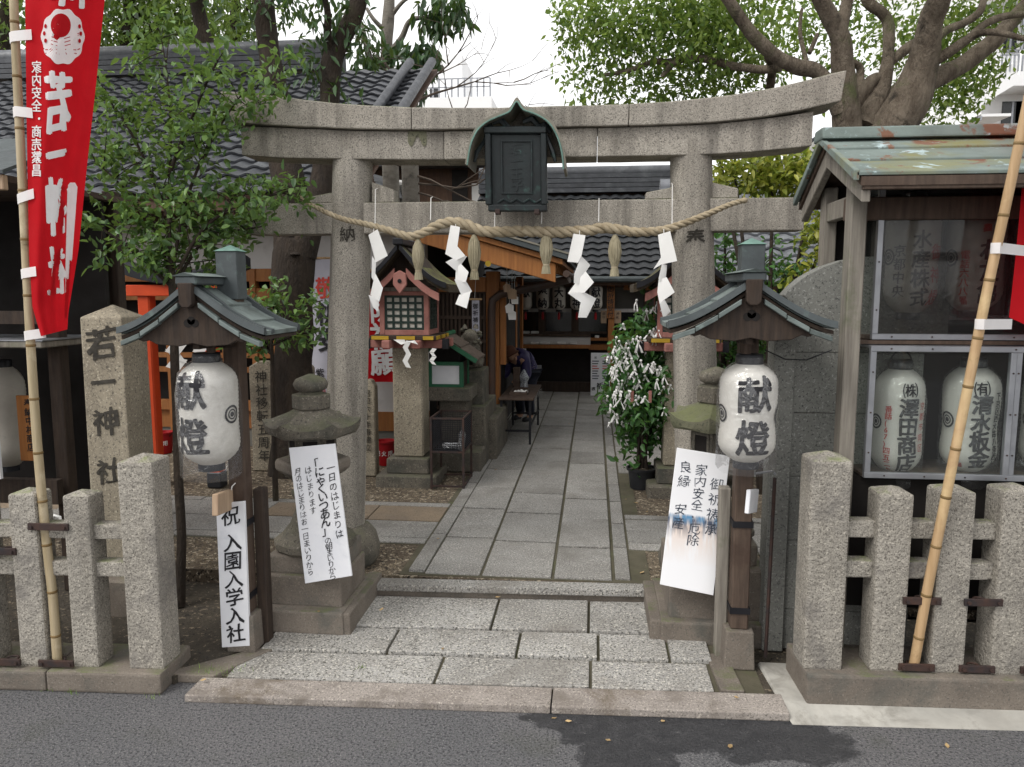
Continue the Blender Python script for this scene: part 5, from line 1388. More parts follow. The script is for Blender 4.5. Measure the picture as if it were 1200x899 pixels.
def glass_case(x0px, ytop, ybot, Yf, x1, dep, mull, gm):
    xl_ = P(x0px, ybot, Yf).x; z0 = P(x0px, ybot, Yf).z; z1 = P(x0px, ytop, Yf).z
    cs_ = MB().box(xl_, x1, Yf + 0.02, Yf + dep, z0, z0 + 0.015).build('case_floor', M['timber'], rc)
    MB().box(xl_, x1, Yf + 0.02, Yf + dep, z1 - 0.012, z1).build('case_top', M['steel'], rc)
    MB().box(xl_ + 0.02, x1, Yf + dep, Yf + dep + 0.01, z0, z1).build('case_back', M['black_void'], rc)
    f = 0.027
    for a_, b_, c_2, d_ in [(xl_, x1, z0, z0 + f), (xl_, x1, z1 - f, z1)] + [(xm, xm + f, z0 + f, z1 - f) for xm in [xl_] + mull]:
        fo = MB().box(a_, b_, Yf - 0.004, Yf + 0.022, c_2, d_).build('frame', M['steel'], rc, bevel=0.002)
        L_ = max(b_ - a_, d_ - c_2); n_ = max(2, int(L_ / 0.17))
        for k in range(n_):
            t_ = (k + 0.5) / n_
            px2 = (a_ + (b_ - a_) * t_) if b_ - a_ > d_ - c_2 else (a_ + b_) / 2
            pz2 = (c_2 + d_) / 2 if b_ - a_ > d_ - c_2 else c_2 + (d_ - c_2) * t_
            MB().tube([(px2, Yf - 0.004, pz2), (px2, Yf - 0.007, pz2)], 0.004, 6).build('screw', M['iron'], fo)
    MB().box(xl_ - 0.001, xl_ + 0.02, Yf + dep - 0.02, Yf + dep, z0, z1).build('frame', M['steel'], rc)
    MB().box(xl_ + f, x1 - 0.01, Yf + 0.006, Yf + 0.009, z0 + f, z1 - f).build('glass', gm, rc)
    MB().box(xl_ + 0.004, xl_ + 0.007, Yf + 0.03, Yf + dep - 0.02, z0 + f, z1 - f).build('glass', M['glass'], rc)
    return xl_, z0, z1
YU, YLo = YC + 0.02, YC - 0.03
ux, uz0, uz1 = glass_case(1021, 214, 398, YU, XE - 0.1, 0.36, [P(1250, 300, YU).x, P(1480, 300, YU).x], M['glass_smoky'])
lx, lz0, lz1 = glass_case(1012, 405, 560, YLo, XE - 0.1, 0.38, [P(1180, 480, YLo).x, P(1186, 480, YLo).x, P(1360, 480, YLo).x], M['glass'])
MB().box(xp1, XE - 0.1, YC + 0.02, YC + 0.34, lz1 + 0.004, uz0 - 0.003).build('shelf', M['timber_brown'], rc)
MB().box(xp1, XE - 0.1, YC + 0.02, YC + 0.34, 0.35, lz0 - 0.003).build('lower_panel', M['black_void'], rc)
MB().box(ux + 0.05, ux + 0.9, YU + 0.20, YU + 0.34, P(1100, 370, YU + .2).z - 0.02, P(1100, 370, YU + .2).z).build('shelf', M['steel'], rc)
GC_ = 'donated lanterns in the right cabinet'
def case_lantern(label, cx_, y0, y1, wpx, Y, texts, mat, **kw):
    c = P(cx_, y1, Y); t_ = P(cx_, y0, Y); R_ = wpx / 2 * (P(cx_ + 1, y0, Y).x - P(cx_, y0, Y).x); h_ = t_.z - c.z
    tx = [(s, a_, h_ * v, h_ * hh, h_ * pp_, mt, bd) for s, a_, v, hh, pp_, mt, bd in texts]
    return chochin(label, c, R_, h_, mat, tx, group=GC_, **kw)
I, RD = M['ink'], M['ink_red']
case_lantern('clouded lantern with red and black characters at the left of the upper case', 1064, 236, 366, 62, YU + 0.17, [('水産株式', 0.0, 0.72, 0.15, 0.17, I, 0.02), ('京都中央', -0.8, 0.6, 0.1, 0.12, I, 0.01), ('御神燈', 0.7, 0.6, 0.13, 0.2, RD, 0.02)], M['chochin_old'])
case_lantern('lantern with three large black characters in the middle of the upper case', 1138, 240, 364, 66, YU + 0.17, [('わた亀', 0.1, 0.66, 0.19, 0.20, I, 0.025), ('電話六八八番', -0.75, 0.56, 0.075, 0.085, RD, 0.01), ('お多福', -0.1, 0.8, 0.07, 0.0, RD, 0.01)], M['chochin_old'])
case_lantern('half hidden lantern at the right of the upper case', 1218, 240, 364, 66, YU + 0.17, [('京料理', 0.0, 0.7, 0.2, 0.21, I, 0.025)], M['chochin_old'])
case_lantern('wrapped lantern with a wire handle at the left of the lower case', 1048, 432, 552, 58, YLo + 0.16, [('㈱', 0.08, 0.88, 0.13, 0.1, I, 0.008), ('澤田商店', 0.08, 0.73, 0.17, 0.175, I, 0.03), ('番話(67)四五二九番', -0.72, 0.66, 0.06, 0.066, RD, 0.012), ('京都市南区', 0.72, 0.7, 0.07, 0.1, RD, 0.0)], M['chochin'], handle=True)
case_lantern('wrapped lantern behind the bamboo in the middle of the lower case', 1132, 430, 550, 64, YLo + 0.16, [('㈲', -0.08, 0.88, 0.13, 0.1, I, 0.01), ('清水板金', -0.02, 0.75, 0.17, 0.175, I, 0.035), ('下京区西大路八条西入', 0.62, 0.78, 0.065, 0.072, I, 0.012), ('電話(37)0270番', -0.72, 0.62, 0.05, 0.052, RD, 0.012)], M['chochin'], waist=0.07)
case_lantern('lantern cut off by the right edge in the lower case', 1226, 430, 550, 64, YLo + 0.16, [('電機製作所', -0.1, 0.86, 0.15, 0.16, I, 0.03), ('下京区西大路', -0.7, 0.7, 0.08, 0.09, I, 0.01)], M['chochin'])
# ================================================================== TILE ROOFS
def tile_mesh(name, w, l, mat):
    mb = MB(); n = 8
    for v, dz in ((0.0, -0.022), (0.0, 0.0), (1.12, -0.012)):
        for i in range(n + 1):
            u = i / n
            z = 0.028 * (math.sin(u * 2 * math.pi - 0.6) * 0.5 + 0.5) if True else 0
            mb.v.append(Vector((u * w * 1.04, v * l, z + dz + (0.02 if v == 0 else 0.0))))
    for r in range(2):
        for i in range(n): a = r * (n + 1) + i; mb.f.append((a, a + 1, a + n + 2, a + n + 1))
    me = mb.mesh(name, Vector((0, 0, 0)), smooth=50); me.materials.append(mat)
    return me
def proj(p):
    d = Vector(p) - EYE; z = d.dot(FWD)
    return (CX + FPX * d.dot(RGT) / z, CY - FPX * d.dot(UPV) / z) if z > 0.1 else (-1e4, -1e4)
def tile_roof(parent, O, U, V, wid, leng, tw, tl, mat, limit=290, keep=None):
    """O: lower-left corner at the eave, U along the eave, V up the slope"""
    O, U, V = Vector(O), Vector(U).normalized(), Vector(V).normalized(); N_ = U.cross(V).normalized()
    me = tile_mesh('tile', tw, tl, mat)
    nu, nv = int(wid / tw), int(leng / tl)
    cells = []
    for j in range(nv):
        for i in range(nu):
            p = O + U * (i * tw) + V * (j * tl) + N_ * (0.004)
            if keep and not keep(p): continue
            x, y = proj(p); vis = -20 < x < 1220 and -20 < y < 919
            cells.append((not vis, (p - EYE).length, p))
    cells.sort(key=lambda c: (c[0], c[1]))
    R3 = Matrix((U, V, N_)).transposed()
    rest = MB(); o = org(parent)
    base = [R3 @ v.co for v in me.vertices]; fcs = [tuple(f.vertices) for f in me.polygons]
    for k, (nvis, _, p) in enumerate(cells):
        p = p + N_ * random.uniform(-0.003, 0.004)
        if k < limit and not nvis:
            ob = bpy.data.objects.new('tile', me); sc.collection.objects.link(ob)
            ob.parent = parent
            ob.matrix_local = Matrix.Translation(p - o) @ R3.to_4x4()
        else:
            rest.add([p + q for q in base], fcs)
    if rest.v:
        rest.build('tiles', mat, parent, smooth=50, fix=False, kind='stuff')
    # under-board
    a, b, c, d = O, O + U * wid, O + U * wid + V * leng, O + V * leng
    if not keep:
        return MB().hexa([q - N_ * 0.05 for q in (a, b, c, d)] + [q - N_ * 0.015 for q in (a, b, c, d)]).build('roof_board', M['rafter'], parent)
def ridge(parent, p, q, h, w, mat, courses=4, cap=True):
    p, q = Vector(p), Vector(q); d = (q - p).normalized(); s = d.cross(Vector((0, 0, 1))).normalized()
    for k in range(courses):
        ww = w * (1 - 0.10 * k)
        MB().obox((p + q) / 2 + Vector((0, 0, h * (k + 0.5) / courses)), (d, s, Vector((0, 0, 1))), ((q - p).length / 2, ww / 2, h / courses / 2 - 0.006)).build('ridge_course', mat, parent, bevel=0.004)
    MB().tube([p + Vector((0, 0, h + 0.02)), q + Vector((0, 0, h + 0.02))], w * 0.36, 12).build('ridge_tile', mat, parent, smooth=50)

# ================================================================== LEFT HALL
YH = 8.0
hall = thing('worship_hall', 'white plastered timber hall with a dark tiled roof behind the left trees', 'building', (-5.0, 9.0, ZI))
def hz(y, Y=YH): return P(300, y, Y).z
def hx(x, Y=YH): return P(x, 340, Y).x
HL, HR = -11.0, hx(497)
MB().box(HL, HR, YH + 0.05, YH + 0.2, hz(318), hz(262)).build('plaster_wall', M['plaster'], hall)
MB().box(HL, HR, YH + 0.06, YH + 0.19, ZI - 0.01, hz(503)).build('plinth', M['grey_wall'], hall)
MB().box(HL, HR, YH + 0.04, YH + 0.2, hz(503), hz(481)).build('sill_panel', M['hinoki'], hall)
MB().box(hx(418), HR, YH + 0.06, YH + 0.2, hz(481), hz(318)).build('plaster_wall', M['plaster'], hall)
MB().box(HL, hx(418), YH + 0.45, YH + 0.5, hz(481), hz(318)).build('dark_interior', M['black_void'], hall)
for ya, yb in ((330, 315), (352, 338), (392, 386), (420, 414), (437, 431), (482, 470)):
    MB().box(HL, hx(419), YH - 0.01, YH + 0.07, hz(ya), hz(yb)).build('rail', M['hinoki'], hall, bevel=0.004)
for x in (-40, 45, 120, 196, 262, 297, 321, 352, 386, 418, 470):
    MB().box(hx(x) - 0.032, hx(x) + 0.032, YH - 0.03, YH + 0.09, ZI, hz(315)).build('post', M['hinoki'], hall, bevel=0.004)
for x0, x1 in ((278, 296), (299, 319), (322, 338), (372, 385)):
    cu_ = MB().grid(lambda u, v: (hx(x0 + 1 + (x1 - x0 - 2) * u), YH + 0.085 + 0.01 * math.sin(u * 12), hz(338 + 10 * 0) + (hz(364) - hz(338)) * v), 12, 3).build('curtain', M['white_cloth'], hall, smooth=60, fix=False)
    cxx = hx((x0 + x1) / 2)
    for dx_, dz_ in ((0, 0.06), (-0.03, 0.03), (0.03, 0.03), (-0.03, -0.005), (0.03, -0.005), (0, -0.02), (0, -0.055), (0, 0.02)):
        MB().lathe((0, 0, 0), [(0.013, 0), (0.013, 0.002)], 8).xform(Matrix.Translation((cxx + dx_, YH + 0.07, hz(350) + dz_)) @ Matrix.Rotation(math.pi / 2, 4, 'X')).build('crest', M['ink'], cu_)
# roof of the hall
Oe = Vector((HL, 7.0, P(250, 228, 7.0).z)); Rd = Vector((HL, 10.7, P(250, 88, 10.7).z))
Vv = Rd - Oe; RXe = P(420, 220, 7.0).x
tile_roof(hall, (P(-60, 228, 7.0).x - 2.2, Oe.y, Oe.z), (1, 0, 0), Vv, RXe - P(-60, 228, 7.0).x + 2.2, Vv.length, 0.2, 0.2, M['tile'], 290)
ridge(hall, (HL, 10.75, Rd.z), (P(392, 80, 10.75).x, 10.75, Rd.z), 0.30, 0.34, M['tile'])
oe = P(392, 80, 10.75)
MB().prism([(-0.25, -0.05), (0.25, -0.05), (0.22, 0.25), (0.1, 0.5), (0, 0.56), (-0.1, 0.5), (-0.22, 0.25)], (oe.x, 10.75, Rd.z), (0, -1, 0), (0, 0, 1), (0.1, 0, 0)).build('ridge_end_tile', M['tile'], hall, bevel=0.02)
for k, xx in enumerate((0.05, 0.35)):      # rake tiles down the gable end
    MB().tube([(RXe - xx, 7.0, Oe.z + 0.06), (RXe - xx, 10.6, Rd.z + 0.06)], 0.06, 8).build('rake_tile', M['tile'], hall, smooth=50)
MB().box(HL, RXe - 0.1, 7.04, 7.12, Oe.z - 0.14, Oe.z - 0.045).build('fascia', M['rafter'], hall)
MB().hexa([(HL, 7.1, Oe.z - 0.12), (RXe - 0.15, 7.1, Oe.z - 0.12), (RXe - 0.15, 8.2, Oe.z + 0.4), (HL, 8.2, Oe.z + 0.4), (HL, 7.1, Oe.z - 0.09), (RXe - 0.15, 7.1, Oe.z - 0.09), (RXe - 0.15, 8.2, Oe.z + 0.43), (HL, 8.2, Oe.z + 0.43)]).build('soffit', M['rafter'], hall)
for k in range(24):
    x = RXe - 0.3 - k * 0.32
    MB().bar((x, 7.06, Oe.z - 0.15), (x, 8.1, Oe.z + 0.34), 0.06, 0.07).build('rafter', M['rafter'], hall)
MB().box(HL, HR, YH + 0.2, YH + 4.5, ZI, hz(250)).build('core', M['black_void'], hall)
MB().box(HL, RXe - 0.2, YH + 0.052, YH + 0.2, hz(262), Oe.z + 0.32).build('eave_wall', M['rafter'], hall)

# ================================================================== VERMILION TORII, STONE TABLETS, BUCKETS
vt = thing('vermilion_torii', 'small vermilion wooden torii with black cap behind the left lantern post', 'gate', (P(213, 500, 6.3).x, 6.3, ZI))
for x in (177, 249):
    X_ = P(x, 450, 6.3).x
    MB().box(X_ - 0.055, X_ + 0.055, 6.25, 6.36, ZI, P(x, 345, 6.3).z).build('post', M['vermilion'], vt, bevel=0.012)
    MB().box(X_ - 0.065, X_ + 0.065, 6.24, 6.37, ZI, ZI + 0.14).build('foot', M['black_paint'], vt, bevel=0.01)
a = P(153, 340, 6.3); b = P(272, 340, 6.3)
sec = []
for i in range(13):
    t = i / 12; x = a.x - 0.12 + (b.x - a.x + 0.24) * t; z = P(210, 333, 6.3).z + 0.13 * (2 * t - 1) ** 2
    sec.append([(x, 6.2, z), (x, 6.42, z), (x, 6.42, z + 0.09), (x, 6.31, z + 0.12), (x, 6.2, z + 0.09)])
MB().loft(sec).build('cap', M['black_paint'], vt, smooth=30)
MB().box(a.x, b.x, 6.23, 6.39, P(210, 347, 6.3).z, P(210, 334, 6.3).z).build('lintel', M['vermilion'], vt, bevel=0.005)
MB().box(a.x + 0.05, b.x - 0.05, 6.26, 6.35, P(210, 382, 6.3).z, P(210, 372, 6.3).z).build('tie_beam', M['vermilion'], vt, bevel=0.005)
for k, (x, w_) in enumerate(((206, 16), (236, 11))):
    mb = MB()
    for j in range(3):
        y0 = 400 + 9 * j; dx_ = 5 * (-1) ** j
        q = [P(x + dx_ - w_ / 2, y0, 6.2), P(x + dx_ + w_ / 2, y0 + 4, 6.2), P(x + w_ / 2 - dx_, y0 + 17, 6.2), P(x - w_ / 2 - dx_, y0 + 12, 6.2)]
        mb.add([p + Vector((0, 0.006 * j, 0)) for p in q], [(0, 1, 2, 3)])
    so = mb.build('paper_streamer', M['paper'], fix=False)
    tag(so, ['broad white paper streamer in the vermilion torii opening', 'small white paper streamer at the right post of the vermilion torii'][k], 'paper streamer', 'white paper streamers of the vermilion torii')
    MB().tube([P(x, 402, 6.2), P(x, 382, 6.27)], 0.003, 4).build('string', M['string'], so)
def tablet(x0, x1, yt, yb, Y, txt, label, hgt=0.05):
    a_, b_ = P(x0, yb, Y), P(x1, yt, Y); cx_ = (a_.x + b_.x) / 2; w_ = b_.x - a_.x
    z1 = b_.z
    mb = MB().prism([(-w_ / 2, ZI - z1), (w_ / 2, ZI - z1), (w_ / 2, -0.06), (w_ * 0.2, 0), (-w_ * 0.1, 0.005), (-w_ / 2, -0.05)], (cx_, Y, z1), (1, 0, 0), (0, 0, 1), (0, 0.12, 0))
    o_ = tag(mb.build('stone_tablet', M['marker'], bevel=0.01, jit=0.006), label, 'stone tablet', 'inscribed stone tablets by the hall')
    letters([(txt, 0, -0.09, hgt, hgt * 1.2)], M['carve'], o_, plane_place((cx_, Y, z1), (1, 0, 0), (0, 0, 1), (0, -1, 0), 0.008), bold=0.01)
tablet(296, 320, 424, 545, 6.9, '神社移転五周年', 'inscribed stone tablet left of the big dark trunk', 0.105)
tablet(347, 364, 424, 545, 7.2, '奉納記念', 'inscribed stone tablet half hidden by the torii pillar and white banner', 0.1)
tablet(424, 438.5, 446, 560, 6.8, '昭和六十年春建立', 'thin tall inscribed stone slab right of the left torii pillar', 0.06)
tablet(40, 58, 440, 560, 7.0, '奉献', 'low stone slab standing in the shade left of the name stone', 0.1)
def bucket(label, cx_, yt, yb, wpx, Y):
    c = P(cx_, yb, Y); c.z = ZI; t_ = P(cx_, yt, Y).z; R_ = wpx / 2 * Y / 905; h_ = t_ - ZI
    th = thing('fire_bucket', label, 'bucket', tuple(c), 'red fire buckets')
    MB().lathe(c, [(R_ * 0.74, 0), (R_ * 0.78, 0.01), (R_ * 0.96, h_ * 0.93), (R_ * 1.04, h_ * 0.94), (R_ * 1.04, h_), (R_ * 0.95, h_), (R_ * 0.9, h_ * 0.9), (0.01, h_ * 0.88)], 24).build('body', M['red_plastic'], th, smooth=40)
    MB().tube([c + Vector((R_ * math.cos(t) * 1.03, -0.02 - 0.3 * R_ * math.sin(t), h_ * 0.95 - R_ * 0.5 * math.sin(t))) for t in np.linspace(0, math.pi, 11)], 0.004, 5).build('handle', M['black_metal'], th)
    def pl_(u, v):
        r = R_ * (0.78 + 0.18 * v / h_) + 0.004; t = -math.pi / 2 + u / R_
        return c + Vector((r * math.cos(t), r * math.sin(t), v))
    letters([('防', -0.07, h_ * 0.62, 0.05, 0.05), ('火', 0.0, h_ * 0.62, 0.05, 0.05), ('用', 0.07, h_ * 0.62, 0.05, 0.05)], M['white_print'], th, pl_, bold=0.02, cut=0.03)
bucket('red plastic fire bucket beside the stone lantern pillar', 453, 516, 543, 24, 7.3)
bucket('red plastic fire bucket behind the left bamboo pole', 68, 503, 531, 24, 7.6)
bucket('red plastic fire bucket left of the dark shrub trunk', 193, 506, 534, 24, 7.6)

# hanging cloth banners of the hall
def hang_banner(label, x0, x1, y0, y1, Y, mat, texts, name='cloth_banner', wave=0.012):
    a_ = P(x0, y0, Y); b_ = P(x1, y1, Y)
    th = thing(name, label, 'banner', ((a_.x + b_.x) / 2, Y, b_.z))
    f = lambda u, v: Vector((a_.x + (b_.x - a_.x) * u, Y + wave * math.sin(u * 7 + v * 3), a_.z + (b_.z - a_.z) * v))
    MB().grid(f, 14, 24).build('cloth', mat, th, smooth=70, fix=False)
    MB().tube([(a_.x - 0.03, Y, a_.z + 0.012), (b_.x + 0.03, Y, a_.z + 0.012)], 0.012, 8).build('rod', M['bamboo'], th)
    MB().tube([(a_.x + 0.03, Y, a_.z + 0.02), (a_.x + 0.03, Y + 0.1, a_.z + 0.25)], 0.003, 4).build('cord', M['string'], th)
    for s, u, yy, hpx, ppx, mt, bd in texts:
        k = Y / 905
        def pl_(uu, vv, u=u, yy=yy): 
            return Vector((a_.x + (b_.x - a_.x) * u + uu, Y - 0.006 + wave * math.sin((u + uu / (b_.x - a_.x)) * 7 + 3 * (a_.z - (P(x0, yy, Y).z + vv)) / (a_.z - b_.z)), P(x0, yy, Y).z + vv))
        letters([(s, 0, 0, hpx * k, ppx * k)], mt, th, pl_, bold=bd, cut=0.05)
    return th
hang_banner('long white cloth banner with brushed red and black characters left of the torii pillar', 361, 402, 304, 468, 7.55, M['white_cloth'],
            [('敬', 0.55, 326, 24, 24, M['ink_red'], 0.025), ('祈安', 0.6, 356, 26, 31, M['ink'], 0.03), ('紫舟', 0.28, 432, 11, 13, M['ink'], 0.01), ('印', 0.36, 456, 6, 6, M['ink_red'], 0.02)])
hang_banner('red cloth banner with white characters behind the wooden lantern house', 421, 467, 318, 448, 7.6, M['red_cloth_dark'],
            [('厄除祈願', 0.62, 318, 30, 31.5, M['white_print'], 0.025), ('奉納', 0.12, 380, 9, 22, M['white_print'], 0.03)])

# ================================================================== WOODEN LANTERN HOUSES ON STONE PILLARS
def lantern_house(label, cx_, Y):
    k = Y / 905
    c = P(cx_, 400, Y); X_ = c.x
    def z_(y): return P(480, y, 6.75).z
    th = thing('lantern_house', label, 'lantern', (X_, Y, ZI), 'wooden lantern houses on stone pillars')
    w = 0.135
    MB().box(X_ - 0.27, X_ + 0.27, Y - 0.27, Y + 0.27, ZI - 0.02, ZI + 0.10).build('base_stone', M['lantern_stone'], th, bevel=0.012, jit=0.004)
    MB().box(X_ - 0.19, X_ + 0.19, Y - 0.19, Y + 0.19, ZI + 0.10, ZI + 0.24).build('base_stone', M['lantern_stone'], th, bevel=0.01, jit=0.004)
    MB().box(X_ - w, X_ + w, Y - w, Y + w, ZI + 0.24, z_(405)).build('pillar', M['marker'], th, bevel=0.015, jit=0.003)
    zf = z_(396)
    for s in (-1, 1):
        MB().box(X_ + s * 0.13 - 0.035, X_ + s * 0.13 + 0.035, Y - 0.36, Y + 0.36, z_(405), zf).build('cross_beam', M['pink_wood'], th, bevel=0.006)
        MB().box(X_ - 0.36, X_ + 0.36, Y + s * 0.13 - 0.035, Y + s * 0.13 + 0.035, z_(406), zf - 0.004).build('cross_beam', M['pink_wood'], th, bevel=0.006)
        MB().box(X_ + s * 0.345 - 0.025, X_ + s * 0.345 + 0.025, Y - 0.17, Y - 0.09, z_(407), zf + 0.005).build('beam_end', M['black_metal'], th)
    fl_ = MB().box(X_ - 0.29, X_ + 0.29, Y - 0.29, Y + 0.29, zf, z_(391)).build('floor', M['timber_dark'], th, bevel=0.004)
    for x0, x1 in ((-0.27, -0.12), (-0.05, 0.11), (0.18, 0.27)):
        MB().box(X_ + x0, X_ + x1, Y - 0.297, Y - 0.288, z_(395.5), z_(391.5)).build('yellow_band', M['yellow_paint'], fl_)
        MB().box(X_ + 0.288, X_ + 0.297, Y + x0, Y + x1, z_(395.5), z_(391.5)).build('yellow_band', M['yellow_paint'], fl_)
    zb, zt_ = z_(391), z_(337); h = 0.195
    for sx in (-1, 1):
        for sy in (-1, 1):
            MB().box(X_ + sx * h - 0.022, X_ + sx * h + 0.022, Y + sy * h - 0.022, Y + sy * h + 0.022, zb, zt_).build('corner_post', M['pink_wood'], th, bevel=0.004)
    for s in (-1, 1):
        for zz, hh in ((zb, 0.045), (z_(346), 0.035)):
            MB().box(X_ - h, X_ + h, Y + s * h - 0.018, Y + s * h + 0.018, zz, zz + hh).build('rail', M['pink_wood'], th, bevel=0.003)
            MB().box(X_ + s * h - 0.018, X_ + s * h + 0.018, Y - h, Y + h, zz, zz + hh).build('rail', M['pink_wood'], th, bevel=0.003)
        for face in (0, 1):
            def fb(a0, a1, d0, d1, z0, z1, nm, mt, par):
                if face == 0: return MB().box(X_ + a0, X_ + a1, Y + s * h + d0, Y + s * h + d1, z0, z1).build(nm, mt, par)
                return MB().box(X_ + s * h + d0, X_ + s * h + d1, Y + a0, Y + a1, z0, z1).build(nm, mt, par)
            z0, z1 = zb + 0.045, z_(346)
            pn = fb(-h + 0.02, h - 0.02, -0.004, 0.004, z0, z1, 'screen', M['chochin_old'], th)
            for i in range(6):
                a_ = -h + 0.022 + (2 * h - 0.064) * i / 5
                fb(a_, a_ + 0.02, -0.013, 0.013, z0, z1, 'muntin', M['dark_green'], pn)
                q = z0 + (z1 - z0 - 0.02) * i / 5
                fb(-h + 0.022, h - 0.022, -0.011, 0.011, q, q + 0.02, 'muntin', M['dark_green'], pn)
            fb(-h + 0.02, h - 0.02, -0.012, 0.012, z_(346) + 0.036, zt_, 'frieze', M['timber_grey'], th)
            fb(-0.02, 0.09, -0.016, 0.016, z_(342), z_(341), 'slot', M['black_void'], th)
            fb(-0.09, 0.03, -0.016, 0.016, z_(344), z_(343), 'slot', M['black_void'], th)
    # bark roof, ridge front to back, swept eaves
    zr, ze = z_(289), z_(334); hw = 0.42
    def pf(u): return hw * u, zr - (zr - ze) * (1.5 * u - 0.5 * u ** 2.6)
    for s in (-1, 1):
        secs = []
        for i in range(11):
            a_, b_ = pf(i / 10); th_ = 0.045 + 0.02 * i / 10
            secs.append([(X_ + s * a_, Y - 0.36, b_ - th_), (X_ + s * a_, Y + 0.36, b_ - th_), (X_ + s * a_, Y + 0.36, b_), (X_ + s * a_, Y - 0.36, b_)])
        MB().loft(secs).build('roof', M['bark_roof'], th, smooth=40, jit=0.008)
        secs = []
        for i in range(11):
            a_, b_ = pf(0.02 + 0.93 * i / 10)
            secs.append([(X_ + s * a_, Y - 0.385, b_ - 0.035), (X_ + s * a_, Y - 0.358, b_ - 0.035), (X_ + s * a_, Y - 0.358, b_ + 0.012), (X_ + s * a_, Y - 0.385, b_ + 0.012)])
        MB().loft(secs).build('roof_edge', M['black_metal'], th, smooth=40)
        secs = []
        for i in range(9):
            u = 0.12 + 0.66 * i / 8; a_, b_ = pf(u); b_ -= 0.16 * (1 - 0.35 * u)
            secs.append([(X_ + s * a_, Y - 0.33, b_ - 0.05), (X_ + s * a_, Y - 0.30, b_ - 0.05), (X_ + s * a_, Y - 0.30, b_ + 0.015), (X_ + s * a_, Y - 0.33, b_ + 0.015)])
        MB().loft(secs).build('barge_board', M['pink_wood'], th, smooth=40)
    MB().prism([(-0.06, -0.12), (0, -0.2), (0.06, -0.12), (0.055, -0.03), (0, 0.0), (-0.055, -0.03)], (X_, Y - 0.35, z_(318)), (1, 0, 0), (0, 0, 1), (0, 0.03, 0)).build('pendant', M['pink_wood'], th, bevel=0.006)
    MB().tube([(X_, Y - 0.352, z_(318) - 0.09), (X_, Y - 0.356, z_(318) - 0.09)], 0.018, 10).build('boss', M['black_metal'], th)
    MB().prism([(-0.26, 0), (0.26, 0), (0.18, 0.16), (0.08, 0.3), (0, 0.36), (-0.08, 0.3), (-0.18, 0.16)], (X_, Y - 0.2, zt_), (1, 0, 0), (0, 0, 1), (0, 0.4, 0)).build('gable', M['timber_dark'], th)
    MB().box(X_ - 0.045, X_ + 0.045, Y - 0.40, Y + 0.38, zr - 0.01, zr + 0.05).build('ridge', M['black_metal'], th, bevel=0.01)
    return th, X_, z_
lh1, xh, zh = lantern_house('faded pink wooden lantern house with bark roof left of the path', 481, 6.72)
lh2, xh2, zh2 = lantern_house('faded pink wooden lantern house half hidden behind the right torii pillar', 798, 6.6)
def small_shide(label, x, y0, y1, Y, wpx):
    mb = MB(); n = 4
    for j in range(n):
        ya, yb = y0 + (y1 - y0) * j / n, y0 + (y1 - y0) * (j + 1.15) / n
        d = wpx * 0.35 * (-1) ** j
        q = [P(x + d - wpx / 2, ya, Y), P(x + d + wpx / 2, ya + 1, Y), P(x - d + wpx / 2, yb, Y), P(x - d - wpx / 2, yb - 1, Y)]
        mb.add([p + Vector((0, -0.004 * j, 0)) for p in q], [(0, 1, 2, 3)])
    return tag(mb.build('paper_streamer', M['paper'], fix=False), label, 'paper streamer', 'small paper streamers by the path')
yq = 6.72 - 0.375
small_shide('crumpled white paper streamer under the lantern house beam', 477, 399, 430, yq, 6)
mb = MB()
mb.add([P(461, 398, yq), P(470, 404, yq - 0.01), P(476, 402, yq), P(474, 398, yq)], [(0, 1, 2, 3)]); mb.add([P(476, 400, yq), P(484, 402, yq - 0.01), P(490, 404, yq), P(486, 399, yq)], [(0, 1, 2, 3)])
tag(mb.build('paper_bow', M['paper'], fix=False), 'white paper bow tied on the lantern house beam', 'paper')
small_shide('short white paper streamer on the green shrine box corner', 507.5, 408, 427, 6.30, 5)

# ================================================================== GREEN SHRINE BOX ON STONE SHELF
YG = 7.0
gs = thing('stone_altar', 'stepped stone altar with a thick shelf slab beside the path', 'altar', (P(535, 520, YG).x, YG, ZI))
MB().pbox(492, 455, 551, 470, YG, 0.55).build('shelf_slab', M['lantern_stone'], gs, bevel=0.01, jit=0.004)
a = P(494, 470, YG); zb_ = a.z
MB().box(P(512, 470, YG).x, P(545, 470, YG).x, YG + 0.1, YG + 0.5, ZI, zb_ + 0.004).build('support', M['lantern_stone'], gs, bevel=0.01)
MB().box(P(543, 470, 7.3).x, P(568, 470, 7.3).x, 7.35, 8.2, ZI, P(560, 475, 7.4).z).build('step_stone', M['lantern_stone'], gs, bevel=0.012, jit=0.004)
MB().box(P(566, 470, 7.6).x - 0.02, P(582, 470, 7.6).x, 7.6, 8.6, ZI, P(575, 490, 7.6).z).build('step_stone', M['lantern_stone'], gs, bevel=0.012, jit=0.004)
MB().box(P(500, 470, YG).x, P(562, 470, YG).x, YG + 0.05, YG + 0.5, ZI, P(520, 530, YG).z).build('step_stone', M['lantern_stone'], gs, bevel=0.012, jit=0.004)
gb = thing('shrine_box', 'small green painted wooden shrine box with white front on the stone shelf', 'shrine box', tuple(P(525, 455, YG + 0.1)))
Yg = YG + 0.08; zg = P(525, 455.5, YG).z + 0.003
gx0, gx1 = P(504, 440, Yg).x, P(541, 440, Yg).x; gz1 = P(520, 424, Yg).z; dg = 0.3
for x in (gx0, gx1):
    for y in (Yg, Yg + dg):
        MB().box(x - 0.02, x + 0.02, y - 0.02, y + 0.02, zg, gz1).build('corner_post', M['green_paint'], gb, bevel=0.003)
MB().box(gx0, gx1, Yg + 0.0, Yg + 0.012, zg + 0.03, gz1 - 0.02).build('front_panel', M['board'], gb)
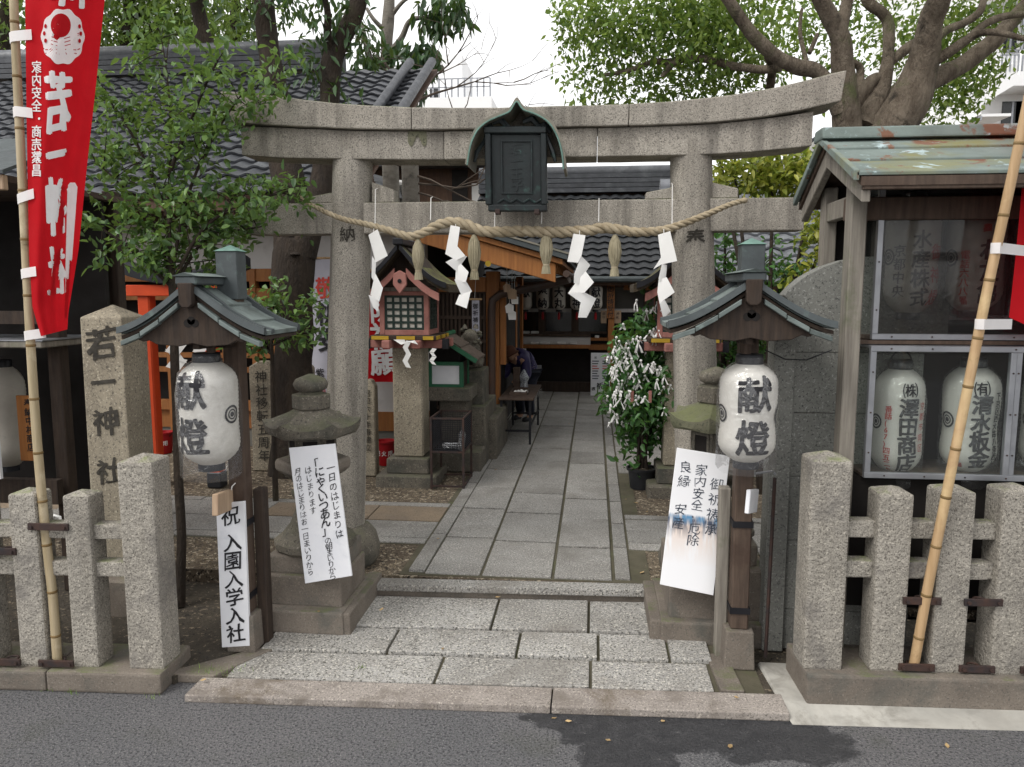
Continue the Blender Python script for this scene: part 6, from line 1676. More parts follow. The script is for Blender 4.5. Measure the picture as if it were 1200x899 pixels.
MB().box(gx0, gx1, Yg - 0.015, Yg + 0.02, zg, zg + 0.03).build('rail', M['green_paint'], gb); MB().box(gx0, gx1, Yg - 0.015, Yg + 0.02, gz1 - 0.035, gz1).build('rail', M['green_paint'], gb)
MB().box(gx1 - 0.006, gx1 + 0.006, Yg + 0.02, Yg + dg - 0.02, zg, gz1).build('side_panel', M['timber_dark'], gb)
MB().box(gx0 + 0.02, gx1 - 0.02, Yg + 0.03, Yg + dg, gz1 - 0.02, gz1 + 0.12).build('attic', M['black_void'], gb)
zr = P(530, 394, Yg).z; gm = (gx0 + gx1) / 2; zeg = P(530, 416, Yg).z
for s in (-1, 1):
    p = Vector((gm, 0, zr)); q = Vector((gm + s * 0.31, 0, zeg - 0.02))
    for k in range(2):
        a_, b_ = p.lerp(q, k * 0.5), p.lerp(q, (k + 1) * 0.5 + 0.02)
        MB().hexa([(a_.x, Yg - 0.1, a_.z - 0.02 - 0.01 * k), (b_.x, Yg - 0.1, b_.z - 0.02), (b_.x, Yg + dg + 0.1, b_.z - 0.02), (a_.x, Yg + dg + 0.1, a_.z - 0.02 - 0.01 * k), (a_.x, Yg - 0.1, a_.z + 0.012 - 0.014 * k), (b_.x, Yg - 0.1, b_.z + 0.012 - 0.014 * k), (b_.x, Yg + dg + 0.1, b_.z + 0.012 - 0.014 * k), (a_.x, Yg + dg + 0.1, a_.z + 0.012 - 0.014 * k)]).build('roof_board', M['timber'], gb)
    MB().bar((p.x, Yg - 0.11, p.z - 0.03), (q.x, Yg - 0.11, q.z - 0.03), 0.015, 0.04).build('barge_board', M['green_paint'], gb)
MB().tube([(gm, Yg - 0.12, zr + 0.015), (gm, Yg + dg + 0.12, zr + 0.015)], 0.025, 8).build('ridge', M['green_paint'], gb)
# guardian lion-dog, one continuous body
def skin_body(name, verts, edges, radii, mat, parent, lvl=1, root=0):
    o_ = org(parent)
    me = bpy.data.meshes.new(name); me.from_pydata([tuple(Vector(v) - o_) for v in verts], edges, [])
    ob = bpy.data.objects.new(name, me); sc.collection.objects.link(ob)
    bm = bmesh.new(); bm.from_mesh(me)
    ly = bm.verts.layers.skin.verify()
    for i, v in enumerate(bm.verts):
        r = radii[i]; v[ly].radius = (r, r) if not hasattr(r, '__len__') else r
        v[ly].use_root = (i == root)
    bm.to_mesh(me); bm.free()
    ob.modifiers.new('skin', 'SKIN'); sb = ob.modifiers.new('sub', 'SUBSURF'); sb.levels = lvl; sb.render_levels = lvl
    dg_ = bpy.context.evaluated_depsgraph_get()
    m2 = bpy.data.meshes.new_from_object(ob.evaluated_get(dg_))
    ob.modifiers.clear(); ob.data = m2; m2.name = name
    m2.materials.clear(); m2.materials.append(mat); m2.shade_smooth()
    if parent: ob.parent = parent
    ORG[ob.name] = o_
    return ob
c = P(552, 455, 7.55)
sx_ = c.x; sy_ = 7.6; sz_ = P(552, 428, 7.6).z
kom = thing('guardian_statue', 'brown weathered lion dog statue behind the green shrine box', 'statue', (sx_, sy_, sz_ - 0.05))
vv = [(sx_, sy_ + 0.12, sz_ + 0.06), (sx_, sy_ + 0.02, sz_ + 0.15), (sx_, sy_ - 0.04, sz_ + 0.24), (sx_, sy_ - 0.07, sz_ + 0.32), (sx_, sy_ - 0.14, sz_ + 0.31), (sx_ - 0.05, sy_ - 0.06, sz_ + 0.12), (sx_ - 0.05, sy_ - 0.08, sz_ - 0.02), (sx_ + 0.05, sy_ - 0.06, sz_ + 0.12), (sx_ + 0.05, sy_ - 0.08, sz_ - 0.02), (sx_ - 0.07, sy_ + 0.1, sz_ + 0.03), (sx_ - 0.07, sy_ + 0.0, sz_ - 0.01), (sx_ + 0.07, sy_ + 0.1, sz_ + 0.03), (sx_ + 0.07, sy_ + 0.0, sz_ - 0.01), (sx_, sy_ + 0.2, sz_ + 0.14), (sx_, sy_ + 0.2, sz_ + 0.26)]
ee = [(0, 1), (1, 2), (2, 3), (3, 4), (1, 5), (5, 6), (1, 7), (7, 8), (0, 9), (9, 10), (0, 11), (11, 12), (0, 13), (13, 14)]
skin_body('body', vv, ee, [0.1, 0.09, 0.085, 0.09, 0.05, 0.035, 0.035, 0.035, 0.035, 0.05, 0.04, 0.05, 0.04, 0.03, 0.04], M['lantern_stone'], kom)
for k in range(22):
    t = random.uniform(0, 6.28); f = random.uniform(0, 1)
    MB().lathe((sx_ + math.cos(t) * 0.085, sy_ - 0.03 + math.sin(t) * 0.07, sz_ + 0.16 + 0.2 * f), [(0.008, -0.02), (0.028, -0.008), (0.03, 0.008), (0.008, 0.022)], 8).build('mane_curl', M['lantern_stone'], kom, smooth=60)
for s in (-1, 1):
    MB().lathe((sx_ + s * 0.055, sy_ - 0.07, sz_ + 0.37), [(0.028, 0), (0.02, 0.025), (0.004, 0.045)], 8).build('ear', M['lantern_stone'], kom, smooth=60)
MB().box(sx_ - 0.14, sx_ + 0.14, sy_ - 0.16, sy_ + 0.24, ZI + 0.2, sz_ - 0.03).build('plinth', M['lantern_stone'], kom, bevel=0.01)

# ================================================================== MESH BOX WITH BOTTLES
mc = thing('mesh_stand', 'black metal mesh bin on thin legs beside the stone pillar', 'mesh bin', (P(530, 560, 6.6).x, 6.65, ZI))
x0, x1 = P(508, 560, 6.5).x, P(545, 560, 6.5).x; y0, y1 = 6.42, 6.85; z0, z1 = P(525, 530, 6.45).z, P(525, 489, 6.45).z
for x in (x0, x1):
    for y in (y0, y1):
        MB().box(x - 0.009, x + 0.009, y - 0.009, y + 0.009, ZI, z1).build('leg', M['iron'], mc)
for z in (ZI + 0.02, z0, z1 - 0.015):
    for y in (y0, y1): MB().box(x0, x1, y - 0.007, y + 0.007, z, z + 0.015).build('bar', M['iron'], mc)
    for x in (x0, x1): MB().box(x - 0.007, x + 0.007, y0, y1, z + 0.001, z + 0.016).build('bar', M['iron'], mc)
def meshpanel(p, q, za, zb, n):
    mb = MB(); p, q = Vector(p), Vector(q)
    for i in range(1, n): 
        a_ = p.lerp(q, i / n); mb.box(a_.x - 0.0017, a_.x + 0.0017, a_.y - 0.0017, a_.y + 0.0017, za, zb)
    for i in range(1, 16):
        z = za + (zb - za) * i / 16; mb.bar((p.x, p.y, z), (q.x, q.y, z), 0.0035, 0.0035)
    o_ = mb.build('mesh_panel', M['black_metal'], mc, fix=False); o_['kind'] = 'stuff'
meshpanel((x0, y0, 0), (x1, y0, 0), z0, z1, 18); meshpanel((x0, y1, 0), (x1, y1, 0), z0, z1, 18)
meshpanel((x0, y0, 0), (x0, y1, 0), z0, z1, 18); meshpanel((x1, y0, 0), (x1, y1, 0), z0, z1, 18)
MB().box(x0, x1, y0, y1, z0 + 0.006, z0 + 0.012).build('tray', M['black_metal'], mc)
def bottle(label, p, d):
    p, d = Vector(p), Vector(d).normalized()
    o_ = MB().tube([p, p + d * 0.01, p + d * 0.05, p + d * 0.055, p + d * 0.15, p + d * 0.175, p + d * 0.2], [0.02, 0.03, 0.03, 0.028, 0.03, 0.012, 0.012], 12).build('plastic_bottle', M['bottle'], smooth=40)
    tag(o_, label, 'bottle', 'empty plastic bottles in the mesh bin')
bottle('clear plastic bottle standing upright in the mesh bin', (x0 + 0.25, y0 + 0.07, z0 + 0.013), (0.08, 0, 1))
bottle('clear plastic bottle lying flat in the mesh bin', (x0 + 0.08, y0 + 0.1, z0 + 0.043), (1, 0.1, 0.0))

# ================================================================== ORANGE TIMBER HALL BY THE PATH
Yo = 8.55
oh = thing('timber_hall', 'orange brown timber hall with a broad barge board left of the path', 'building', (P(578, 520, Yo).x, Yo, ZI))
ox = P(570, 500, Yo).x; ox1 = P(585, 500, Yo).x
MB().box(ox, ox1, Yo, Yo + 0.15, ZI, P(575, 318, Yo).z).build('post', M['hinoki'], oh, bevel=0.006)
MB().box(ox1 + 0.005, ox1 + 0.07, Yo + 0.05, Yo + 0.13, P(587, 428, Yo).z, P(587, 330, Yo).z).build('door_board', M['hinoki'], oh, bevel=0.004)
MB().box(P(590, 400, 11.2).x, P(605, 400, 11.2).x, 11.2, 11.35, ZI, P(598, 330, 11.2).z).build('post', M['hinoki'], oh, bevel=0.006)
MB().box(ox, ox + 0.1, 11.9, 12.05, ZI, P(575, 318, Yo).z).build('post', M['hinoki'], oh)
xw = P(498, 400, Yo).x
MB().box(xw, ox, Yo + 0.06, Yo + 0.1, P(530, 500, Yo).z, P(530, 330, Yo).z).build('back_wall', M['timber_dark'], oh)
nb = 15
for i in range(nb):
    x = xw + (ox - xw) * (i + 0.5) / nb
    MB().box(x - 0.012, x + 0.012, Yo + 0.025, Yo + 0.055, P(530, 480, Yo).z, P(530, 340, Yo).z).build('slat', M['timber_brown'], oh)
for y in (342, 372, 400, 430, 478):
    MB().box(xw, ox, Yo + 0.015, Yo + 0.035, P(530, y + 2, Yo).z, P(530, y - 2, Yo).z).build('rail', M['timber_brown'], oh)
MB().box(xw, ox, Yo - 0.02, Yo + 0.12, P(530, 342, Yo).z, P(530, 325, Yo).z).build('beam', M['hinoki'], oh)
MB().box(xw, ox, Yo, Yo + 0.12, ZI, P(530, 500, Yo).z).build('stone_footing', M['lantern_stone'], oh)
MB().box(ox + 0.02, ox + 0.06, Yo + 0.15, 11.9, ZI, P(575, 330, Yo).z).build('side_wall', M['black_void'], oh)
Yb = 7.75
ra, rb = P(430, 240, Yb), P(659, 322, Yb)
sl2 = (P(655, 333, Yb).z - P(505, 289, Yb).z) / (P(655, 333, Yb).x - P(505, 289, Yb).x)
xa_, xb_ = P(430, 300, Yb).x, P(657, 320, Yb).x
def hzline(x, dy): return P(655, 333, Yb).z + sl2 * (x - xb_) + dy
secs = [[(x, Yb, hzline(x, 0.0)), (x, Yb + 0.07, hzline(x, 0.0)), (x, Yb + 0.07, hzline(x, 0.19)), (x, Yb, hzline(x, 0.19))] for x in (xa_, xb_ - 0.05)]
MB().loft(secs).build('barge_board', M['hinoki'], oh, bevel=0.006)
for k in range(2):
    secs = [[(x, Yb - 0.04 - 0.05 * k, hzline(x, 0.195 + 0.06 * k)), (x, Yb + 4.3, hzline(x, 0.195 + 0.06 * k)), (x, Yb + 4.3, hzline(x, 0.25 + 0.06 * k)), (x, Yb - 0.04 - 0.05 * k, hzline(x, 0.25 + 0.06 * k))] for x in (xa_, xb_ + 0.02 + 0.05 * k)]
    MB().loft(secs).build('roof_layer', M['hinoki'] if k == 0 else M['copper_dark'], oh, bevel=0.004)
MB().loft([[(x, Yb - 0.1, hzline(x, 0.312)), (x, Yb + 4.3, hzline(x, 0.312)), (x, Yb + 4.3, hzline(x, 0.33)), (x, Yb - 0.1, hzline(x, 0.33))] for x in (xa_, xb_ + 0.1)]).build('roof_sheet', M['copper_bronze'], oh)
for k in range(9):
    y = Yb + 0.3 + k * 0.42
    MB().bar((xa_, y, hzline(xa_, 0.15)), (xb_ - 0.05, y, hzline(xb_ - 0.05, 0.15)), 0.06, 0.08).build('rafter', M['hinoki'], oh)
MB().tube([P(572, 309, Yb - 0.005), P(572, 309, Yb - 0.02)], 0.03, 12).build('gilt_boss', M['yellow_paint'], oh)
MB().tube([(xb_ + 0.06, Yb - 0.1, hzline(xb_, 0.1)), (xb_ + 0.06, Yb + 4.2, hzline(xb_, 0.1))], 0.035, 10).build('gutter', M['pipe'], oh, smooth=50)
pp_ = [P(667, 327, 8.2), P(640, 334, 8.3), P(605, 341, 8.45), P(586, 345, Yo - 0.05), P(577, 352, Yo - 0.06), P(576, 365, Yo - 0.06), P(576, 470, Yo - 0.06), P(578, 478, Yo - 0.06)]
MB().tube(pp_, 0.045, 10).build('drain_pipe', M['pipe'], oh, smooth=50)
MB().tube([P(578, 476, Yo - 0.06), P(584, 484, Yo - 0.07), P(586, 500, Yo - 0.08), P(585, 522, Yo - 0.1)], 0.04, 10).build('drain_pipe', M['timber_brown'], oh, smooth=50)
for k, (x, y, s) in enumerate(((594, 338, 8), (600, 345, 10), (603, 352, 8), (597, 362, 9), (600, 370, 9))):
    c = P(x, y, 8.35 + 0.03 * k); w_ = s * 8.4 / 905
    q = tag(MB().prism([(-w_ / 2, -w_ / 2), (w_ / 2, -w_ * 0.6), (w_ * 0.6, w_ * 0.4), (0, w_ * 0.75), (-w_ * 0.55, w_ * 0.4)], c, (0.95, 0.2, 0.1), (-0.1, 0, 1), (0, 0.006, 0)).build('votive_tablet', M['pale_wood'] if k < 2 else M['paper']), ['small brown votive tablet hanging highest under the timber eave', 'larger brown votive tablet under the timber eave', 'upper pale paper slip under the timber eave', 'middle pale paper slip beside the drain pipe', 'lowest pale paper slip beside the drain pipe'][k], 'votive tablet', 'votive tablets under the timber eave')
    MB().tube([c + Vector((0, 0.003, w_ * 0.6)), c + Vector((0, 0.003, 0.3))], 0.003, 4).build('cord', M['string'], q)
hang_banner('narrow white paper strip with small writing on the timber hall post', 553, 562, 352, 428, 8.35, M['white_cloth'], [('御祈祷申込受付中', 0.5, 356, 6, 8, M['ink'], 0.01)], 'paper_strip', 0.004)

# ================================================================== TABLE, TRAY, PERSON
tb = thing('folding_table', 'low brown topped folding table with thin black legs beside the path', 'table', (P(612, 510, z=ZI).x, 8.95, ZI))
tx0, tx1 = P(588.5, 520, z=ZI).x, P(622, 520, z=ZI).x; ty0, ty1 = 8.38, 9.62
tz = P(600, 467, 8.36).z
MB().box(tx0 - 0.03, tx1 + 0.04, ty0 - 0.03, ty1 + 0.03, tz - 0.022, tz).build('table_top', M['timber_brown'], tb, bevel=0.004)
for x in (tx0, tx1):
    for y in (ty0, ty1): MB().box(x - 0.012, x + 0.012, y - 0.012, y + 0.012, ZI + 0.01, tz - 0.022).build('leg', M['black_metal'], tb)
for y in (ty0, ty1): MB().box(tx0, tx1, y - 0.01, y + 0.01, ZI + 0.155, ZI + 0.178).build('stretcher', M['black_metal'], tb)
MB().box(tx1 - 0.008, tx1 + 0.008, ty0, ty1, ZI + 0.2, ZI + 0.22).build('stretcher', M['black_metal'], tb)
MB().grid(lambda u, v: (tx1 + 0.045 + 0.012 * math.sin(u * 15), ty0 + (ty1 - ty0) * u, tz - 0.01 - 0.06 * v - 0.02 * math.sin(u * 9)), 20, 2).build('plastic_sheet', M['bag'], tb, fix=False)
tr = thing('wooden_tray', 'shallow wooden tray with trinkets on the folding table', 'tray', (P(606, 458, 8.8).x, 8.8, tz))
qx0, qx1 = P(598, 460, 8.7).x, P(618, 460, 8.7).x
MB().box(qx0, qx1, 8.6, 9.05, tz + 0.001, tz + 0.012).build('base', M['timber_brown'], tr)
for a_ in ((qx0, qx1, 8.6, 8.612), (qx0, qx1, 9.038, 9.05), (qx0, qx0 + 0.012, 8.613, 9.037), (qx1 - 0.012, qx1, 8.613, 9.037)):
    MB().box(*a_, tz + 0.012, tz + 0.04).build('side', M['timber_brown'], tr)
for k in range(5):
    tag(MB().lathe((qx0 + 0.06 + 0.03 * k, 8.7 + 0.05 * (k % 3), tz + 0.013), [(0.004, 0), (0.02, 0.002), (0.022, 0.015), (0.014, 0.03), (0.004, 0.034)], 10).build('white_trinket', M['paper'], smooth=50), ['leftmost small white trinket in the wooden tray', 'second small white trinket from the left in the tray', 'middle small white trinket in the wooden tray', 'second small white trinket from the right in the tray', 'rightmost small white trinket in the wooden tray'][k], 'trinket', 'white trinkets in the tray')
cbx = MB().pbox(601, 430, 609, 456, 9.1, 0.08).build('wooden_case', M['timber_brown'], bevel=0.004); tag(cbx, 'small upright brown wooden box standing on the table', 'box')
cbx.location.z = tz + 0.001
sb_ = MB().lathe((P(614, 455, 9.15).x, 9.15, tz + 0.002), [(0.03, 0), (0.055, 0.02), (0.05, 0.08), (0.06, 0.14), (0.03, 0.2), (0.008, 0.24)], 14, rmod=lambda t, z: 1 + 0.3 * noise.noise(Vector((math.cos(t) * 4, math.sin(t) * 4, z * 30)))).build('foil_bag', M['silver'], smooth=20)
tag(sb_, 'crumpled silver foil bag on the table end', 'bag')
# person bending over the far end of the table, facing left
pc = P(609, 493, z=ZI); pxx, pyy = pc.x + 0.02, 9.98
pe = thing('person', 'person in purple padded jacket and brown hat bending over the table', 'person', (pxx, pyy, ZI))
def V3(dx_, dy, z): return (pxx + dx_ * 0.64 - dy * 0.77, pyy + dx_ * 0.77 + dy * 0.64, ZI + z)   # turned half towards the street
vv = [V3(0.10, 0, 0.66), V3(0.05, 0, 0.76), V3(-0.04, -0.02, 0.84), V3(-0.13, -0.04, 0.90), V3(-0.19, -0.05, 0.90), V3(-0.25, -0.06, 0.90), V3(-0.30, -0.06, 0.86),
      V3(0.10, -0.09, 0.60), V3(0.06, -0.09, 0.35), V3(0.09, -0.09, 0.06), V3(-0.03, -0.10, 0.03),
      V3(0.10, 0.09, 0.60), V3(0.06, 0.09, 0.35), V3(0.09, 0.09, 0.06), V3(-0.03, 0.10, 0.03),
      V3(-0.12, -0.19, 0.82), V3(-0.13, -0.24, 0.62), V3(-0.24, -0.24, 0.60), V3(-0.31, -0.24, 0.60),
      V3(-0.12, 0.11, 0.82), V3(-0.13, 0.16, 0.62), V3(-0.24, 0.12, 0.60), V3(-0.31, 0.10, 0.60)]
ee = [(0, 1), (1, 2), (2, 3), (3, 4), (4, 5), (5, 6), (0, 7), (7, 8), (8, 9), (9, 10), (0, 11), (11, 12), (12, 13), (13, 14), (3, 15), (15, 16), (16, 17), (17, 18), (3, 19), (19, 20), (20, 21), (21, 22)]
rr = [0.12, 0.125, 0.125, 0.11, 0.05, 0.085, 0.07, 0.085, 0.06, 0.045, 0.035, 0.085, 0.06, 0.045, 0.035, 0.06, 0.048, 0.034, 0.028, 0.06, 0.048, 0.034, 0.028]
for hand, (bx_, by_, bz_) in ((18, V3(-0.31, -0.24, 0.60)), (22, V3(-0.31, 0.10, 0.60))):
    for k in range(5):
        i0 = len(vv); sp = (k - 2) * 0.017
        if k == 0:
            q = [(bx_ - 0.01, by_ - 0.03, bz_ - 0.015), (bx_ - 0.04, by_ - 0.045, bz_ - 0.03)]
        else:
            L_ = (0.05, 0.06, 0.065, 0.06, 0.048)[k]
            q = [(bx_ - L_ * 0.6, by_ + sp, bz_ - 0.012), (bx_ - L_ * 1.1, by_ + sp * 1.2, bz_ - 0.045)]
        vv += q; ee += [(hand, i0), (i0, i0 + 1)]; rr += [0.0095, 0.008]
body = skin_body('body', vv, ee, rr, M['skin'], pe, 1)
jv = [vv[i] for i in (0, 1, 2, 3, 15, 16, 17, 19, 20, 21)] + [V3(-0.165, -0.045, 0.90)]
skin_body('jacket', jv, [(0, 1), (1, 2), (2, 3), (3, 4), (4, 5), (5, 6), (3, 7), (7, 8), (8, 9), (3, 10)], [0.145, 0.155, 0.155, 0.14, 0.085, 0.07, 0.055, 0.085, 0.07, 0.055, 0.085], M['purple'], pe)
for f in (0.15, 0.45, 0.75, 1.05, 1.35, 1.65):
    i = int(f); i = min(i, 2); a_ = Vector(jv[i]).lerp(Vector(jv[i + 1]), f - i if i < 2 else f - 1.0 if f < 2 else 1)
    d = (Vector(jv[i + 1]) - Vector(jv[i])).normalized(); s_ = d.cross(Vector((0, 1, 0))).normalized(); t_ = d.cross(s_)
    MB().tube([a_ + (s_ * math.cos(t) + t_ * math.sin(t)) * 0.148 for t in np.linspace(0, 2 * math.pi, 21)], 0.012, 6, cap=False).build('quilt_seam', M['purple'], pe, smooth=70)
skin_body('trousers', [vv[i] for i in (0, 7, 8, 9, 11, 12, 13)], [(0, 1), (1, 2), (2, 3), (0, 4), (4, 5), (5, 6)], [0.132, 0.1, 0.075, 0.06, 0.1, 0.075, 0.06], M['navy'], pe)
for s in (-1, 1):
    skin_body('shoe', [V3(0.10, 0.095 * s, 0.035), V3(0.03, 0.097 * s, 0.035), V3(-0.07, 0.10 * s, 0.028)], [(0, 1), (1, 2)], [0.045, 0.046, 0.036], M['black_plastic'], pe)
hc = Vector(V3(-0.265, -0.06, 0.915))
MB().lathe(hc, [(0.115, -0.035), (0.125, -0.02), (0.104, -0.01), (0.1, 0.03), (0.085, 0.07), (0.05, 0.095), (0.01, 0.105)], 20).xform(Matrix.Translation(hc) @ Matrix.Rotation(-0.5, 4, 'Y') @ Matrix.Translation(-hc)).build('hat', M['brown_hat'], pe, smooth=60)
for s in (-1, 1):
    MB().lathe(Vector(V3(-0.245, -0.06 + s * 0.088, 0.855)), [(0.006, -0.025), (0.016, -0.01), (0.016, 0.012), (0.006, 0.025)], 8).build('ear', M['skin'], pe, smooth=60)
MB().lathe(Vector(V3(-0.37, -0.06, 0.85)), [(0.01, -0.02), (0.014, -0.012), (0.005, 0.022)], 8).build('nose', M['skin'], pe, smooth=60)

# ================================================================== SHRINE OFFICE AT THE END
Yf = 12.95
of = thing('shrine_office', 'dark timber shrine office with counter and sliding windows at the path end', 'building', (0.3, Yf, ZI))
def oz(y, Y=Yf): return P(680, y, Y).z
def oxx(x, Y=Yf): return P(x, 400, Y).x
OL, OR = oxx(545), oxx(835)
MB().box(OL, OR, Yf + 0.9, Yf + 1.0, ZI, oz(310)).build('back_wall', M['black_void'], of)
MB().box(OL, OR, Yf + 0.0, Yf + 0.06, ZI, oz(448)).build('step_board', M['timber_dark'], of)
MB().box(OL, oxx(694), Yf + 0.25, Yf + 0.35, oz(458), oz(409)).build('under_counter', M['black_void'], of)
MB().box(OL, oxx(692), Yf + 0.02, Yf + 0.1, oz(404), oz(395)).build('plaster_panel', M['plaster'], of)
MB().box(OL, oxx(692), Yf - 0.12, Yf + 0.22, oz(408), oz(404)).build('counter', M['hinoki'], of, bevel=0.005)
MB().box(OL, oxx(692), Yf - 0.02, Yf + 0.22, oz(394.5), oz(391.5)).build('shelf', M['timber_brown'], of, bevel=0.005)
MB().box(oxx(690), oxx(835), Yf - 0.02, Yf + 0.22, oz(410), oz(404)).build('counter', M['hinoki'], of, bevel=0.005)
MB().box(oxx(692), oxx(712), Yf - 0.04, Yf + 0.2, oz(399), oz(396)).build('shelf', M['hinoki'], of)
for x0, x1 in ((600, 632), (635, 671), (674, 711), (722, 756), (760, 800)):
    wd = MB().box(oxx(x0), oxx(x1), Yf + 0.16, Yf + 0.17, oz(391), oz(364)).build('window', M['window'], of)
    MB().box(oxx(x0), oxx(x1), Yf + 0.13, Yf + 0.18, oz(391.5), oz(389)).build('sash', M['timber_brown'], wd)
    MB().box(oxx(x0), oxx(x0) + 0.05, Yf + 0.125, Yf + 0.185, oz(391.5), oz(362)).build('sash', M['timber_brown'], wd)
MB().box(OL, OR, Yf + 0.12, Yf + 0.2, oz(366), oz(362)).build('head_rail', M['plaster'], of)
MB().box(OL, OR, Yf + 0.25, Yf + 0.3, oz(364), oz(320)).build('transom', M['grey_wall'], of)
for x in (605, 633, 672, 757, 790):
    MB().box(oxx(x) - 0.04, oxx(x) + 0.04, Yf + 0.1, Yf + 0.2, oz(404), oz(325)).build('post', M['timber_brown'], of, bevel=0.005)
MB().box(oxx(712), oxx(719), Yf - 0.25, Yf - 0.13, ZI, oz(328)).build('post', M['hinoki'], of, bevel=0.006)
MB().box(oxx(771), oxx(776), Yf - 0.25, Yf - 0.13, ZI, oz(328)).build('post', M['hinoki'], of, bevel=0.006)
MB().box(OL, OR, Yf - 0.26, Yf - 0.12, oz(337), oz(328)).build('beam', M['rafter'], of, bevel=0.006)
# eave and roof
eY, rY = 12.4, 15.0
zE, zRi = P(680, 324, eY).z, P(680, 226, rY).z
RL_, RR2 = P(535, 300, eY).x, P(842, 300, eY).x
tile_roof(of, (RL_, eY, zE), (1, 0, 0), (0, rY - eY, zRi - zE), RR2 - RL_, math.hypot(rY - eY, zRi - zE), 0.21, 0.21, M['tile_shaded'], 290)
ridge(of, (RL_, rY, zRi - 0.02), (P(800, 230, rY).x, rY, zRi - 0.02), 0.36, 0.36, M['tile'])
MB().box(RL_, RR2, eY + 0.02, eY + 0.09, zE - 0.14, zE - 0.03).build('fascia', M['rafter'], of)
MB().tube([(RL_, eY - 0.05, zE - 0.04), (RR2, eY - 0.05, zE - 0.05)], 0.05, 8).build('gutter', M['copper_dark'], of)
for k in range(18):
    x = RL_ + 0.1 + k * 0.28
    MB().bar((x, eY + 0.06, zE - 0.13), (x, Yf + 0.2, zE + 0.2), 0.05, 0.07).build('rafter', M['rafter'], of)
MB().hexa([(RL_, eY + 0.05, zE - 0.1), (RR2, eY + 0.05, zE - 0.1), (RR2, Yf + 1, zE + 0.5), (RL_, Yf + 1, zE + 0.5), (RL_, eY + 0.05, zE - 0.08), (RR2, eY + 0.05, zE - 0.08), (RR2, Yf + 1, zE + 0.52), (RL_, Yf + 1, zE + 0.52)]).build('soffit', M['timber_dark'], of)
GO = 'white lanterns hung along the office front'
names = ['far left', 'second from the left', 'third from the left', 'fourth, behind the zigzag streamer', 'fifth, left of the orange post']
for k, (x, s) in enumerate(((616, '献'), (636, '奉納'), (655, '大丸'), (676, '御神'), (698, '献燈'))):
    c = P(x, 363, Yf - 0.35); c_t = P(x, 333, Yf - 0.35); h_ = c_t.z - c.z
    o_ = chochin('white lantern under the office eave, ' + names[k], c, 0.11, h_, M['chochin_old'], [(s, 0.0, h_ * 0.85, h_ * 0.36, h_ * 0.42, M['ink'], 0.03)], bag=False, group=GO, crest=False)
    MB().tube([c + Vector((0, 0, h_ + 0.04)), (c.x, c.y, zE + 0.1)], 0.006, 5).build('cord', M['string'], o_)
    MB().lathe(c + Vector((0, 0, -0.16)), [(0.018, 0), (0.02, 0.08), (0.008, 0.13)], 8).build('tassel', M['red_plastic'], o_)
def flat_sign(name, label, x0, y0, x1, y1, Y, mat, texts, cat='sign', d=0.02):
    o_ = tag(MB().pbox(x0, y0, x1, y1, Y, d).build(name, mat, bevel=0.003), label, cat)
    k = Y / 905
    for s, x, y, hp, pp, mt, bd in texts:
        letters([(s, 0, 0, hp * k, pp * k)], mt, o_, plane_place(P(x, y, Y), (1, 0, 0), (0, 0, 1), (0, -1, 0), 0.004), bold=bd, wob=0.02)
    return o_
flat_sign('office_sign', 'narrow wooden sign with vertical characters on the orange post', 711, 334, 720.5, 373, Yf - 0.28, M['hinoki'], [('御祈祷受付', 715.7, 336, 6.6, 7.3, M['ink'], 0.01)])
flat_sign('posted_paper', 'yellowed paper posted left of the orange post', 704, 364, 711, 379, Yf - 0.2, M['pale_wood'], [('御守', 707.5, 366, 3.5, 4.5, M['ink'], 0.0)], 'paper')
flat_sign('posted_paper', 'yellowed paper posted right of the orange post', 719.5, 364, 728, 379, Yf - 0.2, M['pale_wood'], [('神札', 724, 366, 3.5, 4.5, M['ink'], 0.0)], 'paper')
flat_sign('shrine_sign', 'horizontal wooden sign with faint characters under the office beam', 731, 332, 766, 340, Yf - 0.28, M['hinoki'], [('神', 739, 333, 6, 6, M['ink'], 0.0), ('符', 747, 333, 6, 6, M['ink'], 0.0), ('授', 755, 333, 6, 6, M['ink'], 0.0)])
nb_ = flat_sign('notice_board', 'white notice board with rows of writing against the office counter', 692, 409, 715.5, 459.5, Yf - 0.45, M['board'], [('厄祈', 711, 441, 6, 0, M['ink'], 0.02), ('祈', 703, 444, 7, 7, M['ink'], 0.03), ('厄年', 711, 442, 6, 7, M['ink'], 0.02), ('表', 695.5, 449, 4, 5, M['ink'], 0.02), ('男', 698, 413, 3, 3, M['ink'], 0.0), ('女', 710, 413, 3, 3, M['ink_red'], 0.0)])
nb_.location.z = ZI
for r in range(8):
    for cxn, w_ in ((698, 8), (710, 8)):
        q = MB().pbox(cxn - w_ / 2, 418 + r * 2.9, cxn + w_ / 2 - (r % 3), 419 + r * 2.9, Yf - 0.453, 0.002).build('text_row', M['ink_red'] if r in (2, 3) else M['ink_blue'], nb_)
for k, (x0, x1, yt) in enumerate(((608, 620, 391), (622, 631, 391), (633, 644, 403.5), (653, 663, 403.5), (668, 676, 403.5), (622, 631, 403.5), (697, 702, 396))):
    yb_ = yt; o_ = MB().pbox(x0, yt - 2.5, x1, yt, Yf + (0.0 if yt < 400 else -0.05), 0.15).build('amulet_box', M['paper'], bevel=0.004)
    tag(o_, ['white box at the left end of the upper office shelf', 'white box second on the upper office shelf', 'white box left on the office counter', 'white box in the middle of the office counter', 'white box right on the office counter', 'pale box at the counter corner', 'tiny white box on the small shelf by the post'][k], 'box', 'white boxes on the office shelves')
flat_sign('counter_notice', 'small grey plate hanging below the office counter', 628, 428, 634.5, 437, Yf + 0.02, M['steel'], [])
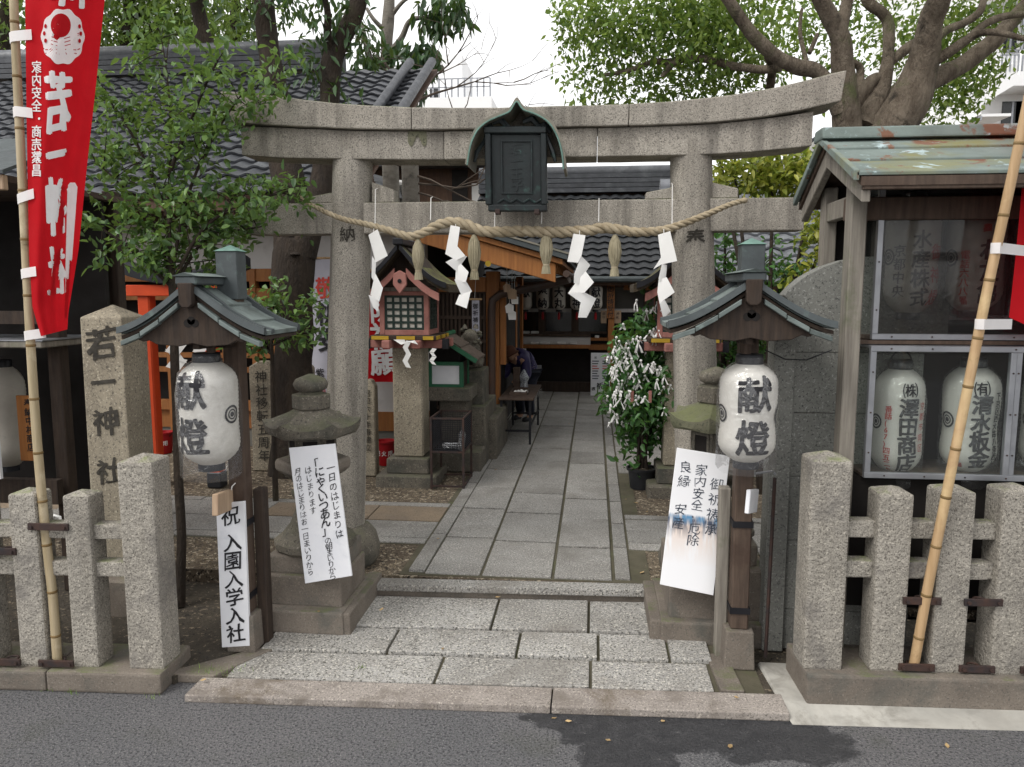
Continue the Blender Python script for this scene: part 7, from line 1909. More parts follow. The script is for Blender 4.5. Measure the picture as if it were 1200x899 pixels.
flat_sign('paper_notice', 'white paper standing at the left of the office counter', 610, 408.5, 616.5, 421, Yf - 0.2, M['paper'], [])
# ================================================================== LEFT LANTERN SHELTER (cut by the left edge)
YCl = 4.05
lc = thing('lantern_shelter', 'dark timber lantern shelter with a pale shelf at the left edge', 'shelter', (P(10, 500, YCl).x, YCl, 0.045))
xe = P(56, 420, YCl).x; xs = xe - 1.6
MB().box(xe - 0.08, xe, YCl + 0.1, YCl + 0.18, 0.045, P(20, 205, YCl).z).build('post', M['timber_dark'], lc, bevel=0.005)
MB().box(xe - 0.08, xe, YCl + 0.7, YCl + 0.78, 0.045, P(20, 205, YCl).z).build('post', M['timber_dark'], lc, bevel=0.005)
MB().box(xs, xe - 0.02, YCl + 0.60, YCl + 0.63, 0.5, P(20, 215, YCl).z).build('back_board', M['black_void'], lc)
a = P(48, 405, YCl - 0.1)
MB().box(xs, P(49, 405, YCl - 0.1).x, YCl - 0.1, YCl + 0.42, P(20, 408, YCl - 0.1).z, P(20, 400, YCl - 0.1).z).build('shelf', M['timber_grey'], lc, bevel=0.006)
MB().box(xs, P(50, 405, YCl - 0.1).x + 0.003, YCl - 0.104, YCl + 0.42, P(20, 400, YCl - 0.1).z + 0.001, P(20, 399, YCl - 0.1).z + 0.003).build('shelf_sheet', M['steel'], lc)
MB().box(xs, xe, YCl + 0.02, YCl + 0.1, P(20, 380, YCl).z, P(20, 365, YCl).z).build('rail', M['timber_dark'], lc)
MB().box(xs, xe + 0.02, YCl - 0.25, YCl + 0.9, P(20, 214, YCl - .2).z, P(20, 206, YCl - .2).z).build('roof_board', M['timber_brown'], lc)
MB().box(xs, xe + 0.05, YCl - 0.30, YCl - 0.26, P(20, 222, YCl - .3).z, P(20, 204, YCl - .3).z).build('fascia', M['pale_wood'], lc, bevel=0.004)
MB().hexa([(xs, YCl - 0.32, P(20, 204, YCl - .3).z + 0.002), (xe + 0.07, YCl - 0.32, P(20, 204, YCl - .3).z + 0.002), (xe + 0.07, YCl + 0.4, P(20, 204, YCl - .3).z + 0.3), (xs, YCl + 0.4, P(20, 204, YCl - .3).z + 0.3), (xs, YCl - 0.32, P(20, 204, YCl - .3).z + 0.02), (xe + 0.07, YCl - 0.32, P(20, 204, YCl - .3).z + 0.02), (xe + 0.07, YCl + 0.4, P(20, 204, YCl - .3).z + 0.32), (xs, YCl + 0.4, P(20, 204, YCl - .3).z + 0.32)]).build('roof_sheet', M['copper_dark'], lc)
MB().pbox(-60, 395, -13, 560, YCl - 0.15, 0.02).build('side_panel', M['board'], lc)
for x0, x1, y0, y1 in ((-30, 56, 562, 590),):
    MB().box(xs, xe, YCl + 0.0, YCl + 0.05, P(20, y1, YCl).z, P(20, y0, YCl).z).build('rail', M['timber_dark'], lc)
GLs = 'lanterns in the left shelter'
c = P(12, 545, YCl + 0.3); ct = P(12, 430, YCl + 0.3)
chochin('grey old lantern hanging below the pale shelf at the left edge', c, 0.115, ct.z - c.z, M['chochin_old'], [('山本工業所', 0.0, (ct.z - c.z) * 0.72, 0.06, 0.065, M['ink'], 0.02)], bag=False, group=GLs, crest=False)
c = P(-30, 362, YCl + 0.35); ct = P(-30, 260, YCl + 0.35)
chochin('grey old lantern in the dark above the pale shelf at the left edge', c, 0.115, ct.z - c.z, M['chochin_old'], [('田中', 0.0, (ct.z - c.z) * 0.72, 0.12, 0.14, M['ink'], 0.02)], bag=False, group=GLs, crest=False)
flat_sign('wooden_name_board', 'narrow orange wooden name board under the left shelter shelf', 24, 464, 42, 540, YCl + 0.05, M['hinoki'], [('奉納中村商店', 33, 468, 10, 11.5, M['ink'], 0.02)])

# ================================================================== RIGHT TILED OUTBUILDING
Yr = 7.9
rb_ = thing('tiled_outbuilding', 'low outbuilding with pale grey wavy tiles behind the right torii pillar', 'building', (2.6, 8.5, ZI))
eYr, rYr = 7.35, 9.4
zEr, zRr = P(900, 334, eYr).z, P(900, 236, rYr).z
x0r, x1r = P(792, 330, eYr).x, 5.2
tile_roof(rb_, (x0r, eYr, zEr), (1, 0, 0), (0, rYr - eYr, zRr - zEr), x1r - x0r, math.hypot(rYr - eYr, zRr - zEr), 0.19, 0.2, M['tile_light'], 280)
ridge(rb_, (x0r, rYr, zRr), (x1r, rYr, zRr), 0.16, 0.26, M['tile_light'], 2)
MB().box(x0r, x1r, eYr + 0.03, eYr + 0.08, zEr - 0.12, zEr - 0.03).build('fascia', M['timber_brown'], rb_)
MB().box(x0r + 0.2, x1r, Yr, Yr + 0.1, ZI, zEr + 0.2).build('wall', M['timber_dark'], rb_)
for k in range(9):
    x = x0r + 0.3 + k * 0.55
    MB().box(x - 0.04, x + 0.04, Yr - 0.03, Yr + 0.02, ZI, zEr + 0.15).build('post', M['timber_brown'], rb_)
MB().box(x0r + 0.2, x1r, Yr - 0.04, Yr + 0.03, P(900, 392, Yr).z, P(900, 384, Yr).z).build('rail', M['timber_brown'], rb_)
MB().box(x0r + 0.2, x1r, Yr + 0.1, 10.5, ZI, zEr + 0.1).build('core', M['black_void'], rb_)
# gabled house beyond
gh = thing('gabled_house', 'grey house with a plain gable behind the yellow green bush', 'building', (P(935, 300, 15).x, 16, ZI))
pk = P(955, 160, 15.0); el = P(868, 222, 15.0)
hwid = pk.x - el.x
MB().prism([(-hwid * 0.9, ZI - pk.z), (hwid * 0.9, ZI - pk.z), (hwid * 0.9, el.z - pk.z - 0.05), (0, -0.15), (-hwid * 0.9, el.z - pk.z - 0.05)], (pk.x, 15.2, pk.z), (1, 0, 0), (0, 0, 1), (0, 6, 0)).build('wall', M['grey_wall'], gh)
for s in (-1, 1):
    MB().hexa([(pk.x, 14.9, pk.z - 0.1), (pk.x + s * hwid, 14.9, el.z - 0.1), (pk.x + s * hwid, 21.3, el.z - 0.1), (pk.x, 21.3, pk.z - 0.1), (pk.x, 14.9, pk.z), (pk.x + s * hwid, 14.9, el.z), (pk.x + s * hwid, 21.3, el.z), (pk.x, 21.3, pk.z)]).build('roof', M['tile'], gh)
    MB().bar((pk.x, 14.88, pk.z - 0.16), (pk.x + s * hwid, 14.88, el.z - 0.16), 0.06, 0.14).build('barge_board', M['plaster'], gh)
MB().pbox(898, 186, 906, 196, 15.1, 0.1).build('gable_vent', M['plaster'], gh)
# white apartment block on the right
YA = 26.0
ab = thing('apartment_block', 'bright white apartment block with railed balconies behind the camphor tree', 'building', (P(1180, 300, YA).x, YA + 4, ZI))
def az(y, Y=YA): return P(1150, y, Y).z
def ax_(x, Y=YA): return P(x, 100, Y).x
MB().box(ax_(1152), ax_(1152) + 14, YA, YA + 10, ZI, az(-160)).build('wall', M['white_wall'], ab)
for k, (yb, yt) in enumerate(((112, 72), (8, -30))):
    bl = MB().box(ax_(1140), ax_(1400), YA - 1.1, YA - 0.01, az(yb), az(yb - 12)).build('balcony', M['white_wall'], ab)
    MB().box(ax_(1172), ax_(1400), YA - 1.1, YA - 1.0, az(yb - 12), az(yt)).build('parapet', M['white_wall'], bl)
    for j in range(9):
        x = ax_(1172) + j * 0.28
        MB().box(x - 0.03, x + 0.03, YA - 1.13, YA - 1.1, az(yt), az(yt) + 1.2).build('rail_bar', M['steel'], bl)
    MB().box(ax_(1172), ax_(1172) + 2.6, YA - 1.13, YA - 1.1, az(yt) + 1.2, az(yt) + 1.26).build('handrail', M['steel'], bl)
for x0, x1, y0, y1 in ((1176, 1200, 120, 160), (1172, 1187, 10, 60), (1192, 1230, 10, 60), (1192, 1230, 120, 165)):
    wdo = MB().box(ax_(x0), ax_(x1), YA - 0.03, YA + 0.02, az(y1), az(y0)).build('window', M['window'], ab)
    MB().box(ax_(x0) - 0.05, ax_(x1) + 0.05, YA - 0.06, YA - 0.0, az(y1) - 0.08, az(y1)).build('sill', M['steel'], wdo)
    MB().box((ax_(x0) + ax_(x1)) / 2 - 0.03, (ax_(x0) + ax_(x1)) / 2 + 0.03, YA - 0.05, YA - 0.03, az(y1), az(y0)).build('frame', M['steel'], wdo)
# outer stair of the block
MB().hexa([(ax_(1080), YA - 2, az(162)), (ax_(1152), YA - 2, az(118)), (ax_(1152), YA - 0.6, az(118)), (ax_(1080), YA - 0.6, az(162)), (ax_(1080), YA - 2, az(140)), (ax_(1152), YA - 2, az(92)), (ax_(1152), YA - 0.6, az(92)), (ax_(1080), YA - 0.6, az(140))]).build('outer_stair', M['white_wall'], ab)
MB().box(ax_(1085), ax_(1152), YA + 1, YA + 6, ZI, az(105)).build('stair_wall', M['white_wall'], ab)
MB().box(ax_(1118), ax_(1150), YA - 1.9, YA + 0.8, az(152), az(149)).build('landing', M['white_wall'], ab)
for j in range(7):
    x = ax_(1134) + j * 0.11
    MB().box(x - 0.02, x + 0.02, YA - 2.02, YA - 1.98, az(105), az(88)).build('rail_bar', M['steel'], ab)
MB().box(ax_(1132), ax_(1152), YA - 2.03, YA - 1.97, az(88), az(86.5)).build('handrail', M['steel'], ab)
MB().pbox(1146, 136, 1151, 141, YA - 2.1, 0.2).build('lamp', M['steel'], ab)
# pale far block and dark house behind the office
fb_ = thing('distant_block', 'pale far building with roof railings above the torii lintel', 'building', (P(530, 200, 42).x, 46, ZI))
YD = 42.0
def dz(y): return P(530, y, YD).z
def dx_(x): return P(x, 100, YD).x
MB().box(dx_(455), dx_(576), YD, YD + 8, ZI, dz(114)).build('wall', M['white_wall'], fb_)
MB().box(dx_(472), dx_(534), YD + 2, YD + 6, dz(114), dz(50)).build('upper_storey', M['white_wall'], fb_)
for k in range(16):
    x = dx_(462) + (dx_(574) - dx_(462)) * k / 15
    MB().box(x - 0.04, x + 0.04, YD + 0.1, YD + 0.2, dz(114), dz(92)).build('rail_bar', M['steel'], fb_)
for y in (92, 102): MB().box(dx_(462), dx_(574), YD + 0.1, YD + 0.2, dz(y), dz(y - 1)).build('handrail', M['steel'], fb_)
MB().box(dx_(495), dx_(505), YD + 1.9, YD + 2.0, dz(108), dz(92)).build('window', M['window'], fb_)
dh = thing('brown_house', 'dull brown boarded house wall behind the bare twigs', 'building', (P(520, 260, 17.5).x, 18, ZI))
Ydh = 17.5
MB().box(P(425, 200, Ydh).x, P(640, 200, Ydh).x, Ydh, Ydh + 4, ZI, P(500, 198, Ydh).z).build('wall', M['rafter'], dh)
MB().box(P(425, 200, Ydh).x, P(572, 200, Ydh).x, Ydh - 0.5, Ydh + 4, P(500, 198, Ydh).z, P(500, 193, Ydh).z).build('roof', M['tile'], dh)
MB().box(P(553, 200, Ydh).x, P(600, 200, Ydh).x, Ydh - 0.03, Ydh, P(500, 260, Ydh).z, P(500, 216, Ydh).z).build('plaster_panel', M['plaster'], dh)
MB().box(P(530, 200, Ydh).x, P(548, 200, Ydh).x, Ydh - 0.06, Ydh, P(500, 260, Ydh).z, P(500, 200, Ydh).z).build('door', M['black_void'], dh)
sh = thing('lean_to_roof', 'small grey striped lean-to roof beside the left torii pillar', 'roof', (P(450, 235, 15).x, 15, ZI))
for k in range(8):
    MB().bar(P(438 + 1.5 * k, 206 + 3.2 * k, 14.5 + 0.0 * k), P(464 + 0.9 * k, 213 + 2.6 * k, 14.5), 0.3, 0.04).build('corrugation', M['steel'], sh)
MB().tube([P(459, 213, 14.4), P(476, 216, 14.4)], 0.06, 8).build('gutter', M['plaster'], sh)
MB().pbox(464, 216, 474, 246, 14.6, 0.1).build('post', M['grey_wall'], sh)
MB().box(P(440, 220, 15).x, P(474, 220, 15).x, 14.8, 15.6, ZI, P(450, 232, 15).z).build('wall', M['grey_wall'], sh)

# ================================================================== TREES
def limb(th, px, name='limb', mat=None, n=12, wob=0.35):
    """px: list of (x, y, Y, radius in photo pixels)"""
    pts_ = [P(x, y, Y) for x, y, Y, r in px]; rad_ = [r * Y / 905 * (0.54 if th.name.startswith('camphor') else 1) for x, y, Y, r in px]
    sp, sr = smooth_path(pts_, rad_, 6, wob)
    return MB().tube(sp, sr, n).build(name, mat or M['bark'], th, smooth=70, fix=False), sp
def clus(lst):
    return [(tuple(P(x, y, Y)), r, n) for x, y, Y, r, n in lst]
YM = 9.8
cam_t = thing('camphor_tree', 'huge old camphor tree with twisting limbs behind the right lantern cabinet', 'tree', (P(1020, 300, YM).x, YM, ZI))
base = P(1020, 340, YM)
MB().tube(*smooth_path([(base.x - 0.1, YM, ZI - 0.1), (base.x - 0.05, YM, 1.2), P(1018, 240, YM), P(1018, 190, YM), P(1022, 150, YM)], [0.95, 0.66, 0.52, 0.46, 0.30], 8, 0.25), 24).build('trunk', M['bark'], cam_t, smooth=70, fix=False)
sps = []
for lb in [
    [(1030, 165, 9.8, 48), (1048, 135, 9.75, 42), (1068, 105, 9.7, 36), (1082, 75, 9.6, 29), (1086, 45, 9.5, 25), (1092, 18, 9.4, 22), (1105, -15, 9.2, 19), (1122, -80, 9.0, 14), (1130, -180, 8.8, 7)],
    [(1075, 105, 9.8, 22), (1105, 90, 9.9, 20), (1130, 74, 10.0, 17), (1160, 52, 10.1, 16), (1188, 25, 10.2, 15), (1215, -10, 10.3, 13), (1250, -60, 10.5, 9), (1290, -140, 10.8, 5)],
    [(1085, 80, 9.6, 12), (1110, 62, 9.5, 11), (1132, 46, 9.4, 9), (1150, 38, 9.3, 7), (1175, 39, 9.2, 6), (1203, 46, 9.1, 5), (1240, 50, 9.0, 3)],
    [(1132, 46, 9.4, 7), (1152, 30, 9.5, 7), (1175, 20, 9.6, 7), (1205, 15, 9.7, 6), (1240, 5, 9.8, 4)],
    [(1090, 55, 9.6, 8), (1110, 36, 9.9, 8), (1132, 26, 10.1, 8), (1150, 10, 10.2, 7), (1154, -20, 10.4, 5)],
    [(1012, 150, 9.8, 30), (1028, 115, 9.9, 20), (1036, 88, 10.0, 14), (1041, 60, 10.1, 11), (1041, 30, 10.2, 11), (1032, 15, 10.2, 11), (1018, 4, 10.2, 11), (1010, -20, 10.2, 9), (1005, -80, 10.3, 5)],
    [(1043, 72, 10.1, 9), (1060, 58, 10.2, 10), (1080, 46, 10.3, 9)],
    [(995, 160, 9.7, 34), (992, 120, 9.6, 25), (988, 80, 9.5, 22), (984, 45, 9.4, 20), (972, 15, 9.3, 17), (955, -15, 9.2, 15), (935, -70, 9.0, 10), (915, -160, 8.8, 5)],
    [(984, 40, 9.4, 14), (990, 15, 9.5, 12), (998, -15, 9.6, 10), (1012, -70, 9.8, 6)],
    [(1000, 135, 9.9, 16), (1018, 100, 9.9, 14), (1028, 92, 10.0, 12)],
    [(1012, 110, 10.3, 8), (1008, 92, 10.4, 8), (1006, 78, 10.4, 7), (990, 70, 10.3, 6)],
    [(985, 130, 9.6, 20), (960, 88, 9.5, 15), (935, 78, 9.4, 15), (908, 66, 9.3, 14), (888, 48, 9.2, 13), (872, 28, 9.1, 12), (855, 5, 9.0, 11), (838, -20, 8.9, 10), (815, -70, 8.8, 6)],
    [(915, 78, 9.6, 10), (890, 82, 9.8, 8), (862, 78, 9.9, 8), (835, 71, 10.0, 8), (805, 69, 10.1, 7), (785, 73, 10.2, 7), (765, 72, 10.2, 6), (735, 83, 10.3, 5), (704, 89, 10.4, 3)],
    [(792, 72, 10.1, 6), (782, 82, 10.1, 6), (776, 90, 10.1, 4)],
    [(900, 62, 9.4, 9), (905, 90, 10.2, 9), (894, 140, 10.6, 10), (890, 200, 10.8, 12), (888, 300, 10.9, 14)],
    [(945, 72, 10.0, 5), (938, 40, 10.2, 4), (940, 10, 10.3, 3)], [(948, 62, 10.0, 5), (958, 40, 10.1, 4)],
    [(1030, 120, 10.6, 6), (1060, 92, 10.8, 5), (1090, 86, 11.0, 3)]]:
    o_, sp = limb(cam_t, lb); sps.append((sp, lb))
cl = []
for (x, y, Y, r, n) in [(700, 30, 10.4, 0.55, 900), (735, 60, 10.4, 0.5, 800), (690, 10, 10.6, 0.5, 700), (740, 10, 10.3, 0.6, 900), (780, 30, 10.2, 0.6, 1100), (820, 45, 10.0, 0.55, 1100), (800, 5, 10.0, 0.6, 1100), (850, 60, 10.2, 0.5, 900), (850, 20, 10.6, 0.6, 1000), (885, 80, 10.6, 0.45, 600), (870, -10, 10.0, 0.6, 900),
    (690, 95, 10.6, 0.4, 300), (720, 108, 10.8, 0.4, 420), (765, 100, 10.8, 0.42, 520), (800, 100, 10.6, 0.4, 480), (835, 100, 10.8, 0.4, 480), (670, 70, 10.6, 0.35, 130), (660, 30, 10.6, 0.35, 130),
    (920, 20, 11.0, 0.6, 420), (945, 40, 11.3, 0.6, 380), (960, 10, 11.4, 0.6, 380), (910, 45, 11.5, 0.5, 280), (1010, 40, 11.8, 0.6, 320), (1060, 30, 12.0, 0.6, 420), (1050, 70, 12.0, 0.6, 320), (1110, 20, 12.0, 0.7, 700), (1130, 60, 11.8, 0.6, 560), (1150, 20, 11.6, 0.7, 800), (1100, 60, 11.9, 0.6, 560), (1180, 0, 11.2, 0.7, 800), (1090, 110, 11.8, 0.55, 420), (1115, 120, 11.6, 0.45, 420), (1130, 100, 11.6, 0.4, 300), (1070, 130, 11.8, 0.5, 300), (985, 100, 11.4, 0.4, 220), (1155, 85, 11.5, 0.35, 200), (1000, 0, 11.2, 0.6, 400), (1120, 90, 12.2, 0.6, 300), (965, 90, 11.2, 0.4, 160), (960, 190, 11.3, 0.35, 220), (925, 150, 11.3, 0.3, 100)]:
    cl.append((x, y, Y, r, n))
leaves('crown', cam_t, M['leaf_camphor'], clus([(x, y, Y, r, int(n * 0.62)) for x, y, Y, r, n in cl]), 0.1, 0.05, 0.4)
up_cl = []
for k in range(110):             # the crown above the picture, over the precinct
    x = random.uniform(2.8, 8.2); y = random.uniform(6.2, 13.5); z = random.uniform(5.6, 8.2) + 0.12 * (y - 6)
    if proj((x, y, z - 0.8))[1] > -30: z += 1.6
    up_cl.append(((x, y, z), random.uniform(0.6, 1.0), 90))
leaves('upper_crown', cam_t, M['leaf_camphor'], up_cl, 0.13, 0.07, 0.3)
for k in range(16):
    e = up_cl[k * 6][0]; s = min([q[0][-1] for q in sps if q[1][-1][1] < -50], key=lambda w: (w - Vector(e)).length)
    MB().tube(*smooth_path([s, s.lerp(Vector(e), 0.5) + Vector((0, 0, 0.5)), Vector(e)], [0.045, 0.035, 0.02], 5), 7).build('limb', M['bark'], cam_t, smooth=70, fix=False)
# dark forked tree by the left hall
ft = thing('forked_tree', 'dark forked trunk rising beside the white cloth banner', 'tree', (P(345, 545, 6.9).x, 6.9, ZI))
g0 = P(346, 560, 6.9); g0.z = ZI - 0.05
pts_ = [g0, P(346, 500, 6.9), P(345, 430, 6.9), P(344, 350, 6.9), P(346, 300, 6.9), P(347, 275, 6.9)]
MB().tube(*smooth_path(pts_, [0.24, 0.2, 0.18, 0.18, 0.2, 0.17], 6, 0.2), 16).build('trunk', M['bark_dark'], ft, smooth=70, fix=False)
limb(ft, [(338, 300, 6.9, 17), (335, 260, 6.9, 17), (337, 220, 6.95, 19), (332, 180, 7.0, 18), (324, 130, 7.0, 15), (318, 80, 7.05, 13), (311, 30, 7.1, 12), (308, -20, 7.1, 11), (300, -90, 7.2, 8)], mat=M['bark_dark'])
limb(ft, [(356, 300, 6.9, 17), (368, 255, 6.9, 16), (376, 215, 6.9, 15), (384, 165, 6.9, 13), (386, 110, 6.9, 12), (392, 70, 6.9, 12), (406, 35, 6.9, 11), (420, 5, 6.9, 10), (432, -40, 6.9, 8)], mat=M['bark_dark'])
limb(ft, [(392, 72, 6.9, 6), (385, 45, 6.8, 5), (384, 15, 6.7, 4), (378, -10, 6.6, 3)], mat=M['bark_dark'])
MB().lathe(P(346, 297, 6.72), [(0.03, -0.02), (0.05, -0.01), (0.04, 0.005), (0.02, 0.01)], 12).xform(Matrix.Identity(4)).build('knot', M['bark_dark'], ft, smooth=60)
lo = [(395, 40, 6.9, 0.2, 50), (385, 10, 6.8, 0.25, 70), (372, 60, 6.8, 0.2, 35), (420, 30, 7.0, 0.25, 60), (435, 60, 7.0, 0.22, 30), (400, 110, 6.9, 0.18, 30), (362, 20, 6.7, 0.22, 40), (350, 60, 6.9, 0.16, 18), (375, 95, 6.9, 0.2, 40), (320, 100, 6.9, 0.18, 30), (300, 10, 7.0, 0.3, 80), (340, 0, 7.0, 0.2, 40)]
leaves('crown', ft, M['leaf_dark'], clus(lo), 0.1, 0.035, 0.7, True)
upc = [((random.uniform(-8.5, -3.2), random.uniform(6.2, 10.0), random.uniform(5.6, 7.8)), random.uniform(0.5, 0.9), 120) for k in range(70)]
leaves('upper_crown', ft, M['leaf_dark'], upc, 0.13, 0.06, 0.4)
# pale straight tree and bare twigs
pt_ = thing('pale_tree', 'straight pale barked tree with drooping dark leaves above the lintel', 'tree', (P(456, 250, 13).x, 13, ZI))
gp = P(458, 260, 13); gp.z = ZI - 0.05
MB().tube(*smooth_path([gp, P(457, 180, 13), P(456, 125, 13), P(455, 80, 13), P(454, 40, 13), P(456, 0, 13), P(457, -60, 13)], [0.16, 0.14, 0.12, 0.105, 0.1, 0.09, 0.06], 6, 0.3), 12).build('trunk', M['bark_pale'], pt_, smooth=70, fix=False)
for lb in [[(456, 110, 13, 4), (440, 90, 12.9, 3), (432, 60, 12.8, 2.5), (425, 30, 12.8, 2)], [(457, 62, 13, 4), (470, 45, 12.9, 3.5), (480, 25, 12.8, 3), (500, 20, 12.7, 2), (515, 15, 12.7, 1.5)], [(455, 95, 13, 3), (470, 78, 12.8, 2.5), (490, 68, 12.7, 2)], [(456, 40, 13, 3), (440, 25, 12.9, 2.5), (430, 10, 12.9, 2)], [(457, 20, 13, 3), (475, 0, 12.9, 2), (500, -10, 12.8, 2)]]:
    limb(pt_, lb, mat=M['bark_pale'], n=7)
leaves('crown', pt_, M['leaf_dark'], clus([(480, 80, 12.8, 0.35, 120), (498, 72, 12.7, 0.3, 130), (495, 60, 12.7, 0.25, 60), (470, 60, 12.8, 0.25, 50), (430, 60, 12.8, 0.3, 70), (425, 85, 12.9, 0.25, 45), (450, 80, 12.8, 0.25, 45), (525, 10, 12.7, 0.35, 110), (505, 15, 12.7, 0.3, 80), (515, 30, 12.7, 0.2, 35), (440, 110, 12.9, 0.25, 35), (485, 110, 12.8, 0.2, 30), (465, 95, 12.8, 0.2, 40), (415, 110, 12.9, 0.2, 25), (540, 25, 12.7, 0.2, 30), (410, 20, 12.9, 0.3, 40)]), 0.2, 0.075, 1.2, True)
bt = thing('bare_shrub', 'leafless branching shrub spreading behind the lintel and tie beam', 'shrub', (P(484, 260, 12).x, 12, ZI))
MB().tube(*smooth_path([Vector((P(484, 260, 12).x, 12, ZI - 0.05)), P(482, 190, 12), P(480, 130, 12), P(486, 105, 12)], [0.16, 0.13, 0.11, 0.06], 6, 0.4), 10).build('trunk', M['bark_pale'], bt, smooth=70, fix=False)
def twig(p, d, L, r, depth, mb):
    pts_ = [p]; q = p.copy(); dd = d.copy()
    for i in range(5):
        dd = (dd + Vector([random.gauss(0, 0.16) for _ in range(3)]) + Vector((0, 0, 0.02))).normalized(); q = q + dd * L / 5; pts_.append(q.copy())
    mb.tube(pts_, [r * (1 - 0.16 * i) for i in range(6)], 5)
    if depth:
        for i in (2, 3, 4, 5):
            if random.random() < 0.8:
                nd = (dd + Vector([random.gauss(0, 0.55) for _ in range(3)])).normalized(); twig(pts_[i], nd, L * 0.6, r * 0.5, depth - 1, mb)
random.seed(21)
for (x, y, dx2, dz2, L) in [(485, 110, 0.8, 0.6, 1.3), (488, 118, 1.0, 0.35, 1.6), (484, 125, 0.6, 1.0, 1.0), (480, 125, -0.5, 0.8, 0.9), (484, 205, 1.0, -0.1, 1.7), (486, 215, 1.0, 0.05, 1.8), (482, 200, -0.6, 0.2, 1.0), (486, 190, 0.9, 0.3, 1.5), (486, 225, 0.8, -0.25, 1.2)]:
    mb = MB(); twig(P(x, y, 12), Vector((dx2, random.uniform(-0.3, 0.1), dz2)).normalized(), L, 0.022, 2, mb)
    mb.build('branch', M['twig'], bt, smooth=70, fix=False)
# background trees on the left
random.seed(33)
for nm, X0, Y0, cls, mt in [('leafy_tree', 150, 14.5, [(130, 20, 14.5, 0.9, 900), (170, 10, 14.8, 0.9, 900), (110, 50, 14.2, 0.6, 420), (200, 40, 14.6, 0.7, 600), (230, 10, 14.5, 0.8, 700), (170, 60, 14.4, 0.5, 350), (150, -40, 14.5, 1.0, 900), (220, -40, 14.5, 1.0, 700)], 'light green leafy tree rising behind the hall roof beside the red banner'), ('leafy_tree', 275, 16.5, [(270, 20, 16.5, 0.9, 700), (290, 50, 16.2, 0.6, 320), (255, 60, 16.4, 0.6, 330), (300, 0, 16.5, 0.8, 420), (240, 40, 16.4, 0.6, 300), (280, -50, 16.5, 1.0, 700)], 'hazy leafy tree behind the hall ridge left of the forked trunk'), ('leafy_tree', 8, 13.5, [(5, 40, 13.5, 0.7, 300), (0, 100, 13.5, 0.5, 200), (22, 125, 13.5, 0.3, 90), (-30, 60, 13.5, 1.0, 500), (10, 0, 13.5, 0.7, 350), (5, 140, 13.4, 0.4, 160)], 'dark leafy tree at the left edge behind the bamboo pole')]:
    th = thing(nm, mt, 'tree', (P(X0, 300, Y0).x, Y0, ZI), 'background trees left')
    bp_ = P(X0, 300, Y0); bp_.z = ZI - 0.1
    MB().tube(*smooth_path([bp_, P(X0 - 2, 180, Y0), P(X0 + 3, 90, Y0), P(X0, 10, Y0), P(X0 + 5, -70, Y0)], [0.22, 0.19, 0.16, 0.11, 0.05], 6, 0.3), 10).build('trunk', M['bark_dark'], th, smooth=70, fix=False)
    for (x, y, Y, r, n) in cls:
        s_ = P(X0, min(y + 40, 120), Y0)
        MB().tube([s_, s_.lerp(P(x, y, Y), 0.6) + Vector((0, 0, 0.1)), P(x, y, Y)], [0.07, 0.045, 0.015], 6).build('limb', M['bark_dark'], th, smooth=70, fix=False)
    leaves('crown', th, M['leaf_back'], clus(cls), 0.14, 0.07, 0.4)
# black trunk behind the shrub
limb_t = thing('dark_tree', 'thin black trunk crossing the hall ridge behind the shrub', 'tree', (P(250, 300, 11.6).x, 11.6, ZI))
b0 = P(252, 300, 11.6); b0.z = ZI - 0.1
MB().tube(*smooth_path([b0, P(254, 150, 11.6), P(248, 80, 11.6), P(236, 30, 11.6), P(228, -20, 11.6), P(222, -90, 11.6)], [0.17, 0.15, 0.14, 0.12, 0.1, 0.06], 6, 0.3), 10).build('trunk', M['bark_dark'], limb_t, smooth=70, fix=False)
leaves('crown', limb_t, M['leaf_back'], clus([(215, -40, 11.6, 0.7, 500), (250, -50, 11.6, 0.7, 500)]), 0.12, 0.06, 0.4)
# near shrub with a thin dark stem
random.seed(5)
YSb = 4.15
nsb = thing('near_shrub', 'bright green broadleaf shrub on a thin dark stem behind the left copper roof', 'shrub', (P(210, 712, z=0.045).x, P(210, 712, z=0.045).y, 0.045))
st_ = P(210, 712, z=0.04)
MB().tube(*smooth_path([st_, P(212, 640, st_.y + 0.03), P(208, 540, st_.y + 0.08), P(206, 440, YSb), P(203, 350, YSb), P(200, 300, YSb)], [0.032, 0.028, 0.026, 0.024, 0.022, 0.018], 5, 0.5), 9).build('stem', M['bark_dark'], nsb, smooth=70, fix=False)
brs = [[(203, 335), (190, 290), (170, 250), (140, 215), (112, 190)], [(202, 330), (198, 250), (200, 170), (198, 110), (192, 60), (185, 30)], [(202, 320), (215, 250), (235, 190), (262, 140), (290, 105), (320, 98)], [(203, 330), (230, 280), (262, 250), (300, 235), (345, 222)], [(202, 335), (175, 310), (145, 285), (115, 265)], [(205, 345), (235, 330), (265, 320)], [(200, 260), (175, 200), (150, 150), (130, 120)], [(203, 340), (225, 300), (250, 275), (280, 270), (312, 265)], [(200, 200), (220, 150), (240, 100), (255, 70)]]
sbc = []
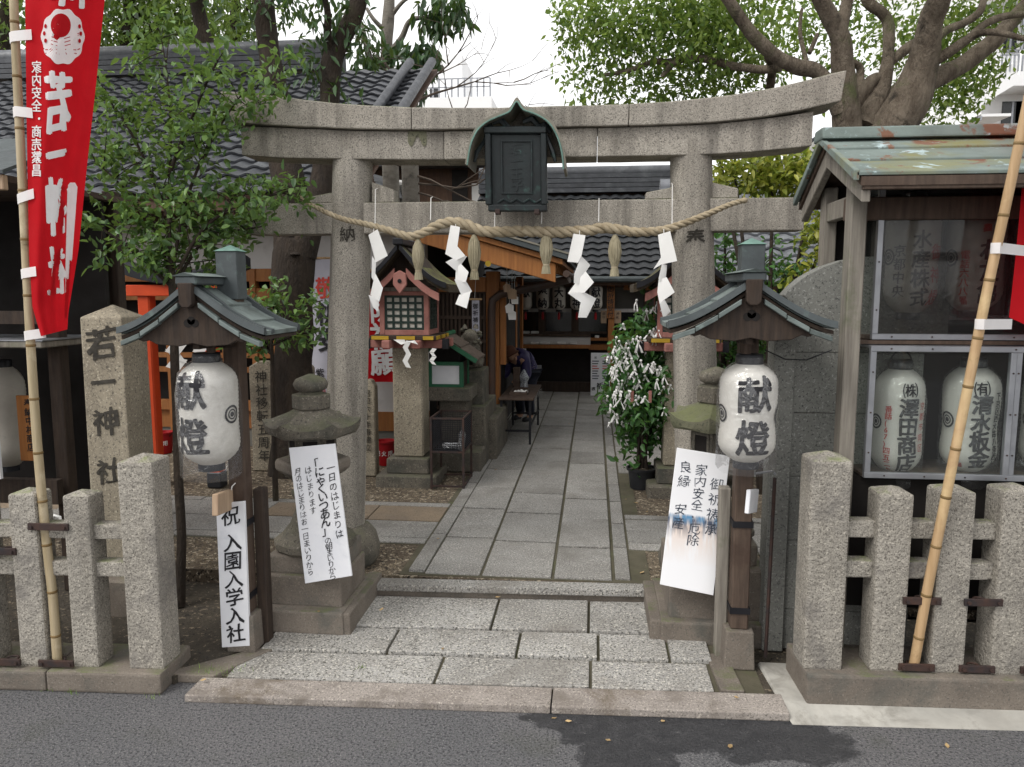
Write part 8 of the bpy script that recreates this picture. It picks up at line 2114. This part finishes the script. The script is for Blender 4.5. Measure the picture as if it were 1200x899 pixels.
for k, b_ in enumerate(brs):
    off = [0.0, 0.12, 0.22, 0.15, -0.1, 0.3, 0.1, 0.4, -0.12][k]
    pts_ = [P(x, y, YSb + off * i / (len(b_) - 1)) for i, (x, y) in enumerate(b_)]
    sp, sr = smooth_path(pts_, [0.012 - 0.0022 * i for i in range(len(b_))], 5, 1.0)
    MB().tube(sp, sr, 6).build('branch', M['bark_dark'], nsb, smooth=70, fix=False)
    for q in sp[4::2]:
        sbc.append((tuple(q + Vector((random.gauss(0, 0.05), random.gauss(0, 0.06), random.gauss(0.02, 0.05)))), 0.12, 18))
        for r in range(2):
            d = Vector((random.gauss(0, 1), random.gauss(0, 0.7), random.gauss(0.3, 0.7))).normalized(); e = q + d * random.uniform(0.08, 0.24)
            MB().tube([q, q.lerp(e, 0.5) + Vector((0, 0, 0.01)), e], [0.004, 0.003, 0.002], 4).build('twig', M['bark_dark'], nsb, fix=False)
            sbc.append((tuple(e), 0.085, 17))
leaves('foliage', nsb, M['leaf_shrub'], sbc, 0.054, 0.027, 0.15, True)
# second leafy sprays lower right of the hall trunk
ns2 = thing('hall_shrub', 'dark green shrub spray in front of the white cloth banner', 'shrub', (P(322, 560, 5.9).x, 5.9, ZI))
s0 = P(322, 560, 5.9); s0.z = ZI - 0.03
s2c = []
for b_ in [[(318, 400), (335, 378), (355, 360), (378, 352)], [(318, 410), (305, 385), (292, 365), (285, 350)], [(318, 405), (340, 395), (358, 390), (372, 385)], [(318, 415), (300, 402), (285, 400), (272, 396)], [(318, 400), (322, 370), (318, 350), (325, 335)]]:
    pts_ = [P(x, y, 5.9) for x, y in b_]
    MB().tube(*smooth_path(pts_, [0.012, 0.01, 0.008, 0.004], 4), 6).build('branch', M['bark_dark'], ns2, smooth=70, fix=False)
    for q in smooth_path(pts_, [1] * 4, 3)[0][2:]: s2c.append((tuple(q), 0.12, 13))
MB().tube(*smooth_path([s0, P(320, 480, 5.9), P(318, 400, 5.9)], [0.025, 0.02, 0.014], 5, 0.4), 8).build('stem', M['bark_dark'], ns2, smooth=70, fix=False)
leaves('foliage', ns2, M['leaf_shrub'], s2c, 0.075, 0.033, 0.2, True)
# yellow-green bushes right
for k, (X0, Y0, cls, lab, mt) in enumerate([
    (900, 6.6, [(860, 200, 6.8, 0.22, 140), (880, 210, 6.8, 0.25, 240), (905, 208, 6.8, 0.25, 260), (930, 200, 6.7, 0.25, 240), (955, 205, 6.6, 0.22, 200), (940, 215, 6.7, 0.22, 200), (850, 215, 6.9, 0.2, 100), (975, 195, 6.5, 0.18, 90), (845, 190, 6.9, 0.15, 40), (905, 190, 6.8, 0.18, 110), (970, 260, 6.4, 0.2, 120), (955, 280, 6.4, 0.18, 90), (975, 290, 6.4, 0.18, 100), (950, 325, 6.4, 0.18, 80), (930, 345, 6.4, 0.2, 80), (975, 270, 6.4, 0.15, 70)], 'yellow green bush spreading above the right end of the tie beam', 'leaf_yellow'),
    (850, 6.9, [(850, 300, 6.9, 0.2, 80), (845, 330, 6.9, 0.2, 90), (850, 350, 6.9, 0.2, 90), (900, 305, 6.7, 0.25, 60), (925, 310, 6.7, 0.25, 50), (910, 330, 6.7, 0.2, 50), (860, 400, 6.9, 0.3, 200), (885, 430, 6.9, 0.3, 200), (855, 440, 6.9, 0.3, 200), (890, 400, 6.8, 0.2, 120), (850, 270, 6.9, 0.16, 50), (930, 320, 6.7, 0.2, 90), (850, 480, 6.9, 0.3, 200)], 'dark green bush between the right torii pillar and the granite wall', 'leaf_pot')]):
    th = thing('leafy_bush', lab, 'bush', (P(X0, 400, Y0).x, Y0, ZI), 'bushes right of the torii')
    b0 = P(X0, 400, Y0); b0.z = ZI - 0.05
    for (x, y, Y, r, n) in cls[::2]:
        e = P(x, y, Y); midp = Vector((b0.x * 0.6 + e.x * 0.4, Y0, (b0.z + e.z) / 2))
        MB().tube(*smooth_path([b0, midp, e], [0.035, 0.024, 0.008], 6, 0.5), 7).build('stem', M['bark_dark'], th, smooth=70, fix=False)
    leaves('foliage', th, M[mt], clus(cls), 0.075, 0.036, 0.2, True)

# ================================================================== POTTED SHRUB WITH FORTUNE PAPERS
pc = P(753, 577, z=ZI); pc.y += 0.17; Yp = pc.y
pot = thing('plant_pot', 'round black plastic plant pot right of the path', 'plant pot', (pc.x, Yp, ZI))
rt = 17 * Yp / 905; hp = P(753, 547, Yp).z - ZI
MB().lathe((pc.x, Yp, ZI - 0.004), [(rt * 0.78, 0), (rt * 0.8, 0.01), (rt * 0.94, hp * 0.88), (rt * 1.06, hp * 0.89), (rt * 1.08, hp), (rt * 0.98, hp), (rt * 0.95, hp * 0.9)], 32).build('shell', M['black_plastic'], pot, smooth=35)
MB().lathe((pc.x, Yp, ZI + hp * 0.86), [(rt * 0.3, 0.02), (rt * 0.94, 0.0)], 20).build('earth', M['soil'], pot)
ps = thing('fortune_shrub', 'glossy potted shrub tied all over with white fortune papers', 'shrub', (pc.x, Yp, ZI + hp * 0.88))
random.seed(8)
pcl = []; tips = []
zt0 = ZI + hp * 0.88
for k in range(13):
    e_px = [(735, 400), (770, 395), (750, 380), (725, 430), (780, 430), (745, 430), (720, 470), (775, 470), (750, 470), (740, 500), (765, 500), (785, 410), (728, 410)][k]
    e = P(e_px[0], e_px[1], Yp + random.uniform(-0.25, 0.3)); s0 = Vector((pc.x + random.uniform(-0.05, 0.05), Yp + random.uniform(-0.05, 0.05), zt0))
    mid_ = Vector((pc.x + (e.x - pc.x) * 0.25, (s0.y + e.y) / 2, zt0 + (e.z - zt0) * 0.55))
    sp, sr = smooth_path([s0, mid_, e], [0.013, 0.01, 0.005], 7, 0.8)
    MB().tube(sp, sr, 7).build('stem', M['bark_dark'], ps, smooth=70, fix=False)
    for q in sp[9:]:
        pcl.append((tuple(q), 0.15, 22)); tips.append(q)
for x, y, n in [(755, 385, 80), (735, 395, 70), (770, 385, 60), (775, 365, 40), (765, 350, 25), (722, 450, 60), (715, 470, 50), (785, 450, 70), (760, 440, 90), (745, 455, 80), (780, 480, 60), (758, 505, 60), (742, 520, 35), (760, 520, 30), (728, 475, 40), (740, 540, 20), (790, 400, 60), (740, 420, 70), (765, 415, 80)]:
    q = P(x, y, Yp + random.uniform(-0.2, 0.2)); pcl.append((tuple(q), 0.16, n)); tips.append(q)
leaves('foliage', ps, M['leaf_pot'], pcl, 0.075, 0.036, 0.25, True)
def fortune(q, mb):
    a_ = random.uniform(0, 3.14); R_ = Vector((math.cos(a_), math.sin(a_), 0)); w_ = random.uniform(0.006, 0.011); L_ = random.uniform(0.04, 0.1)
    for s in (-1, 1):
        d = (Vector((0, 0, -1)) + R_ * s * random.uniform(0.25, 0.8)).normalized(); n_ = Vector((-R_.y, R_.x, 0))
        p0 = q; p1 = q + d * L_ * 0.5 + n_ * 0.008; p2 = q + d * L_ + n_ * random.uniform(-0.01, 0.015)
        mb.add([p0 - n_ * 0 + R_ * 0 + Vector((0, 0, w_)), p0 - Vector((0, 0, w_)), p1 + R_ * w_ + Vector((0, 0, w_ * 0.5)), p1 - R_ * w_ - Vector((0, 0, w_ * 0.5)), p2 + R_ * w_, p2 - R_ * w_], [(0, 1, 3, 2), (2, 3, 5, 4)])
    mb.lathe(q - Vector((0, 0, 0.01)), [(0.004, 0), (0.011, 0.008), (0.011, 0.014), (0.004, 0.022)], 6)
pp_px = [(729, 410), (722, 418), (735, 405), (718, 440), (725, 432), (740, 425), (748, 420), (732, 425), (755, 440), (745, 445), (770, 428), (775, 432), (780, 440), (766, 425), (728, 460), (722, 455), (735, 462), (742, 465), (750, 462), (760, 462), (768, 458), (730, 445), (778, 455), (784, 450), (716, 478), (722, 485), (735, 472), (760, 390), (770, 385), (752, 395), (765, 360), (758, 365), (726, 400), (733, 416), (720, 428), (738, 440), (750, 450), (730, 470), (783, 465), (756, 428), (745, 408), (737, 398), (727, 424), (770, 445), (762, 436), (748, 480), (755, 485), (729, 452), (742, 452), (722, 464)]
for k, (x, y) in enumerate(pp_px):
    q = P(x + random.uniform(-2, 2), y + random.uniform(-2, 2), Yp - random.uniform(0.05, 0.3))
    mb = MB(); fortune(q, mb); mb.build('fortune_paper', M['paper'], ps, fix=False)
for x, y in [(px_ + random.gauss(0, 6), py_ + random.gauss(0, 7)) for px_, py_ in pp_px for _ in (0, 1)]:
    mb = MB(); fortune(P(x, y, Yp - random.uniform(0.0, 0.33)), mb); mb.build('fortune_paper', M['paper'], ps, fix=False)
for x, y in ((762, 458), (741, 458)):
    MB().box(P(x - 1.8, y, Yp - 0.3).x, P(x + 1.8, y, Yp - 0.3).x, Yp - 0.3, Yp - 0.298, P(x, y + 14, Yp - 0.3).z, P(x, y, Yp - 0.3).z).build('pink_strip', M['pink_wood'], ps)

# ================================================================== SMALL THINGS ON THE GROUND
leafme = MB().add([(0, 0, 0), (0.012, 0.011, 0.006), (0.03, 0.013, 0.004), (0.05, 0, 0.008), (0.03, -0.013, 0.004), (0.012, -0.011, 0.006)], [(0, 1, 2, 3), (0, 3, 4, 5)]).mesh('fallen_leaf', Vector((0, 0, 0)), fix=False); leafme.materials.append(M['fallen'])
spots = [(646, 842, 0, 'tan fallen leaf on the road left of the damp patch'), (662, 845, 0, 'tan fallen leaf on the road just right of its neighbour'), (716, 868, 0, 'tan fallen leaf in the middle of the damp patch'), (856, 872, 0, 'pale yellow fallen leaf on the road right of the damp patch'), (778, 844, 0, 'reddish fallen leaf under the right kerb stone'), (860, 816, 0.045, 'pale fallen leaf on the stained end of the kerb'), (577, 826, 0, 'tan fallen leaf on the road left of the kerb joint'), (520, 759, 0.052, 'orange fallen leaf on the speckled apron slab'), (580, 700, 0.07, 'long green fallen leaf below the top step'), (515, 631, ZI + .015, 'pale fallen leaf on the left path edging'), (445, 716, 0.165, 'orange fallen leaf on the lantern border stone'), (372, 716, 0.175, 'tan fallen leaf on the lantern pedestal'), (277, 824, 0, 'tan fallen leaf at the left end of the kerb'), (242, 796, 0.05, 'pale fallen leaf on the dark soil by the fence'), (667, 497, ZI + .015, 'dark fallen leaf on the far path slabs'), (579, 551, ZI + .01, 'white paper scrap like leaf on the left paving'), (735, 585, ZI, 'tan fallen leaf left of the plant pot'), (748, 590, ZI, 'tan fallen leaf in front of the plant pot'), (757, 600, ZI, 'pale fallen leaf on the soil below the pot'), (750, 672, ZI, 'tan fallen leaf on mossy soil by the prayer sign'), (1111, 877, 0, 'white petal like scrap on the road under the bamboo')]
for x, y, z, lab in spots:
    o_ = bpy.data.objects.new('fallen_leaf', leafme); sc.collection.objects.link(o_)
    o_.location = P(x, y, z=z + 0.003); o_.rotation_euler = (random.uniform(-0.15, 0.15), random.uniform(-0.15, 0.15), random.uniform(0, 6.28)); s = random.uniform(0.5, 0.8); o_.scale = (s, s, s)
    tag(o_, lab, 'leaf', 'fallen leaves')
gr = MB()
for (x, y, z, n, sp) in [(265, 785, 0.045, 26, 0.09), (420, 784, 0.045, 10, 0.03), (255, 790, 0.045, 16, 0.06), (85, 813, 0.0, 14, 0.04), (55, 810, 0, 8, 0.03), (2, 806, 0, 14, 0.04), (620, 833, 0, 8, 0.05), (930, 836, 0, 14, 0.05), (180, 817, 0, 8, 0.03)]:
    c = P(x, y, z=z)
    for k in range(n):
        p = c + Vector((random.gauss(0, sp * 0.7), random.gauss(0, sp * 0.3), 0)); h_ = random.uniform(0.012, 0.035); t = random.uniform(0, 6.28); d = Vector((math.cos(t), math.sin(t), 0))
        gr.add([p - d * 0.0015, p + d * 0.0015, p + Vector((random.gauss(0, 0.01), random.gauss(0, 0.01), h_))], [(0, 1, 2)])
tag(gr.build('grass_tufts', M['grass'], fix=False), 'tiny grass and moss tufts along the kerb and fence foot', 'grass', kind='stuff')
# loose gravel scattered on the ground either side of the path
gv = MB()
def stone(p, r):
    gv.add([p + Vector((r, 0, 0)), p + Vector((-r * 0.5, r * 0.8, 0)), p + Vector((-r * 0.5, -r * 0.8, 0)), p + Vector((random.gauss(0, r * 0.2), 0, r * 0.9))], [(0, 1, 3), (1, 2, 3), (2, 0, 3)])
for k in range(5200):
    y = 4.42 + 4.2 * random.random() ** 1.5
    if 4.95 < y < 6.02: continue
    x = random.uniform(-4.6, -1.2) if y < 7.3 else random.uniform(-4.5, -1.95)
    stone(Vector((x, y, ZI - 0.006)), random.uniform(0.005, 0.014))
for k in range(500):
    stone(Vector((random.uniform(0.33, 1.2), random.uniform(4.42, 5.0), ZI - 0.006)), random.uniform(0.004, 0.01))
M['pebble'] = mk('pebble', H('8b7f6c'), H('5c5143'), 8, 0.9, 0.0, island=0.4)
tag(gv.build('loose_gravel', M['pebble'], fix=False), 'loose brown gravel scattered beside the path', 'gravel', kind='stuff')
# rain pipe end and cable loop behind the left fence
tag(MB().tube([P(61, 690, 3.5), P(58, 640, 3.5), P(59, 612, 3.5), P(64, 604, 3.5), P(70, 606, 3.5), P(72, 615, 3.5)], [0.024, 0.02, 0.008, 0.008, 0.008, 0.008], 8).build('white_umbrella', M['bag'] if False else M['paper'], smooth=60), 'folded white umbrella hooked on the left fence rail', 'umbrella')
